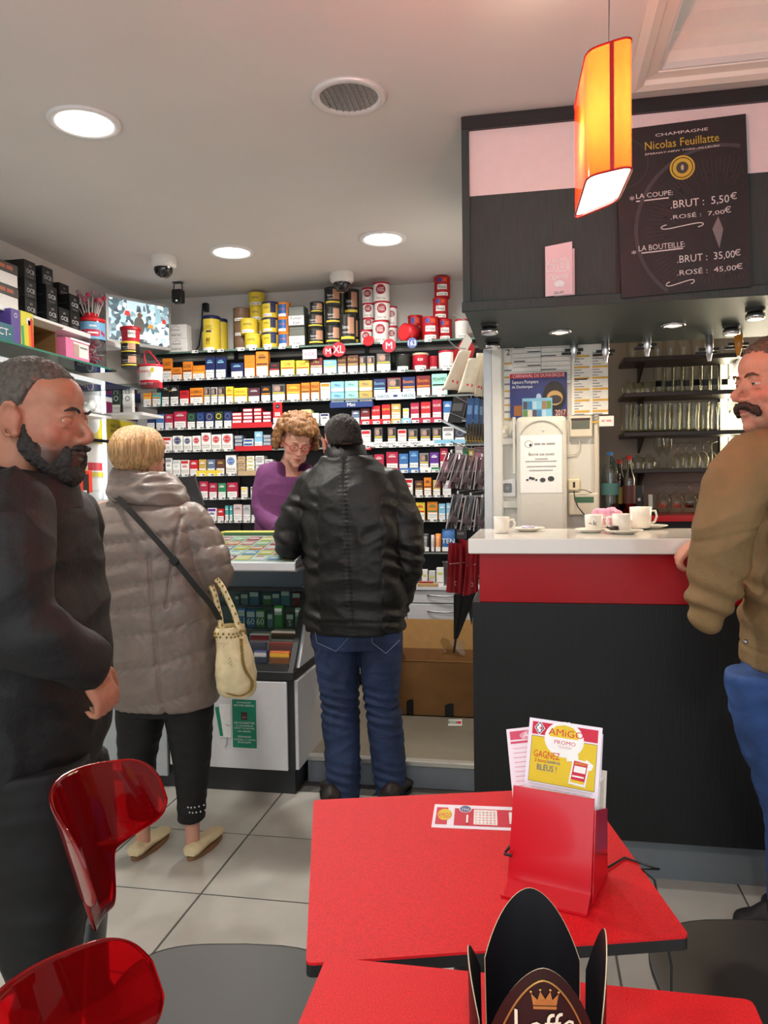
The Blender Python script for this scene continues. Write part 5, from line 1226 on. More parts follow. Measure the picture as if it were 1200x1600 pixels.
    h = WZ(1258, 1440, 0); shoe(T, h, h+(t-WZ(1216, 1468, 0)), mat((26, 25, 26), .6, var=.1), BLACK, .05, .10, False, 'boot')
man_tan()
# ------------------------------------------------------------------ man walking past on the left
def man_left():
    y = 1.52
    T = Thing('person', (-1.06, y, 0), 'person with grey cropped hair and beard in dark clothes walking past at left', 'person')
    R = Rot(D2(-90+4), D2(-4)); pos = W(60, 656, y); sc = 1.03
    mb = MB(); head_prims(mb, pos, R, sc, 1.08, 1.05)
    limb(mb, [pos+R @ Vector((0, -.03, -.05)), pos+R @ Vector((0, -.045, -.13)), Vector((pos.x-.06, y, 1.36))], [.062, .064, .085])
    bx_ = pos.x-.05
    torso(mb, [(bx_, y, .80, .10, .15), (bx_, y, 1.0, .11, .16), (bx_-.01, y, 1.2, .11, .18), (bx_-.02, y, 1.34, .10, .17), (bx_-.02, y, 1.42, .06, .09)])
    AN = [W(20, 800, y-.19), W(35, 960, y-.20), W(80, 1000, y-.19), W(138, 1040, y-.15)]; AF = [Vector((bx_, y+.18, 1.34)), Vector((bx_-.06, y+.22, 1.1)), Vector((bx_-.08, y+.20, .90))]
    limb(mb, AN, [.048, .042, .036, .027]); limb(mb, AF, [.048, .042, .03])
    hand(mb, AN[3], (.35, .25, -.9), (.3, 1, 0), (1, -.4, .4), 1.0, .85); hand(mb, AF[2], (.5, 0, -1), (0, 1, 0), (-1, 0, -.4), .5)
    NL = [Vector((bx_, y-.09, .84)), W(60, 1330, y-.06), W(74, 1560, y-.04), Vector((-1.08, y-.03, .10))]; FL = [Vector((bx_, y+.09, .84)), Vector((bx_+.03, y+.1, .48)), Vector((bx_-.12, y+.1, .12))]
    limb(mb, NL, [.08, .055, .045, .04]); limb(mb, FL, [.08, .055, .04])
    hd = head_disp(pos, R, sc)
    Rt = np.array(R.transposed())
    adopt(T, blob(mb, .0055, 3, lambda c, n: hd(c), 'body', m_skin, skin_paint(pos, R, (168, 112, 88), (140, 84, 74), (168, 92, 74), ((44, 36, 34), .88), sc)))
    eyes(T, pos, R, sc, (50, 40, 36), (168, 108, 84), -.02, .05); brows(T, pos, R, hairmat((40, 34, 32)), sc, .0036)
    def low(az):
        c = math.cos(az); return 1.10 if c > .66 else 1.10+(2.05-1.10)*smooth01((.66-c)/.70)
    A, fs, mb = haircap(pos, R, low, (.082, .105, .095), ridge=.0015, freq=30, sc=sc, seed=12, thick=.012, rough=.003); mb.add(A, fs, mat((78, 72, 66), .7, var=.4, scale=120, stretch=(1, 1, .6), bump=.5), True); T.part('hair', mb)
    # short beard
    mb = MB()
    def E(c, r): mb.ell(pos+R @ (Vector(c)*sc), tuple(q*sc for q in r), DM, R, 18, 12)
    E((0, .080, -.112), (.026, .020, .022)); E((0, .052, -.108), (.044, .046, .022))
    for s in (-1, 1):
        for t in np.linspace(0, 1, 8): E((s*(.062-.040*t**1.5), .012+.066*t, -.055-.052*t**.8), (.011, .017, .023))
        for t in (0, .5, 1): E((s*(.068-.006*t), .006+.008*t, -.022-.035*t), (.008, .011, .018))
        E((s*.016, .099, -.055), (.017, .008, .006)); E((s*.032, .082, -.078), (.009, .012, .026))
    adopt(T, blob(mb, .004, 2, wrinkle(.002, (70, 70, 70), 2, .002), 'beard', mat((40, 36, 35), .8, var=.4, scale=150, bump=.5)))
    mj = mat((10, 11, 14), .7, var=.2, scale=10, bump=.15, bscale=120)
    mb = MB()
    torso(mb, pxrows([(1195, -75, 128, .20, 0), (1150, -85, 140, .205, 0), (1050, -100, 146, .21, 0), (950, -105, 138, .215, 0), (880, -100, 126, .215, 0), (820, -95, 116, .21, 0), (780, -80, 108, .18, 0), (755, -50, 92, .13, 0), (738, -30, 84, .105, 0)], y), 2.3)
    limb(mb, [W(10, 800, y-.17), W(12, 880, y-.23), W(25, 965, y-.23), W(72, 1003, y-.215), W(132, 1034, y-.16)], [.085, .078, .072, .064, .050])
    limb(mb, [Vector((bx_, y+.17, 1.34)), Vector((bx_-.05, y+.22, 1.1)), Vector((bx_-.08, y+.20, .92))], [.08, .07, .055])
    jk = blob(mb, .007, 5, wrinkle(.008, (7, 7, 11), 21, .001), 'jacket', mj); adopt(T, jk)
    mb = MB(); c = W(40, 752, y)
    mb.rings([sring((c.x, y, c.z-.04), .115, .115, 0, 2.2, 36, (-.15, 0)), sring((c.x+.005, y, c.z+.005), .105, .10, 0, 2.2, 36, (-.2, 0)), sring((c.x+.01, y, c.z+.03), .095, .09, 0, 2.2, 36, (-.2, 0)), sring((c.x+.01, y, c.z+.0), .082, .08), sring((c.x, y, c.z-.04), .08, .08)], mj); T.part('collar', mb, parent=jk)
    mt = mat((8, 8, 10), .75, var=.2, scale=12, bump=.15)
    mb = MB(); torso(mb, pxrows([(1150, -60, 128, .17, 0), (1200, -58, 128, .17, 0)], y))
    torso(mb, pxrows([(1190, -58, 128, .11, -.07), (1300, -38, 127, .10, -.07), (1400, -8, 126, .09, -.06), (1480, 14, 120, .085, -.05), (1560, 38, 112, .08, -.04)], y)+[(-1.075, y-.03, .13, .062, .075)], 2.2)
    torso(mb, [(bx_, y+.09, .8, .12, .11), (bx_+.02, y+.1, .5, .09, .09), (bx_-.10, y+.1, .14, .065, .075)], 2.2)
    adopt(T, blob(mb, .008, 4, wrinkle(.005, (7, 7, 11), 25, .001), 'trousers', mt))
    ms = mat((24, 22, 22), .4, var=.1); shoe(T, (-1.15, y-.03, 0), (-.90, y-.04, 0), ms, BLACK, .048, .09); shoe(T, (bx_-.19, y+.1, 0), (bx_+.06, y+.1, 0), ms, BLACK, .048, .09)
man_left()
# ================================================================== TOBACCO SHELVING
ZR = [2.33, 2.145, 1.98, 1.82, 1.668, 1.505, 1.347, 1.192, .988]
YS = 4.92
T_SH = Thing('tobacco_shelving', (-1.5, 5.1, .13), 'black wall shelving unit filled with cigarette packs behind the counter', 'shelving')
m_shb = mat((34, 37, 42), .4, var=.08, scale=10); m_shs = mat((26, 28, 30), .3, var=.06); m_glass_s = pane((150, 168, 160), .12)
T_SH.part('back_panel', MB().box(-2.60, -.26, 5.14, 5.175, .82, 2.30, m_shb))
SHELF = []
for r, z in enumerate(ZR):
    x0 = -2.60 if r < 6 else -2.3; x1 = -.27
    mb = MB()
    if r == 0: mb.box(-2.66, x1, YS, 5.16, z-.008, z, m_glass_s)
    else: mb.box(x0, x1, YS+.004, 5.14, z-.012, z, m_shs)
    s = T_SH.part('shelf', mb); SHELF.append(s)
    e = MB().box(x0 if r else -2.66, x1, YS-.004, YS+.002, z-.012, z-.001, mat((120, 128, 126), .3, .2, var=.1) if r else mat((96, 122, 112), .2, var=.1)); T_SH.part('edge_strip', e, parent=s)
for x in (-2.0, -1.08):
    T_SH.part('bracket_rail', MB().box(x-.012, x+.012, 5.12, 5.14, .85, 2.6, m_shs))
tagm = {}
mb = MB().box(-.022, .022, -.001, .001, -.009, .009, WHITE); mb.box(.002, .008, -.0016, -.001, -.005, .005, INK).box(.0095, .018, -.0016, -.001, -.005, .004, INK)
mb.box(-.02, -.004, -.0014, -.001, -.001, .001, GREY)
TAG = mb.build('price_tag'); TAGused = [False]
def price_tag(row, x, dz=-.003, w=1):
    o = TAG if not TAGused[0] else TAG.copy()
    if TAGused[0]: COL.objects.link(o)
    TAGused[0] = True; o.parent = SHELF[row]; q = SHELF[row]; pl = q.location+q.parent.location; o.location = Vector((x, YS-.007, ZR[row]+dz))-pl; o.scale = (w, 1, 1)
ORD = ['first', 'second', 'third', 'fourth', 'fifth', 'sixth', 'seventh', 'eighth', 'ninth', 'tenth', 'eleventh', 'twelfth', 'thirteenth', 'fourteenth', 'fifteenth', 'sixteenth', 'seventeenth', 'eighteenth', 'nineteenth', 'twentieth'] + ['twenty-'+x for x in ('first', 'second', 'third', 'fourth', 'fifth', 'sixth', 'seventh', 'eighth', 'ninth')]
ROWN = ['top glass shelf', 'second shelf from top', 'third shelf from top', 'fourth shelf from top', 'fifth shelf from top', 'sixth shelf from top', 'seventh shelf from top', 'eighth shelf from top', 'lowest shelf']
CN = {'black': (24, 24, 26), 'dark grey': (66, 66, 68), 'grey': (132, 132, 134), 'white': (232, 232, 230), 'red': (190, 30, 40), 'crimson': (168, 34, 66), 'dark red': (112, 28, 36), 'orange': (226, 132, 36), 'yellow': (226, 200, 60), 'gold': (186, 156, 84), 'brown': (92, 56, 44),
      'navy': (30, 40, 84), 'blue': (58, 108, 170), 'light blue': (130, 186, 216), 'teal': (70, 160, 160), 'mint': (150, 216, 196), 'green': (44, 128, 84), 'dark green': (40, 60, 48), 'purple': (92, 44, 140), 'pale yellow': (228, 220, 150), 'silver': (186, 186, 190), 'tan': (186, 160, 124), 'pink': (214, 150, 160), 'maroon': (80, 40, 56), 'slate': (96, 112, 140)}
def cname(c): return min(CN, key=lambda k: sum((a-b)**2 for a, b in zip(CN[k], c)))
COLS = dict(k=(24, 24, 26), D=(60, 60, 62), g=(132, 132, 134), w=(234, 234, 232), r=(190, 30, 40), R=(168, 34, 66), m=(112, 28, 36), o=(226, 132, 36), y=(226, 200, 60), G=(190, 160, 84), b=(92, 56, 44), n=(30, 42, 92), B=(58, 108, 170), l=(130, 186, 216), t=(70, 160, 160), M=(150, 216, 196), e=(44, 128, 84), E=(40, 60, 48), p=(92, 44, 140), Y=(228, 220, 150), s=(186, 186, 190), T=(186, 160, 124), P=(214, 190, 190), u=(80, 40, 56), S=(96, 112, 140))
def M_(k): return pm(*COLS[k])
def pack(row, u0, u1, vt, st, c1, c2='w', txt='', idx=0, y=None, zb=None, tagp=True):
    y = y or YS+.012; um = (u0+u1)/2; zb = ZR[row]+.0005 if zb is None else zb
    xa = W(u0+.4, vt, y).x; xb = W(u1-.4, vt, y).x; zt = W(um, vt, y).z; h = max(.02, zt-zb); w = xb-xa; xc = (xa+xb)/2; dp = .024 if w < .075 else .045
    base = {'w': WHITE, 'c': WHITE}.get(st, M_(c1)); mb = MB(); f = y-.0006
    mb.box(xa, xb, y, y+dp, zb, zt, base, bevel=.0022)
    def q(a0, b0, a1, b1, m, d=0): mb.box(xa+w*a0, xa+w*a1, f-d, y+.0004, zb+h*b0, zb+h*b1, m)
    lx = lambda s, a, b, hh, m, mw=.84: mb.textc(s, (xa+w*a, f-.0010, zb+h*b), X3, Z3, h*hh, m, w*mw)
    bars = lambda m, b=.72: (q(.2, b, .8, b+.07, m, .0004), q(.3, b+.11, .7, b+.14, m, .0004))
    q(.02, .665, .98, .672, DGREY if st != 'w' else GREY)
    if st in ('n', 'b', 't', 'p'):
        q(.05, .03, .95, .40, WHITE, .0002); lx('Fumer tue', .5, .29, .075, INK); q(.14, .17, .86, .185, GREY, .0005); q(.14, .11, .7, .125, GREY, .0005)
    if st == 'n':
        lx(txt, .5, .72, .12, M_(c2)) if txt else bars(M_(c2))
    elif st == 'b':
        q(.06, .45, .94, .52, M_(c2), .0002); lx(txt, .5, .76, .16, M_(c2)) if txt else bars(M_(c2))
    elif st == 't':
        mb.disc((xc, f-.0006, zb+h*.70), X3, Z3, w*.34, M_(c2), 22, None, w*.25)
    elif st == 'p':
        q(.08, .52, .92, .94, pm(120, 108, 104), .0002); mb.disc((xa+w*.42, f-.001, zb+h*.72), X3, Z3, w*.22, pm(168, 134, 118), 14, h*.14); q(.08, .44, .92, .50, M_('y'), .0003); q(.62, .55, .9, .9, pm(40, 38, 40), .0003)
    elif st == 'c':
        mb.disc((xc, f-.0006, zb+h*.68), X3, Z3, w*.36, M_(c2), 24); mb.disc((xc, f-.0009, zb+h*.68), X3, Z3, w*.28, WHITE, 20, None, w*.26); lx(txt or 'LUCKY', .5, .68, .08, WHITE, .5); q(.05, .03, .95, .40, OFFW, .0002); lx('Fumer tue', .5, .27, .085, INK); q(.14, .13, .86, .15, GREY, .0005)
    elif st == 'w':
        q(.06, .76, .94, .95, M_(c2), .0002); lx(txt, .5, .60, .11, M_(c2)) if txt else bars(M_(c2), .52); q(.05, .03, .95, .40, OFFW, .0002); lx('Fumer tue', .5, .27, .085, INK); q(.14, .13, .86, .15, GREY, .0005)
    o = mb.build('cigarette_pack' if st != 'b' else 'cigarillo_box', origin=(xc, y+dp/2, zb))
    kind = {'n': 'cigarette pack', 'b': 'cigarillo box', 't': 'ring-marked cigarette pack', 'p': 'picture-warning tobacco pack', 'c': 'white cigarette pack with round emblem', 'w': 'white banded cigarette pack'}[st]
    col = cname(COLS[c1]) if st not in 'cw' else cname(COLS[c2])
    tag(o, '%s %s, %s from left on the %s' % (col, kind, ORD[idx], ROWN[row]), 'pack' if st != 'b' else 'box', 'packs on the '+ROWN[row])
    if tagp: price_tag(row, min(xc+w*.12, -.30), -.002, min(1.0, w/.055))
    return o
def flat_stack(row, u0, u1, n, c1, c2, txt, idx, hpx=6.6):
    y = YS+.012; z = ZR[row]+.0005+(.020 if row in (3, 4, 5) and u0 > 360 and u0 < 428 else 0)
    if z > ZR[row]+.01:
        pass
    for k in range(n):
        xa = W(u0+.4+(k % 2)*.5, 700, y).x; xb = W(u1-.6+(k % 2)*.3, 700, y).x; h = .0238; mb = MB(); dd = rng.uniform(-.003, .003)
        mb.box(xa, xb, y+dd, y+.08, z, z+h, M_(c1), bevel=.0018); f = y+dd-.0006
        mb.box(xa+.004, xb-.004, f, f+.001, z+.005, z+h-.005, M_(c2)); mb.textc(txt, ((xa+xb)/2, f-.0005, z+h/2), X3, Z3, .007, pm(180, 40, 50) if c2 == 'w' else INK, (xb-xa)*.6) if txt else None
        o = mb.build('cigarette_pack', origin=((xa+xb)/2, y+.04, z)); z += h+.0004
        tag(o, '%s lying pack, %s up in the pile %s from left, %s' % (cname(COLS[c1]), ['lowest', 'second', 'third', 'fourth'][k], ORD[idx], ROWN[row]), 'pack', 'piled packs on the '+ROWN[row])
def strip_px(row, u0, u1, c, txt=None, v0=None, v1=None):
    y = YS-.006; xa = W(u0, 650, y).x; xb = W(u1, 650, y).x; z1 = ZR[row]+.020; z0 = ZR[row]-.012
    if v0: z1 = W((u0+u1)/2, v0, y).z; z0 = W((u0+u1)/2, v1, y).z
    mb = MB().box(xa, xb, y-.0012, y, z0, z1, M_(c))
    if txt: mb.textc(txt, ((xa+xb)/2, y-.002, (z0+z1)/2), X3, Z3, (z1-z0)*.55, INK if c in 'wlYs' else WHITE, (xb-xa)*.9)
    T_SH.part('advert_strip', mb, parent=SHELF[row])
DATA = {
 1: "253 268 560 b o b CAO|268 284 574 b o b CAO|285 300 565 b o b CAO|300 320 571 b o y CAO|320 335 558 n n l|336 353 558 n n l|360 380 567 n n l|381 398 555 b o o|399 419 549 b o b|420 437 566 b k r CHE|438 460 563 b y r CHE|462 483 563 b y r CHE|484 504 559 b m Y Mini|505 526 562 b l y Mini|527 541 556 b b G Picollo|542 560 555 b b G Picollo|561 572 556 p D k|573 585 556 p g k|587 611 551 p k y",
 2: "223 236 609 b o y BANGY|237 251 609 b t o BANGY|252 264 602 n k w|265 279 602 n k w|280 295 610 n r m|296 317 606 b o b CUBERO|318 328 605 p g k|329 339 605 p s k|340 351 604 p D k|352 364 604 b y o|365 386 606 b y o NINAS|387 406 606 n u s|407 423 603 b k o|424 446 600 p D k|447 469 600 b o y|470 484 598 b o b FIRENZE|485 499 597 b o b FIRENZE|500 516 598 w w o FIRENZE|583 603 592 b n l Exotic|604 627 590 p m k|628 649 589 b n o Exotic|650 673 587 b m o Exotic|674 699 584 b M k MOHAWKS",
 3: "229 242 647 n n l|243 256 647 n B w|257 270 647 n R P|271 291 643 n R P|292 305 645 t E e|306 319 644 t n B|320 334 644 t n g|335 348 643 t E y|349 362 643 t n S|500 514 646 w w n|549 562 641 n S w|563 578 638 n m s|580 594 634 n r w NEWS|596 610 632 n r y NEWS|611 626 631 b G w|629 639 638 w w y|641 655 629 n R w GAULOISES|657 673 628 n r w GAULOISES|675 690 624 n R w GAULOISES|692 706 627 n B w",
 4: "250 268 683 w w r|269 285 681 c w n|286 299 682 c w n|300 313 681 c w r|314 329 676 c w r|330 345 679 c w r|346 363 678 c w r|564 579 672 w w r 6,2 NEWS|584 598 667 p D k|605 619 667 p D k|621 635 671 w w r NEWS|637 653 670 p D k|656 673 669 p D k|675 690 668 p D k|691 709 667 w w g|710 727 668 t D S",
 5: "258 268 716 w w g|269 281 719 w w s|282 295 719 w w r|296 309 719 n r w|310 322 718 n G w|323 336 718 n S w|337 351 718 n b G|352 369 711 c w B|573 583 711 n D g|584 600 710 n R P|603 622 706 n R P|623 638 709 n B l|639 654 704 n B l|655 670 708 p g k|671 686 707 n p w|687 700 700 n R P",
 6: "311 325 752 n R P|326 339 755 n R P|340 353 755 n e w|354 371 754 n R P|376 386 761 w w y|391 402 761 w w g|629 645 748 w w r|648 661 751 b b G|662 674 746 b o b|676 688 750 n G w|691 705 751 n s w",
 7: "324 338 794 w w p|339 350 795 n r w|351 357 790 n t w|358 363 790 n t w|364 378 788 n P g|379 391 789 n s g|392 401 791 n E s|642 648 787 n r w|649 664 785 b y r|667 684 784 b o e|685 696 787 n l w|697 704 786 n l w",
}
for r, s in DATA.items():
    for i, it in enumerate(s.split('|')):
        a = it.split(' ', 6); pack(r, float(a[0]), float(a[1]), float(a[2]), a[3], a[4], a[5] if len(a) > 5 else 'w', a[6] if len(a) > 6 else '', i)
# two-tier display of little cigars
for k, (u0, u1, c, nm) in enumerate(((517, 538, 'l', 'light blue'), (539, 560, 'M', 'mint'), (561, 582, 'G', 'gold'))):
    y = YS+.004
    for lv, (vb, vt) in enumerate(((628, 612), (612, 595))):
        xa = W(u0, 610, y).x; xb = W(u1-.6, 610, y).x; z0 = W(550, vb, y).z; z1 = W(550, vt, y).z-.001
        mb = MB().box(xa, xb, y, y+.03, z0, z1, M_(c), bevel=.002); mb.textc('Mini', ((xa+xb)/2, y-.001, z0+(z1-z0)*.66), X3, Z3, .016, pm(30, 60, 120), .05); mb.box(xa+.004, xb-.004, y-.0008, y+.001, z0+.004, z0+(z1-z0)*.36, WHITE); mb.textc('Fumer tue', ((xa+xb)/2, y-.0014, z0+(z1-z0)*.2), X3, Z3, .008, INK, .06)
        tag(mb.build('cigarillo_box', origin=((xa+xb)/2, y, z0)), '%s little-cigar box, %s tier of the two-tier dark blue stand' % (nm, ('lower', 'upper')[lv]), 'box', 'little-cigar boxes')
xa = W(516, 632, YS).x; xb = W(583, 632, YS).x; z0 = W(550, 637, YS).z; z1 = W(550, 628, YS).z
mb = MB().box(xa, xb, YS-.012, YS+.05, z0, z1, pm(34, 58, 116), bevel=.002); mb.textc('Mini', ((xa+xb)/2, YS-.0135, (z0+z1)/2), X3, Z3, .022, WHITE)
tag(mb.build('display_stand'), 'dark blue stand holding the two-tier little-cigar boxes', 'stand')
mb = MB(); xa = W(587, 618, YS-.01).x; xb = W(649, 618, YS-.01).x; z0 = W(618, 624, YS-.01).z; z1 = W(618, 613, YS-.01).z; mb.box(xa, xb, YS-.012, YS-.010, z0, z1, pm(196, 216, 232))
mb.text('NEOS', (xa+.012, YS-.0130, z0+.012), (.075, 0, 0), (0, 0, .018), INK); mb.text('NEOS', (xb-.085, YS-.0130, z0+.012), (.075, 0, 0), (0, 0, .018), INK); mb.disc(((xa+xb)/2, YS-.013, (z0+z1)/2), X3, Z3, .016, pm(40, 60, 110), 12, .008)
T_SH.part('advert_strip', mb, parent=SHELF[2])
for (row, u0, u1, n, c1, c2, t, i) in ((3, 363, 379, 3, 'r', 'w', 'Winston', 10), (3, 380, 396, 4, 'R', 'w', 'Winston', 11), (3, 397, 410, 4, 'r', 'w', 'Winston', 12), (3, 411, 425, 3, 'R', 'w', 'Winston', 13), (3, 441, 456, 3, 'Y', 'Y', 'CAMEL', 14), (3, 457, 470, 3, 'Y', 'Y', 'CAMEL', 15), (3, 471, 487, 4, 'Y', 'Y', 'CAMEL', 16), (3, 488, 499, 3, 'w', 'w', '', 17),
     (4, 366, 379, 3, 'S', 's', 'Winston', 8), (4, 380, 396, 2, 'w', 'B', 'Winston', 9), (4, 411, 424, 3, 'S', 's', 'Winston', 11), (5, 370, 383, 4, 'T', 'T', 'CAMEL', 9), (5, 384, 397, 4, 'w', 'Y', 'CAMEL', 10), (5, 398, 412, 4, 'w', 's', 'CAMEL', 11), (5, 413, 425, 3, 'w', 's', 'CAMEL', 12)):
    flat_stack(row, u0, u1, n, c1, c2, t, i)
pack(4, 397, 410, 674, 'n', 'l', 'w', '', 10, None, None, False)
for a in ((3, 362, 425, 'r'), (4, 366, 424, 'r'), (5, 370, 425, 'T'), (3, 563, 610, 'r'), (3, 611, 626, 'G'), (3, 627, 642, 'l'), (3, 643, 690, 'R'), (5, 580, 622, 'r'), (5, 623, 655, 'B'), (5, 656, 672, 'w'), (5, 673, 690, 'e')): strip_px(*a)
strip_px(4, 563, 677, 'w', 'NEWS   NEWS   NEWS   NEWS', 690, 697); strip_px(4, 678, 727, 'l', None, 687, 693); strip_px(5, 305, 344, 'y', None, 735, 744); strip_px(4, 564, 579, 'r', '6.20', 697, 703)
# hanging promo card and badge
mb = MB(); y = YS-.02; xa, xb, z0, z1 = wq(mb, 427, 629, 441, 661, y, RED, .002); mb.disc(((xa+xb)/2, y-.003, z1-.025), X3, Z3, .016, INK, 16); mb.textc('logic', ((xa+xb)/2, y-.0035, z1-.025), X3, Z3, .008, WHITE, .026)
for k in range(3): mb.box(xa+.012+k*.013, xa+.02+k*.013, y-.003, y-.002, z0+.045, z0+.07, WHITE)
mb.box(xa, xb, y-.0025, y, z0, z0+.035, OFFW); tag(mb.build('promo_card'), 'upright red promotional card with black dot among the pale yellow packs', 'sign')
mb = MB(); c = W(431, 667, y); mb.lathe([(.024, 0), (.024, .003)], pm(226, 206, 206), c, 24, M=Matrix.Rotation(PI/2, 3, 'X')); mb.box(c.x-.014, c.x+.014, y-.0045, y-.003, c.z-.002, c.z+.002, pm(150, 80, 90)); tag(mb.build('round_badge'), 'pale round badge hanging under the red promotional card', 'sign')
def roundsign(u, v, rp, m, txt, label, mt=WHITE, y=YS-.015):
    c = W(u, v, y); r = W(u+rp, v, y).x-c.x; mb = MB().lathe([(r, 0), (r, .003)], m, c, 28, M=Matrix.Rotation(PI/2, 3, 'X')); mb.textc(txt, (c.x, y-.0042, c.z), X3, Z3, r*1.0, mt, r*1.5); mb.tube([(c.x, y, c.z+r), (c.x, y+.01, c.z+r+.02)], .0012, ALU, 5)
    tag(mb.build('round_sign'), label, 'sign', 'round size signs')
roundsign(513, 549, 8.5, pm(196, 24, 44), 'M', 'small red round M sign next to the pink price card'); roundsign(529, 546, 11, pm(196, 24, 44), 'XL', 'red round XL sign under the tall black tins'); roundsign(608, 540, 10.5, pm(206, 24, 50), 'M', 'red round M sign under the white stacked tins')
roundsign(644, 536, 8, pm(70, 92, 150), '163', 'blue and white round 163 sign under the red tins')
mb = MB(); xa, xb, z0, z1 = wq(mb, 473, 546, 495, 561, YS-.012, pm(240, 210, 220), .002); mb.textc('4,50€', ((xa+xb)/2, YS-.0145, (z0+z1)/2), X3, Z3, .03, pm(206, 40, 90), .07); tag(mb.build('price_card'), 'pink and white price card hanging from the glass shelf', 'sign')
# ------------------------------------------------------------------ tins
def cyl_patch(mb, c, r, a, ha, z0, z1, m, off=.0006, n=10):
    mb.grid(n, 2, lambda s, t: Vector((c[0]+(r+off)*math.cos(a-ha+2*ha*s), c[1]+(r+off)*math.sin(a-ha+2*ha*s), z0+(z1-z0)*t)), m)
def cyl_text(mb, st, c, r, a, zc, h, m, off=.0012, maxa=1.1):
    v, f, asp = glyphs(st); w = min(h*asp, maxa*r); mb.add([Vector((c[0]+(r+off)*math.cos(a+(x-.5)*w/r), c[1]+(r+off)*math.sin(a+(x-.5)*w/r), zc+(yy-.5)*h)) for x, yy in v], f, m)
def tin(u0, u1, vt, zb, y, body, lid, style, label, txt='', txt2='', cat='tin', name='tobacco_tin', taper=1.0):
    um = (u0+u1)/2; xa = W(u0, vt, y).x; xb = W(u1, vt, y).x; zt = W(um, vt, y).z; r = (xb-xa)/2; c = ((xa+xb)/2, y+r*.9, zb); h = zt-zb; mb = MB()
    mb.lathe([(r*.96*taper, zb), (r*taper, zb+.002), (r, zt-.012), (r, zt-.010)], body, (c[0], c[1], 0), 26); mb.lathe([(r*1.03, zt-.012), (r*1.04, zt-.010), (r*1.04, zt-.002), (r*1.0, zt), (r*.9, zt-.001), (.001, zt-.001)], lid, (c[0], c[1], 0), 26)
    a = -PI/2+.10
    if style == 'lbl':   # brand above, boxed warning below
        cyl_patch(mb, c, r, a, .75, zb+h*.06, zb+h*.26, WHITE); cyl_text(mb, 'Fumer tue', c, r, a, zb+h*.16, h*.12, INK)
        if txt: cyl_text(mb, txt, c, r, a, zb+h*.60, h*.15, INK if body in (M_('y'),) else WHITE)
    elif style == 'pic':
        cyl_patch(mb, c, r, a+.1, .9, zb+h*.16, zb+h*.90, BLACK); cyl_patch(mb, c, r, a+.55, .42, zb+h*.34, zb+h*.88, pm(186, 140, 112), .0010); cyl_patch(mb, c, r, a+.1, .9, zb+h*.16, zb+h*.25, M_('y'), .0012); cyl_text(mb, 'Fumer nuit', c, r, a-.15, zb+h*.56, h*.13, WHITE, .0016, .8); cyl_text(mb, 'à vos poumons', c, r, a-.15, zb+h*.38, h*.10, WHITE, .0016, .8)
    elif style == 'luc':
        n = 22; mb.add([Vector((c[0]+(r+.0008)*math.cos(a+q*math.cos(2*PI*i/n)), c[1]+(r+.0008)*math.sin(a+q*math.cos(2*PI*i/n)), zb+h*.60+q*r*math.sin(2*PI*i/n))) for q in (.02, .40, .62) for i in range(n)], [(j*n+i, j*n+(i+1) % n, (j+1)*n+(i+1) % n, (j+1)*n+i) for j in range(2) for i in range(n)], pm(150, 24, 40))
        cyl_text(mb, 'LUCKY', c, r, a, zb+h*.65, h*.10, WHITE, .0018, .8); cyl_text(mb, 'STRIKE', c, r, a, zb+h*.53, h*.10, WHITE, .0018, .8); cyl_patch(mb, c, r, a, .85, zb+h*.05, zb+h*.24, OFFW); cyl_text(mb, 'Fumer tue', c, r, a, zb+h*.145, h*.12, INK)
    elif style == 'win':
        cyl_patch(mb, c, r, a, .62, zb+h*.36, zb+h*.60, WHITE); cyl_text(mb, 'Winston', c, r, a, zb+h*.48, h*.16, INK, .0014, 1.0); cyl_patch(mb, c, r, a-.35, .25, zb+h*.72, zb+h*.90, pm(50, 70, 150)); cyl_patch(mb, c, r, a+.35, .28, zb+h*.72, zb+h*.90, pm(214, 80, 50)); cyl_patch(mb, c, r, a, .75, zb+h*.06, zb+h*.22, WHITE); cyl_text(mb, 'Fumer tue', c, r, a, zb+h*.14, h*.10, INK)
    elif style == 'cam':
        cyl_patch(mb, c, r, a+.55, .35, zb+h*.30, zb+h*.88, pm(34, 40, 84)); cyl_patch(mb, c, r, a-.2, .55, zb+h*.06, zb+h*.24, WHITE); cyl_text(mb, 'Fumer tue', c, r, a-.2, zb+h*.15, h*.11, INK, .0014, .9); cyl_text(mb, 'CAMEL', c, r, a-.3, zb+h*.62, h*.13, pm(120, 100, 20), .0014, .8)
    o = mb.build(name, origin=(c[0], c[1], zb)); tag(o, label, cat, 'tins on the '+('top glass shelf' if zb > 2.2 else 'second shelf from top')); return zt
YEL = M_('y'); NV = pm(32, 36, 78); TOPZ = ZR[0]+.0005; YT = YS+.02
def stack(items, y=YT, z=TOPZ):
    for it in items: z = tin(it[0], it[1], it[2], z, y, *it[3:])+.001
BRN = mat((128, 100, 78), .4, var=.06)
stack([(363, 386, 526, BRN, BRN, 'lbl', 'brown tin at the bottom of the brown stack left of the yellow tins'), (362, 385, 503, BRN, BRN, 'lbl', 'brown tin in the middle of the brown stack left of the yellow tins'), (361, 385, 480, BRN, BRN, 'lbl', 'brown tin on top of the brown stack left of the yellow tins')], YT+.07)
stack([(379, 403, 521, YEL, YEL, 'lbl', 'yellow tin at the bottom of the front left yellow stack', 'CAMEL'), (372, 398, 497, YEL, YEL, 'lbl', 'yellow tin at the top of the front left yellow stack, set back to the left', 'CAMEL')], YT)
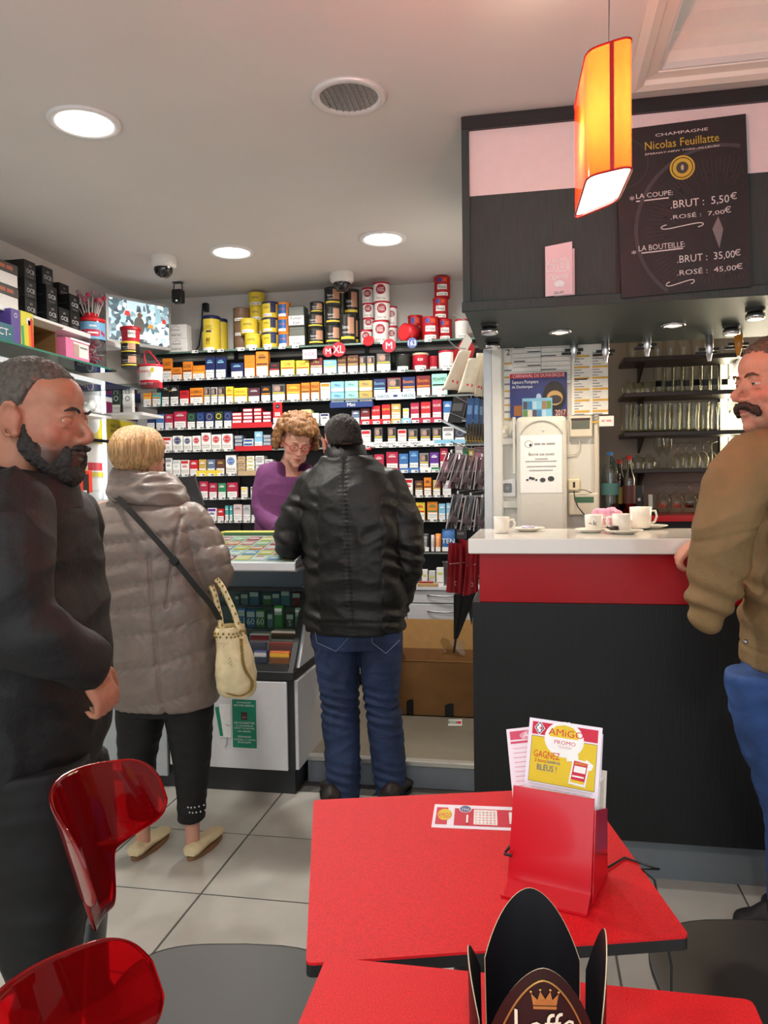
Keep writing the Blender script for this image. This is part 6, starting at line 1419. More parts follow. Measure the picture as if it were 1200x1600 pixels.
stack([(389, 409, 523, YEL, YEL, 'lbl', 'lowest tin of the tall yellow stack standing behind'), (389, 409, 501, YEL, YEL, 'lbl', 'second tin of the tall yellow stack standing behind'), (387, 408, 478, YEL, YEL, 'lbl', 'third tin of the tall yellow stack standing behind', 'CAMEL'), (385, 409, 456, YEL, YEL, 'lbl', 'topmost yellow tin of all, just below the ceiling', 'CAMEL')], YT+.11)
stack([(406, 432, 519, YEL, NV, 'cam', 'lowest yellow tin with navy lid and navy patch'), (406, 431, 496, YEL, NV, 'cam', 'middle yellow tin with navy lid and navy patch'), (406, 431, 471, YEL, NV, 'cam', 'top yellow tin with navy lid and navy patch')], YT)
ORB = M_('o')
def halftin(u0, u1, vt, zb, y, label):
    z = tin(u0, u1, vt, zb, y, ORB, ORB, '', label); return z
def bluetin(u0, u1, vt, zb, y, label):
    um = (u0+u1)/2; xa = W(u0, vt, y).x; xb = W(u1, vt, y).x; zt = W(um, vt, y).z; r = (xb-xa)/2; c = ((xa+xb)/2, y+r*.9, zb); h = zt-zb; mb = MB()
    mb.lathe([(r*.97, zb), (r, zb+.002), (r, zt-.010), (r*1.03, zt-.009), (r*1.03, zt-.001), (.001, zt)], ORB, (c[0], c[1], 0), 26); cyl_patch(mb, c, r, -PI/2-.25, .85, zb+.006, zt-.014, pm(40, 90, 160)); cyl_text(mb, 'GAULOISES', c, r, -PI/2-.1, zb+h*.55, h*.12, M_('o'), .0014, .9); cyl_patch(mb, c, r, -PI/2-.2, .7, zb+h*.06, zb+h*.25, WHITE, .0012)
    tag(mb.build('tobacco_tin', origin=(c[0], c[1], zb)), label, 'tin', 'tins on the top glass shelf'); return zt
z = TOPZ
for (u0, u1, vt, n) in ((433, 452, 519, 'lowest'), (432, 451, 496, 'middle'), (432, 451, 472, 'top')): z = bluetin(u0, u1, vt, z, YT, n+' tin of the orange and blue stack beside the green boxes')+.001
z = TOPZ; GRN = mat((74, 80, 70), .4, var=.04)
for (u0, u1, vt, n) in ((451, 476, 510, 'lower'), (450, 475, 478, 'upper')):
    y = YT; xa = W(u0, vt, y).x; xb = W(u1, vt, y).x; zt = W((u0+u1)/2, vt, y).z; h = zt-z
    mb = MB().box(xa, xb, y, y+.10, z, zt, GRN, bevel=.006, seg=2); mb.box(xa+.002, xb-.002, y-.001, y+.001, z+h*.06, z+h*.52, WHITE); mb.textc('Fumer', ((xa+xb)/2, y-.002, z+h*.40), X3, Z3, h*.15, INK, .085); mb.textc('tue', ((xa+xb)/2, y-.002, z+h*.17), X3, Z3, h*.15, INK, .05); mb.box(xa-.001, xb+.001, y-.0012, y+.101, z+h*.84, z+h*.85, DGREY)
    tag(mb.build('tobacco_box', origin=((xa+xb)/2, y+.05, z)), '%s dark green square box with large white warning label' % n, 'box', 'dark green boxes'); z = zt+.001
DK = mat((40, 42, 38), .4, var=.05)
stack([(478, 504, 513, DK, DK, 'pic', 'lowest black picture tin right of the green boxes'), (477, 503, 490, DK, DK, 'pic', 'middle black picture tin right of the green boxes'), (482, 503, 471, DK, DK, 'pic', 'top black picture tin right of the green boxes')], YT)
stack([(505, 530, 508, DK, DK, 'pic', 'lowest tin of the tall dark stack under the dome camera'), (505, 530, 478, DK, DK, 'pic', 'middle tin of the tall dark stack under the dome camera'), (504, 530, 448, DK, DK, 'pic', 'top tin of the tall dark stack under the dome camera')], YT)
stack([(534, 559, 495, DK, DK, 'pic', 'rear lower dark tin beside the white stack'), (534, 558, 451, DK, DK, 'pic', 'rear upper dark tin with a face picture')], YT+.10)
stack([(528, 553, 490, DK, DK, 'pic', 'large front dark tin with a face picture')], YT-.005)
WT = pm(232, 230, 228); LR = pm(176, 26, 46)
stack([(580, 605, 500, WT, LR, 'luc', 'lowest large white tin with red disc emblem'), (583, 607, 470, WT, LR, 'luc', 'middle large white tin with red disc emblem'), (581, 606, 440, WT, LR, 'luc', 'topmost large white tin with red disc emblem')], YT)
stack([(561, 580, 515, WT, LR, 'luc', 'lowest small white tin left of the large white stack'), (566, 583, 496, WT, LR, 'luc', 'second small white tin left of the large white stack'), (565, 583, 473, WT, LR, 'luc', 'third small white tin left of the large white stack'), (564, 582, 449, WT, LR, 'luc', 'uppermost small white tin left of the large white stack')], YT+.06)
stack([(603, 619, 509, WT, LR, 'luc', 'lower white tin half hidden right of the large white stack'), (603, 619, 478, WT, LR, 'luc', 'upper white tin half hidden right of the large white stack')], YT+.09)
RW = pm(178, 20, 32)
stack([(658, 684, 494, RW, RW, 'win', 'front red tin with white oval beside the fallen red tin')], YT)
stack([(636, 659, 492, RW, RW, 'win', 'red tin standing behind the fallen red tin')], YT+.12)
stack([(683, 705, 498, RW, RW, 'win', 'lowest red tin of the leaning red tower'), (675, 699, 464, RW, RW, 'win', 'middle red tin of the leaning red tower'), (677, 702, 431, RW, RW, 'win', 'top red tin of the leaning red tower')], YT+.05)
stack([(710, 731, 498, WT, LR, 'lbl', 'white tin with red lid at the right end of the top shelf', 'NEWS')], YT+.02)
mb = MB(); a = W(639, 516, YT+.03); d = Vector((.55, .8, .0)).normalized(); Mq = d.to_track_quat('Z', 'Y').to_matrix(); r = .058; c = Vector((a.x-.03, YT+.01, TOPZ+r))
mb.lathe([(.001, 0), (r*.88, 0), (r*.90, .004), (r, .004), (r, .10), (.001, .10)], RW, c, 28, M=Mq); mb.lathe([(r*.86, -.0015), (.001, -.0015)], pm(206, 30, 40), c, 24, cap=False, M=Mq); tag(mb.build('tobacco_tin'), 'red tin lying on its side with its lid toward the room', 'tin', 'tins on the top glass shelf')
mb = MB().lathe([(.036, 0), (.036, .004), (.03, .006)], RED, W(576, 533, YS-.015), 22, M=Matrix.Rotation(1.2, 3, 'X')); tag(mb.build('tin_lid'), 'loose red lid lying at the edge of the top glass shelf', 'lid')
# tins on the second shelf
z1_ = ZR[1]+.0005
for a in ((616, 640, 553, DK, DK, 'lbl', 'black tin on the second shelf between packs and the red tins', ''), (643, 668, 551, LR, pm(200, 180, 150), 'lbl', 'red tin with pale lid on the second shelf', '828'), (669, 684, 556, LR, LR, 'lbl', 'small red tin half hidden on the second shelf'), (684, 711, 547, WT, LR, 'lbl', 'white tin with red lid and red band on the second shelf', '')):
    tin(a[0], a[1], a[2], z1_, YT+(.05 if a[0] == 669 else 0), *a[3:])
# tall yellow oval drums and white cartons at the left end
for (u0, u1, vt, vb, dy, lab) in ((311, 338, 492, 551, 0, 'tall yellow drum with navy lid standing in front'), (331, 351, 497, 551, .125, 'tall yellow drum with navy lid standing behind')):
    y = YT+dy; xa = W(u0, 520, y).x; xb = W(u1, 520, y).x; zt = W((u0+u1)/2, vt, y).z; r = (xb-xa)/2; c = ((xa+xb)/2, y+r, TOPZ); h = zt-TOPZ; mb = MB()
    mb.lathe([(r*.95, 0), (r, .01), (r, h-.02)], YEL, c, 26); mb.lathe([(r*1.02, h-.024), (r*1.02, h-.004), (r*.95, h), (.001, h)], NV, c, 26); a = -PI/2
    cyl_text(mb, 'CAMEL', c, r, a, TOPZ+h*.66, .03, pm(150, 130, 20)); cyl_patch(mb, c, r, a-.9, .28, TOPZ+h*.55, TOPZ+h*.93, NV); cyl_patch(mb, c, r, a, .7, TOPZ+.004, TOPZ+h*.1, WHITE); cyl_patch(mb, c, r, a+.1, .3, TOPZ+h*.52, TOPZ+h*.57, NV)
    for (dx, dz, rx, rz) in ((0, .30, .014, .008), (.012, .345, .006, .005), (-.006, .335, .006, .008)):
        c2 = (dx, dz); mb.disc((c[0]+dx, c[1]-r-.0015, TOPZ+h*dz), X3, Z3, rx, pm(150, 120, 30), 12, rz)
    for dx in (-.010, -.005, .006, .011): mb.box(c[0]+dx-.0012, c[0]+dx+.0012, c[1]-r-.0018, c[1]-r-.0008, TOPZ+h*.18, TOPZ+h*.30, pm(150, 120, 30))
    tag(mb.build('tobacco_drum', origin=c), lab, 'drum', 'yellow drums')
z = TOPZ
for k, (u0, u1, vt) in enumerate(((264, 292, 529), (262, 291, 507))):
    y = YS+.02; xa = W(u0, vt, y).x; xb = W(u1, vt, y).x; zt = W((u0+u1)/2, vt, y).z; mb = MB().box(xa, xb, y, y+.08, z, zt, WT, bevel=.002); h = zt-z
    mb.textc('Rothmans', ((xa+xb)/2-.01, y-.001, z+h*.62), X3, Z3, .012, DGREY, .06); mb.box(xa+.006, xb-.03, y-.0008, y+.001, z+h*.1, z+h*.42, OFFW); mb.textc('Fumer tue', ((xa+xb)/2-.012, y-.0014, z+h*.26), X3, Z3, .014, INK, .07)
    for s_ in (-1, 1): mb.prism([((xa+xb)/2-.01+s_*.0, y-.0012, z+h*.92), ((xa+xb)/2-.01+s_*.03, y-.0012, z+h*.75), ((xa+xb)/2-.01+s_*.03, y-.0012, z+h*.73), ((xa+xb)/2-.01, y-.0012, z+h*.90)], Y3, .0008, DGREY)
    tag(mb.build('cigarette_carton', origin=((xa+xb)/2, y, z)), '%s white carton next to the wall screen' % ('lower', 'upper')[k], 'carton', 'white cartons'); z = zt+.001
for u in (305, 330, 345, 377, 395, 419, 441, 462, 600, 669): price_tag(0, W(u, 545, YS).x, -.006, 1)
for u in (627, 656, 698): price_tag(1, W(u, 580, YS).x, -.004, 1.1)
# tobacco pouches on the lowest shelf
for k, (u0, u1, vt, c, t, lb) in enumerate(((660, 671, 834, 'k', 'SAVANE', 'black tobacco pouch with vertical white name on the lowest shelf'), (673, 679, 836, 's', 'SAVANE', 'pale tobacco pouch edge between the black and orange pouches'), (680, 689, 834, 'o', 'SAVANE', 'orange tobacco pouch with vertical name on the lowest shelf'), (690, 711, 827, 'B', 'TEN', 'bright blue tobacco pouch on the lowest shelf'))):
    y = YS+.01; xa = W(u0, 850, y).x; xb = W(u1, 850, y).x; zb = ZR[8]+.0005; zt = W((u0+u1)/2, vt, y).z; mb = MB()
    n = 8; rs = [[Vector(((xa+xb)/2+(xb-xa)/2*math.cos(2*PI*i/20)*q, y+.02+.02*q*math.sin(2*PI*i/20)*w_, zb+(zt-zb)*t_)) for i in range(20)] for t_, q, w_ in ((0, .95, .6), (.1, 1, 1), (.5, 1, 1.1), (.9, 1, .6), (1, .98, .1))]
    mb.rings(rs, M_(c)); mb.text(t, ((xa+xb)/2+(xb-xa)*.2, y-.006, zb+.02), (0, 0, .08), (-(xb-xa)*.45, 0, 0), WHITE) if k != 3 else mb.textc(t, ((xa+xb)/2, y-.006, zb+.07), X3, Z3, .03, WHITE)
    mb.box(xa+.004, xb-.004, y-.004, y+.004, zb+.004, zb+.03, WHITE); tag(mb.build('tobacco_pouch', origin=((xa+xb)/2, y, zb)), lb, 'pouch', 'pouches on the lowest shelf')
# ================================================================== LEFT WALL
m_wsh = mat((226, 226, 224), .4, var=.02)
T = Thing('wall_shelf', (-2.66, 4.0, 2.30), 'white wall shelf carrying the black filter boxes', 'shelf')
T.part('board', MB().box(-2.768, -2.55, 2.6, 4.62, 2.303, 2.33, m_wsh, bevel=.002))
for y in (3.0, 3.9): T.part('bracket', MB().prism([(-2.768, y, 2.303), (-2.768, y, 2.20), (-2.60, y, 2.303)], Y3, .012, m_wsh))
def wx_box(u0, v0, u1, v1, x, d, zb=None):
    a = WX(u0, (v0+v1)/2, x); b = WX(u1, (v0+v1)/2, x); zt = WX((u0+u1)/2, v0, x).z; z0 = WX((u0+u1)/2, v1, x).z if zb is None else zb
    return a.y, b.y, z0, zt
m_ocb = mat((26, 26, 28), .35, var=.05)
def ocb(y, z, x, label, h=.098, w=.096, d=.13):
    mb = MB().box(x-d, x, y, y+w, z, z+h, m_ocb, bevel=.0015); e = x+.0006
    mb.text('OCB', (e, y+w*.16, z+h*.30), (0, w*.68, 0), (0, 0, h*.24), pm(200, 200, 202)); mb.text('250', (e, y+w*.38, z+h*.66), (0, w*.24, 0), (0, 0, h*.12), pm(180, 180, 182))
    mb.box(x, e, y+w*.2, y+w*.8, z+h*.16, z+h*.175, GREY); mb.box(x, e, y+w*.25, y+w*.75, z+h*.10, z+h*.115, GREY); mb.box(x-d*.5-.04, x-d*.5+.04, y-.0006, y, z+h*.45, z+h*.5, DGREY)
    tag(mb.build('filter_box', origin=(x-d/2, y+w/2, z)), label, 'box', 'black filter boxes'); return z+h+.001
zb = 2.3305; H_ = .099
def pile(y, x, n, nm):
    z = zb
    for k in range(n): z = ocb(y, z, x, '%s black filter box of the %s' % (['lowest', 'second', 'third', 'topmost'][k] if n > 3 or k < n-1 else 'topmost', nm))
pile(3.835, -2.565, 1, 'single front pile, left one in front'); pile(3.94, -2.562, 1, 'single front pile, right one in front')
pile(3.70, -2.60, 3, 'pile nearest the brown and white cartons'); pile(3.86, -2.70, 3, 'pile set back behind the two single front boxes') if False else None
pile(3.985, -2.70, 3, 'pile in the middle against the wall'); pile(4.05, -2.565, 2, 'short front pile beside the lollipop tub'); pile(4.16, -2.70, 3, 'pile against the wall, before the last one'); pile(4.30, -2.64, 2, 'farthest pile next to the screen')
ocb(3.848, zb+.0995, -2.575, 'black filter box bridging the two single front boxes'); ocb(3.83, zb+.199, -2.585, 'black filter box turned outwards on top of the bridge')
for k in range(2):
    z = zb+k*.115; y0, y1 = 3.30, 3.60; mb = MB().box(-2.75, -2.57, y0, y1, z, z+.062, pm(226, 222, 218), bevel=.002)
    mb.box(-2.752, -2.568, y0-.002, y1+.002, z+.062, z+.112, pm(58, 46, 42), bevel=.002); [mb.box(-2.569, -2.5672, y0+.09+q*.06, y0+.14+q*.06, z+.078, z+.096, pm(176, 84, 40)) for q in range(3)]; mb.disc((-2.5672, y0+.055, z+.088), Y3, Z3, .014, pm(190, 90, 60), 14); mb.box(-2.57, -2.5694, y0+.14, y0+.16, z+.045, z+.05, pm(120, 60, 100))
    tag(mb.build('shoe_box_carton', origin=(-2.66, 3.45, z)), '%s white carton with dark brown lid at the left end of the white shelf' % ('lower', 'upper')[k], 'carton', 'brown-lidded cartons')
# glass shelf below
T = Thing('glass_shelf', (-2.64, 3.7, 2.13), 'long green-edged glass shelf along the left wall', 'shelf')
T.part('pane', MB().box(-2.766, -2.50, 2.6, 4.42, 2.134, 2.145, pane((190, 214, 206), .10))); T.part('front_edge', MB().box(-2.501, -2.498, 2.6, 4.42, 2.134, 2.145, mat((60, 120, 104), .15, var=.05)))
T.part('end_edge', MB().box(-2.766, -2.50, 4.42, 4.423, 2.134, 2.145, mat((60, 120, 104), .15, var=.05)))
T = Thing('glass_shelf', (-2.6, 3.7, 2.03), 'lower clear shelf strip under the long green-edged glass shelf', 'shelf')
T.part('pane', MB().box(-2.766, -2.46, 3.2, 4.18, 2.03, 2.04, pane((210, 224, 226), .12))); T.part('front_edge', MB().box(-2.461, -2.452, 3.2, 4.18, 2.022, 2.048, mat((190, 200, 206), .2, var=.03)))
gz = 2.1455
def wxthing(name, label, cat, y0, y1, x0, x1, h, m, fn=None, bevel=.002, z=gz):
    mb = MB().box(x0, x1, y0, y1, z, z+h, m, bevel=bevel)
    if fn: fn(mb, x1+.0006)
    tag(mb.build(name, origin=((x0+x1)/2, (y0+y1)/2, z)), label, cat)
# open brown carton
mb = MB(); mc = mat((128, 96, 56), .8, var=.1, scale=15); y0, y1, x0, x1, z, h = 3.62, 3.90, -2.76, -2.56, gz, .135
for a in ((x0, x1, y0, y0+.004, z, z+h), (x0, x1, y1-.004, y1, z, z+h), (x0, x0+.004, y0, y1, z, z+h), (x0, x1, y0, y1, z, z+.004), (x0, x1, y0, y1, z+h-.004, z+h)): mb.box(*a, mc)
mb.prism([(x1, y0, z+h), (x1, y1, z+h), (x1+.05, y1, z+h+.02), (x1+.05, y0, z+h+.02)], Z3, .003, pm(206, 196, 180)); tag(mb.build('open_carton', origin=(-2.66, 3.76, gz)), 'brown open carton lying on the glass shelf beside the pink box', 'carton')
wxthing('display_box', 'pink and white display box on the glass shelf before the lollipop tub', 'box', 3.93, 4.16, -2.70, -2.52, .115, pm(226, 120, 160), lambda mb, e: (mb.box(e-.001, e, 4.0, 4.15, gz+.02, gz+.10, OFFW), mb.box(e, e+.0006, 4.065, 4.14, gz+.072, gz+.082, GREY), mb.box(e-.001, e+.0003, 4.0, 4.055, gz+.02, gz+.09, pm(176, 150, 140)), mb.box(e-.03, e+.004, 3.97, 4.16, gz+.106, gz+.117, WHITE)))
wxthing('filter_pack', 'teal package with white lettering at the left end of the glass shelf', 'package', 3.2, 3.475, -2.66, -2.51, .085, pm(36, 96, 112), lambda mb, e: mb.text('MCT-', (e, 3.32, gz+.025), (0, .13, 0), (0, 0, .035), OFFW))
wxthing('filter_pack', 'slim purple package standing on the glass shelf', 'package', 3.465, 3.535, -2.64, -2.515, .17, pm(84, 66, 140), lambda mb, e: mb.disc((e, 3.5, gz+.14), Y3, Z3, .012, OFFW, 14, None, .009))
def rain(mb, e):
    for k, c in enumerate(((60, 150, 90), (190, 200, 50), (232, 190, 40), (226, 120, 40), (206, 50, 40))): mb.prism([(e-.0004+k*.0001, 3.545+k*.018, gz), (e-.0004+k*.0001, 3.565+k*.018, gz), (e-.0004+k*.0001, 3.56+k*.018, gz+.10+.012*k), (e-.0004+k*.0001, 3.54+k*.018, gz+.10+.012*k)], X3, .0005, pm(*c))
    mb.disc((e+.0004, 3.60, gz+.13), Y3, Z3, .02, OFFW, 16)
wxthing('filter_pack', 'rainbow coloured package bag standing on the glass shelf', 'package', 3.54, 3.64, -2.62, -2.515, .175, pm(214, 206, 60), rain)
wxthing('filter_pack', 'green package behind the teal one on the glass shelf', 'package', 3.22, 3.44, -2.75, -2.67, .18, pm(96, 140, 90))
# lollipop tub
T = Thing('lollipop_tub', (-2.525, 4.30, gz), 'clear tub of lollipops with red rack of lollies on top', 'tub')
c = Vector((-2.59, 4.30, gz)); r = .082; m_tub = pane((232, 232, 236), .10)
T.part('jar', MB().lathe([(.001, .001), (r, .002), (r, .27), (r*.96, .285)], m_tub, c, 30, cap=False))
mb = MB().lathe([(r+.001, .16), (r+.001, .26)], pm(120, 176, 216), c, 30, cap=False)
cyl_patch(mb, c, r+.001, -.9, .5, c.z+.175, c.z+.215, pm(196, 36, 70)); cyl_patch(mb, c, r+.002, -.9, .36, c.z+.19, c.z+.2, WHITE); cyl_patch(mb, c, r+.002, -.9, .25, c.z+.23, c.z+.24, WHITE)
for a in (-1.7, -1.55, .0, -.2): cyl_patch(mb, c, r+.001, a, .10, c.z+.18+.03*(a % .5), c.z+.20+.03*(a % .5), pm(196, 50, 90))
T.part('label_band', mb); T.part('lid', MB().lathe([(r*.98, .262), (r*1.03, .268), (r*1.03, .285), (r*.55, .292), (r*.5, .32), (.001, .322)], pm(206, 30, 40), c, 30))
rr = random.Random(3)
m_stick = OFFW; mp = [pm(206, 110, 130), pm(206, 60, 90), pm(170, 140, 150)]
for k in range(16):
    a = 2*PI*k/16; rad = .055+.012*(k % 2); b = c+Vector((rad*.6*math.cos(a), rad*.6*math.sin(a), .30)); e = c+Vector((rad*1.15*math.cos(a), rad*1.15*math.sin(a), .385+.02*(k % 3)))
    L = Thing('lollipop', b, 'wrapped %s lollipop standing %s round the red tub lid' % (('pale pink', 'red', 'greyish')[k % 3], ORD[k]), 'lollipop', 'lollipops in the red tub lid')
    L.part('stick', MB().cyl(b, e, .0022, m_stick, n=6)); L.part('candy', MB().ell(e+(e-b).normalized()*.01, (.013, .013, .015), mp[k % 3], nu=10, nv=8)); L.part('wrapper', MB().lathe([(.004, 0), (.013, -.016), (.015, -.02)], m_tub, e, 8, cap=False))
mb = MB()
for k in range(90):
    a = rr.uniform(0, 2*PI); q = rr.uniform(0, .065); p = c+Vector((q*math.cos(a), q*math.sin(a), rr.uniform(.015, .15))); d = Vector((rr.uniform(-1, 1), rr.uniform(-1, 1), rr.uniform(-.3, 1))).normalized()
    e_ = p+d*.045
    if (Vector((e_.x, e_.y))-Vector((c.x, c.y))).length > .075 or e_.z < c.z+.004: continue
    mb.cyl(p, e_, .002, m_stick if k % 3 else pm(150, 150, 152), n=5); mb.ell(p, (.010, .010, .010), mp[k % 3], nu=8, nv=6)
o = T.part('loose_lollipops', mb); o['kind'] = 'stuff'
# tins and buckets at the end of the glass shelf
yq = 4.40; xq = W(197, 583, yq).x; pz = gz
pz = tin(184, 211, 553, pz, yq-.05, pm(60, 58, 54), DK, 'pic', 'picture tin at the bottom of the pile at the end of the glass shelf')+.001
pz = tin(184, 210, 533, pz, yq-.05, BLACK, YEL, 'pic', 'black tin with yellow rim in the pile at the end of the glass shelf')+.001
xa = W(183, 520, yq-.05).x; xb = W(212, 520, yq-.05).x; zt = W(198, 509, yq-.05).z; mb = MB(); c = Vector(((xa+xb)/2, yq, pz)); r = (xb-xa)/2
mb.lathe([(r*.82, 0), (r*.95, zt-pz-.018)], LR, c, 26); mb.lathe([(r*1.02, zt-pz-.02), (r*1.04, zt-pz-.004), (r*.9, zt-pz)], pm(160, 24, 36), c, 26); cyl_patch(mb, c, r*.92, -PI/2+.6, .4, pz+.02, pz+.075, OFFW); cyl_text(mb, 'News', c, r*.92, -PI/2+.6, pz+.048, .018, INK)
tag(mb.build('tobacco_bucket', origin=c), 'dark red plastic bucket on top of the tin pile', 'bucket')
yn = 4.36; xa = W(209, 590, yn).x; xb = W(246, 590, yn).x; z0 = W(226, 607, yn).z; z1 = W(226, 568, yn).z; c = Vector(((xa+xb)/2, yn+.07, z0)); r = (xb-xa)/2; h = z1-z0
T = Thing('tobacco_bucket', c, 'white and red tobacco bucket with raised red handle below the screen', 'bucket')
mb = MB().lathe([(r*.88, 0), (r*.96, h-.012)], OFFW, c, 28, sy=.8); a = -PI/2
mb.lathe([(r*.885, 0), (r*.91, h*.36)], LR, c+Vector((0, 0, .0)), 28, sy=.805, cap=False) ; mb.textc('News', (c.x-.02, yn+.004, z0+h*.72), X3, Z3, .022, LR); mb.box(c.x+.03, c.x+.05, yn+.008, yn+.012, z0+h*.66, z0+h*.84, M_('y')); mb.textc('FUMER TUE', (c.x, yn+.006, z0+h*.2), X3, Z3, .012, WHITE)
T.part('tub', mb); T.part('rim', MB().lathe([(r*.97, h-.014), (r*1.0, h-.010), (r*1.0, h), (r*.9, h)], LR, c, 28, sy=.8))
T.part('handle', MB().tube([(c.x-r*.4, c.y, z1), (c.x-r*.55, c.y, z1+.05), (c.x-r*.5, c.y, z1+.08), (c.x-.01, c.y, z1+.085), (c.x+.02, c.y, z1+.05), (c.x+.06, c.y, z1)], .005, LR, 8))
T = Thing('acrylic_ledge', (c.x, yn, z0-.02), 'small clear acrylic ledge under the white and red bucket', 'ledge')
T.part('plate', MB().box(-2.766, xb+.02, yn-.02, yn+.16, z0-.008, z0-.001, pane((220, 226, 226), .15))); T.part('front_lip', MB().box(-2.60, xb+.02, yn-.022, yn-.018, z0-.008, z0+.03, pane((220, 226, 226), .15)))
# wall screen
T = Thing('wall_screen', (-2.5, 4.7, 2.33), 'silver framed wall screen showing security camera pictures', 'screen')
pA = Vector((-2.605, 4.50, 0)); pB = Vector((-2.365, 4.90, 0)); dx = (pB-pA).normalized(); nrm = Vector((dx.y, -dx.x, 0)); Lw = (pB-pA).length; za, zb_ = 2.335, 2.635
def sp(a, b, d=0): return pA+dx*(a*Lw)+Z3*(za+(zb_-za)*b)+nrm*d
mb = MB(); mb.prism([sp(0, 0), sp(1, 0), sp(1, 1), sp(0, 1)], -nrm, .03, mat((176, 178, 180), .35, .3, var=.03)); T.part('frame', mb)
msc = bpy.data.materials.new('cctv_picture'); msc.use_nodes = True; nt = msc.node_tree; b = nt.nodes['Principled BSDF']; vo = nt.nodes.new('ShaderNodeTexVoronoi'); vo.inputs['Scale'].default_value = 34; tc = nt.nodes.new('ShaderNodeTexCoord'); rp = nt.nodes.new('ShaderNodeValToRGB')
for p_, c_ in ((.0, (.02, .03, .04, 1)), (.35, (.10, .16, .19, 1)), (.55, (.36, .52, .58, 1)), (.75, (.75, .88, .92, 1))):
    if p_ == 0: rp.color_ramp.elements[0].color = c_
    elif p_ == .75: rp.color_ramp.elements[-1].color = c_; rp.color_ramp.elements[-1].position = p_
    else: el = rp.color_ramp.elements.new(p_); el.color = c_
nt.links.new(tc.outputs['Object'], vo.inputs['Vector']); nt.links.new(vo.outputs['Color'], rp.inputs['Fac']); nt.links.new(rp.outputs[0], b.inputs['Base Color']); nt.links.new(rp.outputs[0], b.inputs['Emission Color']); b.inputs['Emission Strength'].default_value = .9
mb = MB(); mb.poly([sp(.04, .07, .0012), sp(.96, .07, .0012), sp(.96, .94, .0012), sp(.04, .94, .0012)], msc); scr = T.part('screen', mb)
def em(c, s=.7): return mat(c, .5, var=.05, emit=s)
for (a0, b0, a1, b1, c_) in ((.30, .72, .62, .94, (196, 224, 232)), (.55, .10, .75, .30, (210, 224, 226)), (.62, .42, .72, .5, (200, 140, 60)), (.27, .62, .36, .72, (206, 60, 50)), (.85, .56, .92, .66, (200, 60, 50)), (.45, .72, .53, .86, (30, 32, 38)), (.55, .76, .60, .88, (36, 36, 40)), (.35, .07, .62, .16, (70, 72, 74)), (.74, .56, .84, .86, (150, 190, 200))):
    mb = MB(); mb.poly([sp(a0, b0, .0018), sp(a1, b0, .0018), sp(a1-.02, b1, .0018), sp(a0+.01, b1, .0018)], em(c_)); T.part('picture_patch', mb, parent=scr)
mb = MB(); mb.poly([sp(.49+.085*math.cos(t), .44+.19*math.sin(t), .0022) for t in np.linspace(0, 2*PI, 18, endpoint=False)], em((96, 96, 90), .5)); mb.poly([sp(.50+.04*math.cos(t), .66+.06*math.sin(t), .0024) for t in np.linspace(0, 2*PI, 14, endpoint=False)], em((120, 90, 76), .5)); T.part('picture_figure', mb, parent=scr)
mb = MB().tube([sp(.5, .5, -.03), sp(.5, .4, -.08), sp(.5, .3, -.14)], .012, BLACK, 8); T.part('mount_arm', mb)
mb = MB().tube([W(317, 474, 5.15), W(315, 510, 5.12), W(311, 540, 5.1), W(303, 552, 5.0), W(295, 545, 5.0)], .005, BLACK, 6).box(W(322, 470, 5.15).x-.012, W(322, 470, 5.15).x+.012, 5.13, 5.17, W(322, 487, 5.15).z, W(322, 474, 5.15).z, BLACK); tag(mb.build('screen_cable'), 'black cable running down the back wall beside the yellow drums', 'cable')
# left corner display: posters, light tube, lower packs
T = Thing('lottery_display', (-2.72, 4.6, 1.0), 'lit lottery poster panel on the left wall beside the bearded man', 'display')
T.part('backboard', MB().box(-2.768, -2.75, 4.25, 5.12, 1.1, 2.12, mat((206, 208, 208), .5, var=.03)))
xw = -2.748
def wxr(mb, u0, v0, u1, v1, m, d=0):
    a, b, z0, z1 = wx_box(u0, v0, u1, v1, xw+d, 0); mb.box(xw+d-.002, xw+d, a, b, z0, z1, m); return a, b, z0, z1
mb = MB(); a, b, z0, z1 = wxr(mb, 118, 597, 220, 620, pm(28, 34, 92), .002); mb.disc((xw+.0026, a+(b-a)*.2, (z0+z1)/2), Y3, Z3, .035, OFFW, 20, None, .03); mb.text('FDJ', (xw+.003, a+.03, z0+.03), (0, .08, 0), (0, 0, .03), OFFW); T.part('blue_band', mb)
mb = MB(); wxr(mb, 167, 632, 215, 655, pm(110, 30, 70), .002); T.part('crimson_band', mb)
m_yp = pm(206, 186, 40)
mb = MB(); a, b, z0, z1 = wxr(mb, 133, 655, 161, 745, m_yp, .002)
for k, (q, rt) in enumerate(((.30, -.3), (.5, 0), (.7, .3))):
    cy_ = a+(b-a)*q; mb.prism([(xw+.003+k*.0005, cy_-.05, z0+.03), (xw+.003+k*.0005, cy_+.05, z0+.03), (xw+.003+k*.0005, cy_+.05+rt*.1, z0+.21), (xw+.003+k*.0005, cy_-.05+rt*.1, z0+.21)], X3, .0004, OFFW); mb.prism([(xw+.0036+k*.0005, cy_-.04, z0+.04), (xw+.0036+k*.0005, cy_+.04, z0+.04), (xw+.0036+k*.0005, cy_+.04, z0+.09), (xw+.0036+k*.0005, cy_-.04, z0+.09)], X3, .0004, RED)
mb.disc((xw+.003, (a+b)/2, z1-.02), Y3, Z3, .07, OFFW, 20); T.part('ticket_poster', mb)
mb = MB(); a, b, z0, z1 = wxr(mb, 167, 657, 210, 700, m_yp, .002); mb.text('MEGA', (xw+.003, a+.05, z0+.13), (0, .12, 0), (0, 0, .022), INK); mb.text('MOTS', (xw+.003, a+.05, z0+.09), (0, .12, 0), (0, 0, .03), INK); T.part('word_poster', mb)
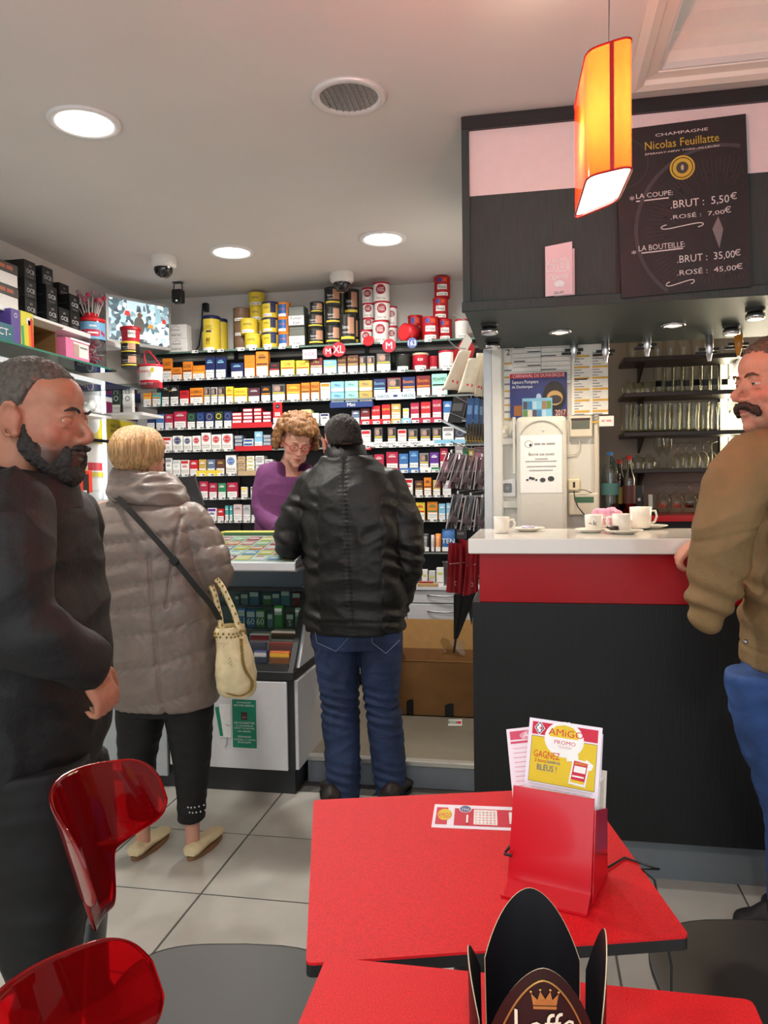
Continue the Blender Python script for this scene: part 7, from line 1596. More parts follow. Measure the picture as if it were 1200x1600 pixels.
mb = MB(); wxr(mb, 133, 748, 161, 766, OFFW, .003); T.part('text_panel', mb)
m_tube = mat((250, 252, 255), .5, var=0, emit=3.0)
ya = WX(163, 680, xw+.03).y; T.part('light_tube', MB().cyl((xw+.03, ya, 1.35), (xw+.03, ya, 2.11), .012, m_tube, n=12))
ya = WX(214, 680, xw+.03).y; T.part('light_tube', MB().cyl((xw+.03, ya, 1.5), (xw+.03, ya, 1.86), .010, m_tube, n=12))
T.part('shelf_bar', MB().box(xw, xw+.05, 4.25, 4.66, 1.715, 1.735, BLACK))
pl = W(173, 645, 4.55); pr_ = W(220, 645, 4.55); mb = MB().prism([(pl.x, 4.55, 0), (pr_.x, 4.55, 0), (pr_.x, 4.86, 0), (-2.75, 4.86, 0), (-2.75, 4.60, 0)], Z3, .018, m_wsh); T2 = Thing('corner_shelf', ((pl.x+pr_.x)/2, 4.7, pl.z), 'small white corner shelf with two packs above the blond head', 'shelf')
o = T2.part('plate', mb); o.location.z += pl.z-.018
ckz = pl.z+.0005
for (u0, u1, c, c2, lab) in ((175, 188, 'E', 's', 'dark teal pack standing on the small white corner shelf'), (192, 207, 'w', 'E', 'white pack standing on the small white corner shelf')):
    y = 4.58; xa = W(u0, 630, y).x; xb = W(u1, 630, y).x; zt = W((u0+u1)/2, 613, y).z; h = zt-ckz; mb = MB().box(xa, xb, y, y+.03, ckz, zt, M_(c), bevel=.002); mb.box(xa+.003, xb-.003, y-.001, y+.001, ckz+.004, ckz+h*.4, OFFW); mb.textc('Fumer tue', ((xa+xb)/2, y-.0016, ckz+h*.25), X3, Z3, .008, INK, .04); mb.disc(((xa+xb)/2, y-.0012, ckz+h*.7), X3, Z3, .016, M_(c2), 18, None, .012)
    tag(mb.build('cigarette_pack', origin=((xa+xb)/2, y, ckz)), lab, 'pack')
mb = MB(); rr = random.Random(9)
for k in range(14): mb.ell((-2.60+rr.uniform(-.05, .04), 4.28+rr.uniform(-.05, .05), 1.90+rr.uniform(-.035, .04)), (rr.uniform(.02, .04), rr.uniform(.02, .04), rr.uniform(.015, .03)), DM, nu=8, nv=6)
o = blob(mb, .009, 1, wrinkle(.006, (30, 30, 30), 1, .003), 'crumpled_bag', mat((216, 220, 218), .3, var=.1, scale=20)); tag(o, 'crumpled clear bag with white paper by the poster panel', 'bag')
T = Thing('wall_ledge', (-2.62, 4.3, 1.86), 'thin pale ledge under the crumpled bag', 'ledge'); T.part('board', MB().box(-2.766, -2.54, 4.12, 4.42, 1.848, 1.862, m_wsh)); T.part('lip', MB().box(-2.545, -2.54, 4.12, 4.42, 1.862, 1.872, ALU))
T = Thing('magazine_rack', (-2.45, 3.9, 1.2), 'orange red display rack with striped cards behind the bearded man', 'rack')
xa = W(104, 760, 3.9).x; xb = W(140, 760, 3.9).x
T.part('header', MB().box(xa, xb, 3.9, 3.93, 1.40, 1.52, pm(226, 70, 50), bevel=.003)); T.part('pocket', MB().box(xa+.01, xb-.03, 3.89, 3.95, 1.16, 1.39, pm(60, 62, 64), bevel=.004))
mb = MB().box(xb-.03, xb-.004, 3.886, 3.9, 1.16, 1.50, pm(50, 40, 38))
for k in range(5): mb.box(xb-.028, xb-.008, 3.884, 3.887, 1.20+k*.05, 1.212+k*.05, M_('y') if k % 2 else OFFW)
T.part('card_strip', mb); T.part('stand_foot', MB().box(xa, xb, 3.9, 3.95, .9, 1.16, pm(150, 40, 36)))
T = Thing('base_cabinet', (-2.4, 4.2, 0), 'grey base cabinet along the left wall behind the bearded man', 'cabinet'); m_gc = mat((150, 152, 154), .5, var=.03)
T.part('body', MB().box(-2.766, -2.32, 3.5, 4.9, 0, .86, m_gc)); T.part('top', MB().box(-2.766, -2.30, 3.48, 4.9, .86, .90, m_wsh)); 
for k in range(3): T.part('door', MB().box(-2.32, -2.305, 3.52+k*.46, 3.96+k*.46, .08, .84, m_gc, bevel=.003))
# ================================================================== SALES COUNTER
m_cw = mat((206, 208, 212), .35, var=.02); m_cd = mat((38, 40, 42), .5, var=.06); m_cg = mat((120, 134, 146), .4, var=.04)
T = Thing('sales_counter', (-1.4, 3.7, 0), 'white and black sales counter with sloping glass sweets case', 'counter')
X0, X1 = -1.69, -1.075
T.part('plinth', MB().box(X0-.5, X1-.01, 3.41, 4.0, 0, .112, m_cd))
T.part('front_panel', MB().box(X0, X1-.035, 3.385, 3.40, .115, .525, m_cw, bevel=.002))
T.part('carcass', MB().box(X0-.5, X1-.004, 3.40, 4.0, .112, .532, m_cd))
T.part('side_panel', MB().box(X1-.006, X1+.012, 3.405, 4.0, .115, .528, m_cw, bevel=.002))
T.part('left_panel', MB().box(X0-.36, X0-.012, 3.38, 3.40, .06, .40, mat((166, 172, 176), .4, var=.03), bevel=.002)); T.part('left_post', MB().box(X0-.46, X0-.37, 3.37, 3.40, .0, .40, ALU))
T.part('black_band', MB().box(X0-.5, X1, 3.385, 4.0, .532, .572, m_cd, bevel=.003))
prof = [(3.60, .572), (4.0, .572), (4.0, 1.04), (3.66, 1.04), (3.66, .93)]
T.part('side_panel', MB().prism([Vector((X1-.004, y_, z_)) for y_, z_ in [(3.44, .58), (3.99, .58), (3.99, .96), (3.70, .96), (3.66, .905)]], X3, .014, m_cw))
mbf = MB()
mbf.prism([Vector((X1-.03, y_, z_)) for y_, z_ in [(3.39, .572), (3.425, .572), (3.69, .915), (3.655, .915)]], X3, .026, m_cd); T.part('case_post', mbf)
T.part('case_rail', MB().prism([Vector((X0, y_, z_)) for y_, z_ in [(3.39, .572), (3.42, .572), (3.425, .60), (3.40, .60)]], X3, X1-X0-.03, m_cd))
T.part('back_panel', MB().box(X0, X1-.01, 3.78, 3.80, .6, 1.04, m_cg)); T.part('floor_board', MB().box(X0, X1-.01, 3.41, 3.80, .572, .585, m_cw))
SL = [(3.47, .64), (3.555, .735), (3.64, .83)]
for k, (yy, zz) in enumerate(SL): T.part('step', MB().box(X0, X1-.035, yy+.02, 3.78, zz-.006, zz, pane((214, 226, 222), .05)))
gl_ = MB(); gl_.prism([Vector((X0, 3.405, .60)), Vector((X0, 3.41, .60)), Vector((X0, 3.665, .912)), Vector((X0, 3.66, .912))], X3, X1-X0-.03, pane((226, 236, 232), .02)); T.part('sloping_glass', gl_)
T.part('case_top_rail', MB().box(X0, X1, 3.65, 3.68, .905, .922, m_cd))
T.part('fascia', MB().box(X0-.5, X1+.03, 3.34, 3.36, 1.04, 1.078, m_cw, bevel=.003)); T.part('lower_board', MB().box(X0-.5, X1+.03, 3.36, 4.0, 1.035, 1.05, m_cw))
tp = [(3.352, 1.066), (3.86, 1.158)]
def tilt(x, t, d=0): return Vector((x, 3.352+(3.86-3.352)*t, 1.066+(1.158-1.066)*t+d))
mb = MB().prism([tilt(X0-.5, 0), tilt(X1+.03, 0), tilt(X1+.03, 1), tilt(X0-.5, 1)], Z3, .006, mat((196, 202, 200), .5, var=.03)); T.part('ticket_tray', mb)
mb = MB().prism([tilt(X0-.5, 0, .014), tilt(X1+.03, 0, .014), tilt(X1+.03, 1, .014), tilt(X0-.5, 1, .014)], Z3, .005, pane((232, 238, 236), -.02, 'pane', .12)); T.part('top_glass', mb)
for x in (X1+.024,): T.part('tray_side', MB().prism([tilt(x, 0, -.01), tilt(x, 1, -.01), tilt(x, 1, .02), tilt(x, 0, .02)], X3, .006, m_cw))
tcols = [(206, 130, 140), (226, 206, 120), (196, 176, 60), (150, 180, 140), (216, 216, 220), (210, 120, 70), (180, 60, 80), (120, 150, 190)]
k = 0
for j in range(5):
    for i in range(7):
        x = X0+.10+i*.078; t = .10+j*.175
        if x > X1-.02: continue
        sw = .066; mb = MB(); q = [tilt(x, t, .0075), tilt(x+sw, t, .0075), tilt(x+sw, t+.14, .0075), tilt(x, t+.14, .0075)]; mb.prism(q, Z3, .001, pm(*tcols[(k*3+j) % 8])); n_ = .0009
        q = [tilt(x+.006, t+.05, .0088), tilt(x+sw-.006, t+.05, .0088), tilt(x+sw-.006, t+.09, .0088), tilt(x+.006, t+.09, .0088)]; mb.poly(q, OFFW); q = [tilt(x+.006, t+.10, .0088), tilt(x+sw-.02, t+.10, .0088), tilt(x+sw-.02, t+.125, .0088), tilt(x+.006, t+.125, .0088)]; mb.poly(q, pm(*tcols[(k*5+2) % 8]))
        tag(mb.build('scratch_card', origin=tilt(x, t)), '%s scratch card, %s from right in the %s ticket row under the counter glass' % (cname(tcols[(k*3+j) % 8]), ORD[6-i], ['nearest', 'second', 'third', 'fourth', 'farthest'][j]), 'card', 'scratch cards under the glass'); k += 1
# yellow strip and clutter at the back of the counter
mb = MB().box(-1.62, -1.22, 3.88, 3.96, 1.16, 1.185, pm(200, 190, 90), bevel=.003); mb.box(-1.60, -1.3, 3.875, 3.88, 1.165, 1.18, pm(90, 130, 90)); tag(mb.build('ticket_roll_tray'), 'yellowish ticket tray along the back of the counter top', 'tray')
# green notice on the counter front
S = Sheet('notice', 'green notice with white text on the white counter front', 'sign', (W(361, 1080, 3.384).x, 3.383, W(380, 1170, 3.384).z), X3, Z3, W(401, 1080, 3.384).x-W(361, 1080, 3.384).x, .235, OFFW, .001)
S.rect(.03, .02, .97, .98, pm(16, 128, 100))
for (t_, b0, b1, a0, a1) in (('LE PAQUET', .90, .935, .22, .78), ('NEUTRE ARRIVE.', .845, .88, .10, .90), ('LES CIGARETTES', .50, .535, .10, .90), ("À L'INTÉRIEUR", .445, .48, .16, .84), ('SONT TOUJOURS', .39, .425, .10, .90), ('LES MÊMES.', .335, .37, .24, .76), ('DEMANDEZ', .225, .26, .24, .76), ('CONSEIL À VOTRE', .17, .205, .08, .92), ('BURALISTE.', .115, .15, .24, .76)): S.text(t_, a0, b0, a1, b1, WHITE)
S.rect(.38, .58, .62, .73, pm(60, 40, 36)); S.rect(.42, .61, .58, .65, pm(140, 90, 80)); S.done()
mb = MB(); y = 3.3835; xa, xb, z0, z1 = wq(mb, 343, 1100, 361, 1152, y, pm(226, 230, 230), .001)
mb.prism([(W(336, 1105, y).x, y-.0015, W(336, 1105, y).z), (W(342, 1104, y).x, y-.0015, W(342, 1104, y).z), (W(349, 1150, y).x, y-.0015, W(349, 1150, y).z), (W(344, 1150, y).x, y-.0015, W(344, 1150, y).z)], Y3, .001, pm(16, 128, 100))
mb.tube([W(352, 1131, y-.002), W(356, 1134, y-.002), W(360, 1133, y-.002)], .001, pm(150, 60, 60), 5); mb.tube([W(355, 1152, y-.002), W(354, 1164, y-.002), W(351, 1167, y-.002)], .0015, GREY, 5); tag(mb.build('notice_cutout'), 'plain white and green paper cut-out left of the green notice', 'sign')
# sweets and gum in the case
def sweet(u0, u1, vt, vb, y, c, txt, label, d=.05, name='sweets_box', m2=None, zb=None):
    xa = W(u0, (vt+vb)/2, y).x; xb = W(u1, (vt+vb)/2, y).x; z1 = W((u0+u1)/2, vt, y).z; z0 = W((u0+u1)/2, vb, y).z if zb is None else zb; z1 = max(z1, z0+.015)
    mb = MB().box(xa, xb, y, y+d, z0, z1, pm(*c), bevel=.003); h = z1-z0; mb.box(xa+.003, xb-.003, y-.0008, y+.001, z0+h*.60, z0+h*.9, pm(*(m2 or (220, 224, 224))))
    if txt: mb.textc(txt, ((xa+xb)/2, y-.0012, z0+h*.35), X3, Z3, h*.36, WHITE, (xb-xa)*.85)
    tag(mb.build(name, origin=((xa+xb)/2, y+d/2, z0)), label, 'sweets', 'sweets in the glass case')
z3, z2, z1_, z0_ = SL[2][1]+.0005, SL[1][1]+.0005, SL[0][1]+.0005, .5855
for i, (u0, u1, vt, c) in enumerate(((357, 364, 930, (60, 90, 110)), (366, 378, 927, (90, 110, 124)), (380, 395, 923, (60, 110, 140)), (402, 415, 929, (76, 120, 70)), (416, 428, 926, (70, 100, 130)), (430, 444, 920, (80, 130, 150)), (448, 461, 925, (130, 40, 44)))): sweet(u0, u1, vt, 0, 3.67, c, '', '%s gum box, %s from left on the upper step of the case' % (cname(c), ORD[i]), zb=z3)
sweet(464, 471, 912, 0, 3.69, (40, 60, 130), '', 'upright blue and pink gum packet at the right end of the case', zb=z3)
for i, (u0, u1, vt, c, t) in enumerate(((361, 373, 951, (50, 110, 160), '61'), (375, 389, 953, (40, 100, 160), '60'), (390, 404, 953, (50, 120, 60), '60'), (408, 417, 958, (90, 120, 140), ''), (419, 432, 947, (60, 140, 60), ''), (438, 450, 958, (50, 80, 60), 'S'), (452, 461, 950, (110, 160, 140), ''))): sweet(u0, u1, vt, 0, 3.585, c, t, '%s sweets box, %s from left on the middle step of the case' % (cname(c), ORD[i]), zb=z2)
for i, (u0, u1, vt, c, t, m2) in enumerate(((380, 412, 990, (226, 220, 222), '', (200, 40, 60)), (414, 452, 986, (206, 204, 190), '', (90, 60, 40)))):
    sweet(u0, u1, vt, 0, 3.505, c, ('CRUNCH', '')[i], ('white and red chocolate bar pile', 'cream wafer bar pile')[i]+' on the lower step of the case', .06, 'chocolate_bar', m2, z1_)
for i, (u0, u1, vt, c) in enumerate(((372, 406, 1003, (70, 60, 100)), (410, 449, 1003, (150, 36, 40)))): sweet(u0, u1, vt, 0, 3.478, c, '', ('violet chocolate packets', 'red sweets packets')[i]+' in front of the bars in the case', .02, 'sweets_packet', (96, 84, 120) if i == 0 else (180, 60, 50), z1_)
for i, (u0, u1, vt, c, t) in enumerate(((386, 407, 1017, (50, 60, 110), 'M&M'), (411, 443, 1018, (206, 96, 30), 'SWEETS'))): sweet(u0, u1, vt, 0, 3.432, c, '', ('dark blue packet with white price label', 'orange sweets packet')[i]+' on the floor of the case', .03, 'sweets_packet', (196, 196, 200) if i == 0 else (226, 170, 60), z0_)
# till screen behind the woman
T = Thing('till_screen', (-1.78, 3.75, 1.14), 'black till screen seen from behind beside the blond woman', 'screen')
q = [W(275, 790, 3.72), W(318, 790, 3.72), W(303, 744, 3.82), W(268, 748, 3.82)]; mb = MB(); mb.prism(q, (0, 1, .2), .02, mat((24, 24, 26), .4, var=.05)); T.part('housing', mb); T.part('stand', MB().box(-1.74, -1.70, 3.80, 3.85, 1.19, 1.36, BLACK)); T.part('foot', MB().box(-1.80, -1.64, 3.74, 3.90, 1.182, 1.192, BLACK))
# ================================================================== UNDER THE RIGHT SHELVES
T = Thing('drawer_unit', (-.7, 5.0, .128), 'grey white drawer unit with curved chrome handles under the shelves', 'cabinet'); yd = 4.86
T.part('carcass', MB().box(-1.5, -.24, yd+.02, 5.13, .20, .755, m_gc)); T.part('top', MB().box(-1.5, -.24, yd-.01, 5.13, .755, .775, m_cw)); T.part('toe_kick', MB().box(-1.5, -.24, yd+.06, 5.13, .128, .20, BLACK))
for (xa, xb) in ((-1.49, -.79), (-.785, -.25)):
    for (z0, z1, hz) in ((.672, .75, .72), (.21, .665, .62)):
        dr = T.part('drawer_front', MB().box(xa, xb, yd, yd+.02, z0, z1, mat((196, 198, 202), .35, var=.02), bevel=.002)); xm = (xa+xb)/2-.02
        T.part('handle', MB().tube([(xm-.12, yd, hz), (xm-.10, yd-.015, hz+.001), (xm, yd-.022, hz-.004), (xm+.10, yd-.015, hz+.001), (xm+.12, yd, hz)], .005, STEEL, 8), parent=dr)
zc = .7755
for (u0, u1, vt, c, lab) in ((659, 668, 890, (226, 226, 222), 'small white box with pale label at the left on the drawer unit'), (670, 680, 892, (196, 198, 198), 'small grey white box in the middle on the drawer unit'), (682, 693, 887, (228, 228, 224), 'tall white box with yellow label on the drawer unit')):
    y = 4.90; xa = W(u0, 900, y).x; xb = W(u1, 900, y).x; z1 = W((u0+u1)/2, vt, y).z; mb = MB().box(xa, xb, y, y+.03, zc, z1, pm(*c), bevel=.002); mb.box(xa+.008, xb-.008, y-.001, y+.001, z1-.045, z1-.03, pm(196, 200, 110)); mb.box(xa+.005, xb-.005, y-.001, y+.001, zc+.02, zc+.024, GREY)
    tag(mb.build('medicine_box', origin=((xa+xb)/2, y, zc)), lab, 'box', 'small boxes on the drawer unit')
mb = MB().box(-.72, -.59, 4.855, 4.89, zc, zc+.02, pm(176, 140, 90), bevel=.003); mb.box(-.71, -.62, 4.86, 4.885, zc+.02, zc+.032, pm(150, 40, 44), bevel=.003); tag(mb.build('cigar_case'), 'gold and red flat case lying at the front of the drawer unit', 'case')
mb = MB().box(-.50, -.47, 4.90, 5.0, zc, zc+.13, mat((150, 120, 80), .8, var=.1)); mb.lathe([(.03, 0), (.03, .01)], ALU, (-.55, 5.0, zc+.14), 20); mb.box(-.57, -.53, 4.98, 5.02, zc, zc+.14, pm(90, 90, 92)); tag(mb.build('stamp_stand'), 'small brown and grey stand at the back of the drawer unit', 'stand')
# cardboard box on the platform
T = Thing('cardboard_box', (-.5, 4.4, .128), 'brown open cardboard box on the platform floor', 'box'); m_cb = mat((132, 92, 50), .8, var=.1, scale=12); m_cbi = mat((150, 112, 62), .8, var=.08); xa = -.80; xb = -.235; zb0 = .129; zt = W(690, 1034, 4.27).z
hx0 = W(635, 1105, 4.268).x; hx1 = W(646, 1105, 4.268).x; hx2 = W(695, 1108, 4.268).x; hx3 = W(709, 1108, 4.268).x
T.part('front', MB().box(xa, xb, 4.27, 4.276, zb0, zt, m_cb)); T.part('back', MB().box(xa, xb, 4.66, 4.666, zb0, zt-.01, m_cb)); T.part('side', MB().box(xa, xa+.006, 4.27, 4.66, zb0, zt, m_cb)); T.part('side', MB().box(xb-.006, xb, 4.27, 4.66, zb0, zt, m_cb)); T.part('bottom', MB().box(xa, xb, 4.27, 4.66, zb0, zb0+.005, m_cb))
T.part('flap', MB().prism([(xa, 4.66, zt-.01), (xb, 4.66, zt-.01), (xb, 4.70, zt+.16), (xa, 4.70, zt+.16)], Y3, .004, m_cbi)); T.part('flap', MB().prism([(xa, 4.27, zt), (xb, 4.27, zt), (xb, 4.262, zt+.004), (xa, 4.262, zt+.004)], Y3, .006, m_cbi))
for (p0, p1, vt) in ((hx0, hx1, 1093), (hx2, hx3, 1097)):
    zt_ = W(640, vt, 4.268).z; mb = MB(); n_ = 7; pts = [(p0, 4.2686, zb0+.004), (p1, 4.2686, zb0+.004), (p1, 4.2686, zt_-.004)]+[(p0+(p1-p0)*(1-t), 4.2686, zt_+.006*math.sin(PI*t)-.012*t) for t in np.linspace(.1, 1, 5)]; mb.prism(pts, Y3, .0012, pm(14, 14, 15)); T.part('hand_hole', mb)
mb = MB(); a = WZ(700, 1134, .1286); b_ = WZ(722, 1134, .1286); c_ = WZ(722, 1124, .1286); d_ = WZ(701, 1124, .1286); mb.prism([a, b_, c_, d_], Z3, .0006, OFFW); cc = (a+b_+c_+d_)/4+Vector((-.008, 0, .0008)); mb.box(cc.x-.028, cc.x+.018, cc.y-.022, cc.y+.022, cc.z, cc.z+.0003, pm(70, 110, 60)); mb.box(cc.x+.02, cc.x+.04, cc.y-.022, cc.y+.022, cc.z, cc.z+.0003, RED); mb.box(cc.x-.022, cc.x+.012, cc.y+.002, cc.y+.012, cc.z, cc.z+.0006, OFFW).box(cc.x-.022, cc.x+.012, cc.y-.014, cc.y-.004, cc.z, cc.z+.0006, OFFW); tag(mb.build('floor_sticker'), 'small white and green sticker on the platform floor', 'sticker')
mb = MB(); q = W(708, 1010, 4.5); mb.grid(10, 10, lambda a, b: Vector((q.x-.07+.13*a+.01*math.sin(7*b), 4.52+.03*math.sin(5*a+3*b), zt-.02+.11*b*(1-.3*a))), pane((230, 232, 232), .16)); tag(mb.build('plastic_film'), 'crumpled clear plastic film sticking out of the cardboard box', 'film')
# ================================================================== GOODS HANGING AT THE PARTITION
def sleeve(top, bot, w0, w1, dep, m_out, edge, label):
    t = Vector(top); b = Vector(bot); ax = (b-t); mb = MB(); s = Vector((1, .25, 0)).normalized()
    def fn(a, q):
        ww = w0+(w1-w0)*q; ph = PI*(a*1.3-.15); return t+ax*q+s*(-ww*math.cos(ph))+Vector((0, -1, 0))*(dep*math.sin(ph)*(.3+.7*q))
    mb.grid(16, 12, fn, m_out); mb.tube([fn(0, q) for q in np.linspace(0, 1, 8)], .004, edge, 6); mb.tube([fn(1, q) for q in np.linspace(0, 1, 8)], .003, edge, 6)
    mb.disc(fn(.5, .78)+Vector((0, -.003, 0)), X3, Z3, .006, edge, 8); mb.disc(fn(.65, .80)+Vector((0, -.003, 0)), X3, Z3, .006, edge, 8, .009)
    o = mb.build('paper_sleeve'); tag(o, label, 'paper', 'paper sleeves'); o.modifiers.new('t', 'SOLIDIFY').thickness = .002
mtan = mat((206, 196, 176), .7, var=.06)
sleeve(W(727, 548, 4.05), W(703, 610, 4.05), .03, .042, .02, mtan, RED, 'curled tan paper sleeve with red edges, the left one of three'); sleeve(W(742, 560, 3.95), W(728, 614, 3.95), .03, .04, .03, mtan, RED, 'rolled tan paper sleeve with an open round end in the middle'); sleeve(W(750, 552, 4.0), W(748, 620, 4.0), .016, .02, .015, mtan, RED, 'narrow tan paper sleeve next to the white pillar')
mb = MB(); mb.prism([W(731, 520, 4.1), W(742, 545, 4.1), W(728, 590, 4.12), W(708, 580, 4.12), W(708, 550, 4.1)], Y3, .004, pm(186, 30, 40)); 
mb.prism([W(729, 520, 4.097), W(738, 532, 4.097), W(728, 552, 4.097), W(716, 545, 4.097)], Y3, .002, OFFW); tag(mb.build('folded_pennant'), 'folded red and white cardboard pennant hanging under the canopy corner', 'sign')
def hangbox(u0, v0, u1, v1, y, c, label, sl=0, txt='', d=.02):
    a = W(u0, v0, y); b = W(u1, v0, y); c0 = W(u0+sl, v1, y); c1 = W(u1+sl, v1, y); mb = MB().prism([c0, c1, b, a], Y3, d, pm(*c)); mid = (a+b+c0+c1)/4; mb.tube([(a+b)/2+Vector((0, 0, .0)), (a+b)/2+Vector((0, .02, .015)), Vector((-.223, y+.08, a.z+.02))], .0018, STEEL, 5)
    e = (b-a); mb.prism([a*.45+c0*.55+e*.1+Vector((0, -.001, 0)), a*.45+c0*.55+e*.8+Vector((0, -.001, 0)), a*.75+c0*.25+e*.8+Vector((0, -.001, 0)), a*.75+c0*.25+e*.1+Vector((0, -.001, 0))], Y3, .0008, pm(*[min(255, q+60) for q in c]))
    tag(mb.build('hanging_pack'), label, 'package', 'packs hanging at the pillar')
hangbox(709, 620, 731, 660, 4.0, (36, 34, 34), 'black hanging pack with grey labels beside the blue ones', -10); hangbox(731, 622, 741, 668, 3.98, (44, 84, 140), 'first blue hanging pack next to the black one', -4); hangbox(741, 622, 749, 668, 3.99, (50, 96, 150), 'second blue hanging pack near the pillar', -2); hangbox(749, 624, 756, 668, 4.0, (60, 80, 110), 'third blue hanging pack touching the pillar', -1)
for k in range(6):
    u = 731+k*4.6; y = 3.95; mb = MB(); a = W(u, 662, y); b = W(u-1, 690, y); mb.tube([a, a*.5+b*.5+Vector((0, -.005, 0)), b], .006, pm(60, 52, 40), 6); mb.tube([b+Vector((0, 0, .03)), b], .0065, GOLD, 6); tag(mb.build('pipe_tool'), 'black and gold pipe tool on the wire rack, %s from left' % ORD[k], 'tool', 'pipe tools')
T = Thing('wire_rack', (-.3, 4.0, 1.6), 'chrome wire rack arms carrying the hanging packs at the pillar', 'rack')
for (pts) in ([(690, 656), (715, 667), (742, 678)], [(703, 645), (725, 654), (752, 664)], [(708, 492), (718, 497), (728, 501)], [(699, 530), (712, 543), (728, 545)], [(704, 690), (730, 700), (756, 706)], [(712, 620), (735, 632), (752, 638)]):
    T.part('arm', MB().tube([W(u, v, 3.98+.02*i) for i, (u, v) in enumerate(pts)], .0028, STEEL, 6))
T.part('ledge', MB().prism([W(690, 656, 3.97), W(742, 681, 3.97), W(742, 684, 3.97), W(692, 660, 3.97)], Y3, .06, ALU))
def pouch(u0, v0, u1, v1, y, tint, label, sl):
    a = W(u0, v0, y); b = W(u1, v0, y); mb = MB(); c0 = W(u0+sl, v1, y); c1 = W(u1+sl, v1, y); n = Vector((0, -1, 0)); w = (b-a).length
    def fn(p, q): return a.lerp(b, p).lerp(c0.lerp(c1, p), q)+n*(.02*math.sin(PI*p)*(.25+.75*math.sin(PI*min(1, q*1.05))))
    mt = pane(tint, .14); mb.grid(10, 12, fn, mt); mb.grid(10, 12, lambda p, q: fn(p, q)-n*.03*math.sin(PI*p)*q, mt)
    mb.tube([fn(0, q) for q in np.linspace(0, 1, 8)], .003, pm(200, 190, 196), 6); mb.tube([fn(1, q) for q in np.linspace(0, 1, 8)], .003, pm(196, 186, 190), 6)
    inner = pm(104, 84, 90); c = fn(.5, .78); mb.tube([fn(.35, .45), fn(.45, .62), fn(.55, .8), fn(.75, .85), fn(.8, .68)], [.004, .005, .012, .016, .012], inner, 8)
    mb.lathe([(.004, 0), (.006, .012), (.002, .018)], OFFW, a.lerp(b, .5), 8); mb.tube([a.lerp(b, .5)+Vector((0, 0, .015)), Vector((-.223, y+.06, a.z+.03))], .0016, STEEL, 5); tag(mb.build('pipe_pouch'), label, 'pouch', 'clear pipe pouches')
for k, u in enumerate((700, 716, 731, 748)): pouch(u-2, 708+k*2, u+13, 762+k, 4.02-.02*k, (206, 176, 188), 'pinkish clear pipe pouch in the upper row, %s from left' % ORD[k], (-20, -15, -10, -6)[k])
for k, u in enumerate((708, 728, 746)): pouch(u, 772+k*3, u+15, 826+k*2, 4.0-.02*k, (176, 180, 192), 'smoky clear pipe pouch in the lower row, %s from left' % ORD[k], (-11, -9, -6)[k])
for k, (u, v, u1, v1, c, lab) in enumerate(((711, 697, 724, 716, (196, 186, 188), 'pale hanging card behind the clear pouches'), (723, 700, 731, 733, (40, 110, 70), 'green hanging card behind the clear pouches'), (732, 700, 741, 720, (176, 150, 60), 'yellow black hanging card behind the clear pouches'), (741, 698, 756, 735, (120, 62, 84), 'wine coloured hanging case next to the pillar'), (713, 782, 727, 800, (70, 46, 36), 'brown card with gold lettering behind the lower pouches'), (713, 828, 728, 842, (60, 60, 60), 'dark striped pack between pouch row and red bags'))): hangbox(u, v, u1, v1, 4.12, c, lab, 0)
# red folded bags and umbrella
m_rb = mat((150, 22, 34), .45, var=.15, scale=18, bump=.15)
def redbag(pts_t, pts_b, y, label, ph):
    mb = MB(); n = 14
    def fn(a, q):
        t = W(pts_t[0]+(pts_t[2]-pts_t[0])*a, pts_t[1]+(pts_t[3]-pts_t[1])*a, y); b = W(pts_b[0]+(pts_b[2]-pts_b[0])*a, pts_b[1]+(pts_b[3]-pts_b[1])*a, y)
        return t.lerp(b, q)+Vector((0, -.012*math.sin(a*9+ph)-.006*math.sin(q*6+a*4), 0))
    mb.grid(n, 16, fn, m_rb); mb.grid(n, 16, lambda a, q: fn(a, q)+Vector((0, .018, 0)), m_rb); m_w = pm(206, 170, 170)
    mb.tube([fn(.15, .42)+Vector((0, -.003, 0)), fn(.85, .38)+Vector((0, -.003, 0))], .002, m_w, 4); mb.disc(fn(.6, .8)+Vector((0, -.004, 0)), X3, Z3, .006, m_w, 10, .012, .004)
    tag(mb.build('red_bag'), label, 'bag', 'folded red bags')
redbag((701, 848, 722, 850), (697, 925, 721, 928), 4.0, 'red folded bag with a white line, frontmost at the left', 0); redbag((718, 842, 733, 845), (716, 930, 736, 933), 4.03, 'creased red folded bag in the middle', 2); redbag((730, 850, 747, 855), (722, 932, 747, 925), 3.98, 'glossy red folded bag nearest the bar counter', 4)
T = Thing('umbrella', W(712, 1015, 4.05), 'black closed umbrella hanging point down beside the bar', 'umbrella'); p0 = W(726, 925, 4.05); p1 = W(712, 998, 4.05); p2 = W(709, 1020, 4.05); mb = MB(); ax = (p1-p0)
rs = []
for q in np.linspace(0, 1, 10):
    r_ = .045*(1-q)+.010; rs.append([p0+ax*q+Vector((1, 0, .2)).normalized()*(r_*(1+.25*math.cos(5*t))*math.cos(t))+Vector((0, 1, 0))*(r_*.7*(1+.25*math.cos(5*t))*math.sin(t)) for t in np.linspace(0, 2*PI, 30, endpoint=False)])
mb.rings(rs, mat((16, 17, 19), .5, var=.15)); T.part('canopy', mb); T.part('tip', MB().cyl(p1-ax*.05, p2, .006, BLACK, n=10)); mb = MB(); q0 = W(733, 935, 4.06); mb.prism([q0, q0+Vector((.025, 0, -.01)), W(737, 978, 4.06), W(732, 955, 4.06)], Y3, .01, mat((18, 18, 20), .5, var=.1)); T.part('loose_fold', mb); T.part('hanging_strap', MB().tube([p0, p0+Vector((.03, 0, .06)), Vector((-.223, 4.05, p0.z+.09))], .004, BLACK, 6))
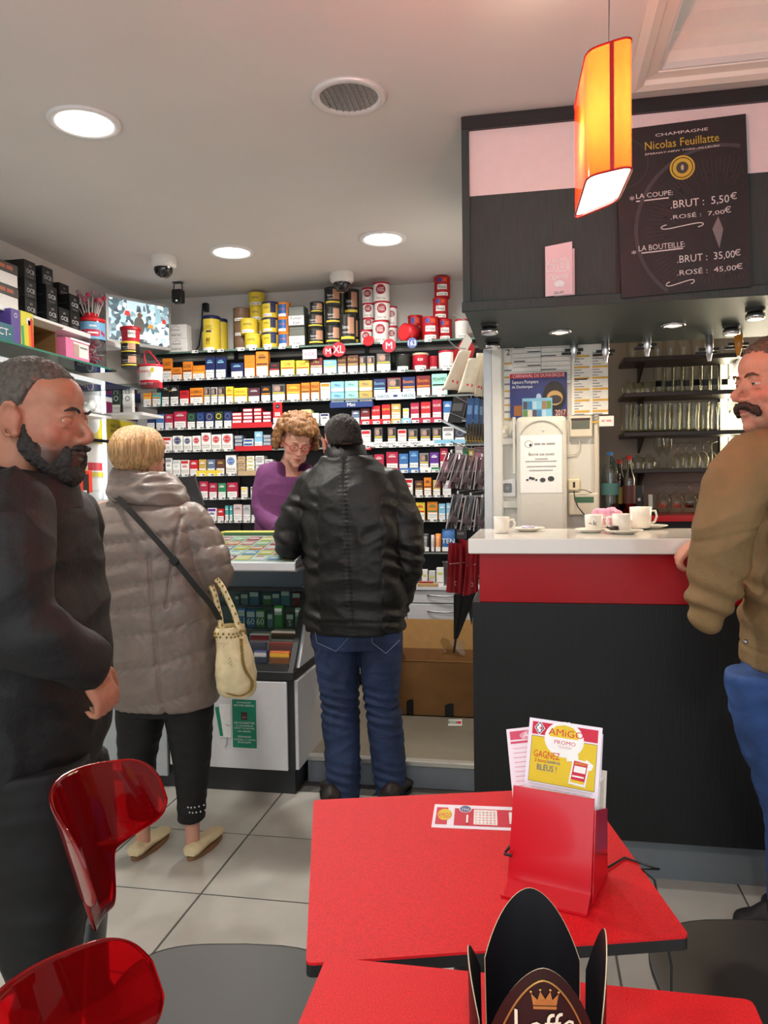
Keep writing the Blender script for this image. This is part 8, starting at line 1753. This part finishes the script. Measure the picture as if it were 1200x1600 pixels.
# ================================================================== BACK BAR
m_brn = mat((44, 32, 27), .4, var=.1, scale=20); GLS = pane((244, 244, 236), .02, 'clear_glass')
SB = [2.052, 1.872, 1.671, 1.483]
for k, z in enumerate(SB):
    T = Thing('glass_rack_shelf', (1.1, 4.3, z-.02), 'dark brown bar shelf, %s from top' % ORD[k], 'shelf', 'bar shelves')
    T.part('board', MB().box(.462, 2.4, 4.17, 4.434, z-.022, z-.0005, m_brn, bevel=.002))
    for x in (.56, 1.02): T.part('bracket', MB().prism([(x, 4.44, z-.022), (x, 4.44, z-.10), (x, 4.22, z-.022)], X3, .012, m_brn))
T = Thing('back_counter', (1.2, 4.2, .13), 'red edged back counter under the glass shelves', 'counter')
T.part('top', MB().box(.31, 2.4, 3.98, 4.445, 1.222, 1.25, mat((186, 14, 28), .25, var=.03))); T.part('body', MB().box(.31, 2.4, 4.0, 4.445, .128, 1.222, BLACK))
# lit panel behind the shelves
m_pan = mat((255, 240, 196), .5, var=.04, scale=6, emit=3.2)
T = Thing('lit_panel', (1.3, 4.44, 1.5), 'bright backlit panel behind the glass shelves at the right', 'light'); T.part('panel', MB().box(.985, 1.75, 4.436, 4.444, 1.50, 2.04, m_pan)); T.part('frame', MB().box(.975, 1.76, 4.438, 4.449, 1.49, 2.044, m_brn))
area('lit_panel_glow', (1.35, 4.40, 1.78), (math.radians(-90), 0, 0), .7, .5, 12, (1, .88, .66))
area('back_bar_lamp', (2.0, 4.2, 1.85), (0, math.radians(90), 0), .9, .3, 16, (1, .84, .62))
def gmesh(prof, extra=None):
    mb = MB(); mb.lathe(prof, GLS, (0, 0, 0), 18, cap=False)
    if extra: extra(mb)
    o = mb.build('drinking_glass'); return o
PR = {
 'tumbler': [(.001, .004), (.026, .002), (.028, .01), (.031, .13), (.032, .131)],
 'tall': [(.001, .012), (.026, .004), (.027, .02), (.024, .055), (.031, .125), (.032, .145)],
 'low': [(.034, .002), (.036, .03), (.028, .058), (.008, .066), (.006, .07), (.024, .074)],
 'stem': [(.03, .001), (.028, .004), (.004, .008), (.0035, .07), (.012, .08), (.028, .11), (.029, .16)],
 'flip': [(.028, .002), (.030, .05), (.018, .075), (.004, .085), (.004, .125), (.03, .132), (.031, .134)],
 'goblet': [(.038, .001), (.034, .004), (.006, .01), (.006, .05), (.03, .062), (.042, .095), (.04, .13), (.033, .16)],
}
def goblet_inv(prof, H): return [(r, H-z) for r, z in prof][::-1]
PR['goblet'] = goblet_inv(PR['goblet'], .165)
def logo(c):
    def fn(mb):
        for k in range(2): cyl_patch(mb, (0, 0, 0), .034 if c == 'r' else .0295, -PI/2-.2+k*.0, .5, .035 if c == 'r' else .03, .058 if c == 'r' else .06, pm(150, 60, 40) if c == 'r' else pm(46, 44, 50), .006 if c == 'r' else .002)
    return fn
PROT = {k: gmesh(v) for k, v in PR.items()}; PROT['print'] = gmesh(PR['tumbler'], logo('k')); PROT['goblet'] = (bpy.data.objects.remove(PROT['goblet']), gmesh(PR['goblet'], logo('r')))[1]
used = set()
KN = {'tumbler': 'plain tumbler', 'tall': 'tall waisted beer glass', 'low': 'upturned low cup glass', 'stem': 'stemmed wine glass', 'flip': 'upturned stem glass', 'goblet': 'upturned beer goblet with red print', 'print': 'tumbler with dark print'}
def glass(kind, u, y, z, rowname, i):
    o = PROT[kind] if kind not in used else PROT[kind].copy()
    if kind in used: COL.objects.link(o)
    used.add(kind); o.location = (W(u, 650, y).x, y, z); o.rotation_euler = (0, 0, .1*math.sin(u))
    tag(o, '%s, %s from left on the %s' % (KN[kind], ORD[i], rowname), 'glass', 'glasses on the '+rowname)
for i in range(8): glass('tumbler', 988+i*20, 4.25, SB[0], 'top bar shelf', i)
for i in range(3): glass('low', 982+i*15, 4.25, SB[1], 'second bar shelf', i)
for i in range(8): glass('print', 1030+i*14.5, 4.24+.02*(i % 2), SB[1], 'second bar shelf', 3+i)
for i in range(12): glass('tall', 979+i*15, 4.23+.02*(i % 2), SB[2], 'third bar shelf', i)
for i in range(6): glass('tall', 985+i*24, 4.36, SB[2], 'rear row of the third bar shelf', i)
for i in range(3): glass('low', 980+i*17, 4.24, SB[3], 'fourth bar shelf', i)
for i in range(2): glass('stem', 1030+i*12, 4.26+.05*i, SB[3], 'fourth bar shelf', 3+i)
for i in range(5): glass('flip', 1059+i*13, 4.24, SB[3], 'fourth bar shelf', 5+i)
for i in range(3): glass('tumbler', 1122+i*13, 4.26, SB[3], 'fourth bar shelf', 10+i)
for i in range(5): glass('goblet', 1036+i*21, 4.12, 1.2505, 'red back counter', i)
# bottles and phone on the back counter
T = Thing('water_bottle', (.36, 4.08, 1.25), 'large clear plastic water bottle with blue cap behind the bar', 'bottle'); c = Vector((W(953, 760, 4.08).x, 4.08, 1.2505)); zt = W(952, 708, 4.08).z-1.2505; k_ = zt/.32
T.part('body', MB().lathe([(.001, .004), (.038, .001), (.044, .012), (.042, .06*k_), (.044, .07*k_), (.042, .08*k_), (.044, .1*k_), (.044, .17*k_), (.042, .18*k_), (.044, .2*k_), (.040, .24*k_), (.024, .285*k_), (.014, .30*k_), (.013, .312*k_)], pane((196, 214, 216), .12), c, 24, cap=False))
T.part('label', MB().lathe([(.0448, .105*k_), (.0448, .165*k_)], pm(96, 150, 150), c, 24, cap=False)); T.part('cap', MB().lathe([(.015, .308*k_), (.015, .325*k_), (.001, .326*k_)], pm(60, 120, 190), c, 16))
def bottle(u, v, y, r, m, lab, cap, label):
    c = Vector((W(u, v, y).x, y, 1.2505)); h = W(u, v, y).z-1.2505; T = Thing('bottle', c, label, 'bottle', 'dark bottles'); T.part('glass', MB().lathe([(.001, .002), (r, .001), (r, h*.6), (r*.8, h*.68), (r*.36, h*.8), (r*.34, h*.95)], m, c, 20)); T.part('label', MB().lathe([(r+.0008, h*.2), (r+.0008, h*.5)], lab, c, 20, cap=False)); T.part('cap', MB().lathe([(r*.38, h*.92), (r*.38, h), (.001, h)], cap, c, 14))
m_bot = mat((20, 24, 18), .1, var=.05, coat=.3)
bottle(968, 718, 4.14, .034, m_bot, pm(186, 156, 70), pm(150, 40, 30), 'dark wine bottle with yellow label beside the water bottle'); bottle(983, 712, 4.06, .032, pane((150, 130, 120), .12), pm(80, 40, 36), pm(170, 20, 30), 'wide dark jar with a red cap behind the water bottle')
T = Thing('cordless_phone', (.5, 4.1, 1.25), 'black cordless phone standing in its base behind the bar', 'phone'); x = W(999, 780, 4.1).x
T.part('base', MB().box(x-.08, x+.09, 4.08, 4.18, 1.2505, 1.28, BLACK, bevel=.006)); T.part('handset', MB().box(x-.022, x+.022, 4.11, 4.135, 1.28, W(999, 757, 4.1).z, mat((30, 30, 32), .3, var=.05), bevel=.006)); T.part('button', MB().box(x-.006, x+.006, 4.108, 4.111, 1.32, 1.335, OFFW))
for (u, lab) in ((979, 'white note left of the black phone'), (1018, 'white note right of the black phone')):
    xx = W(u, 785, 4.16).x; mb = MB().box(xx-.01, xx+.01, 4.19, 4.20, 1.28, 1.35, OFFW, R=Euler((-.2, 0, 0))); mb.box(xx-.011, xx+.011, 4.188, 4.21, 1.2505, 1.28, BLACK); tag(mb.build('note_holder'), lab, 'note')
# ================================================================== ON THE BAR
m_cer = mat((236, 230, 218), .2, var=.02, coat=.3)
bz = 1.2255
def cup(u, v, r, h, label, hs=1, mark=False, z=bz):
    p = WZ(u, v, z); c = Vector((p.x, p.y, z)); T = Thing('coffee_cup', c, label, 'cup', 'white cups on the bar')
    mb = MB().lathe([(r*.75, 0), (r*.9, .004), (r, h*.5), (r*1.02, h), (r*.96, h), (r*.9, h*.3), (r*.7, .008), (.001, .008)], m_cer, c, 26, cap=False)
    if mark: cyl_text(mb, '~k', c, r, -PI/2-.2, z+h*.5, .02, INK)
    T.part('bowl', mb); T.part('handle', MB().tube([c+Vector((hs*(r-.002), 0, h*.8)), c+Vector((hs*(r+.014), 0, h*.82)), c+Vector((hs*(r+.02), 0, h*.55)), c+Vector((hs*(r+.012), 0, h*.3)), c+Vector((hs*(r-.004), 0, h*.22))], .0045, m_cer, 8)); return c
def saucer(u, v, r, label, z=bz):
    p = WZ(u, v, z); c = Vector((p.x, p.y, z)); mb = MB().lathe([(r*.5, 0), (r*.55, .002), (r*.95, .012), (r, .014), (r*.96, .016), (r*.5, .006), (.001, .006)], m_cer, c, 34); tag(mb.build('saucer', origin=c), label, 'saucer', 'saucers on the bar'); return c
cup(784, 833, .031, .064, 'small white mug standing alone near the left end of the bar')
c = saucer(825, 830, .068, 'white saucer holding a sugar wrapper near the white mug'); mb = MB(); rr = random.Random(2)
for k in range(9): mb.ell(c+Vector((rr.uniform(-.02, .02), rr.uniform(-.012, .012), .014+rr.uniform(0, .006))), (.010, .007, .005), DM, nu=8, nv=6)
o = blob(mb, .003, 0, None, 'sugar_wrapper', mat((206, 196, 226), .5, var=.2, scale=200)); tag(o, 'crumpled lilac sugar wrapper on the left saucer', 'wrapper')
saucer(924, 832, .062, 'white saucer under the cup with the dark mark'); cup(928, 829, .034, .062, 'white cup with a dark scribble mark on a saucer', 1, True, bz+.0065)
saucer(975, 834, .07, 'white saucer with a brown chocolate in front of the tall cup'); cup(972, 830, .036, .066, 'white cup with its handle to the left beside the brown chocolate', -1, False, bz+.0065)
saucer(1014, 826, .075, 'white saucer farthest right on the bar'); cup(1001, 825, .042, .085, 'largest white cup at the right end of the row', 1, False, bz+.0065)
c = WZ(960, 829, bz+.014); mb = MB().lathe([(.016, 0), (.018, .003), (.017, .014), (.012, .018), (.001, .018)], mat((50, 32, 26), .4, var=.1), c, 18); tag(mb.build('chocolate'), 'round dark brown chocolate on a saucer', 'sweet')
mb = MB(); rr = random.Random(4); c = WZ(936, 820, bz); c = Vector((c.x+.012, 3.24, bz))
for k in range(22): mb.ell(c+Vector((rr.uniform(-.05, .03), rr.uniform(-.03, .03), .02+rr.uniform(0, .055))), (rr.uniform(.014, .026), .016, rr.uniform(.012, .02)), DM, nu=8, nv=6)
o = blob(mb, .005, 1, wrinkle(.005, (40, 40, 40), 3, .002), 'pink_cloth', mat((236, 170, 196), .8, var=.1, scale=30)); tag(o, 'crumpled pink cloth behind the cups on the bar', 'cloth')
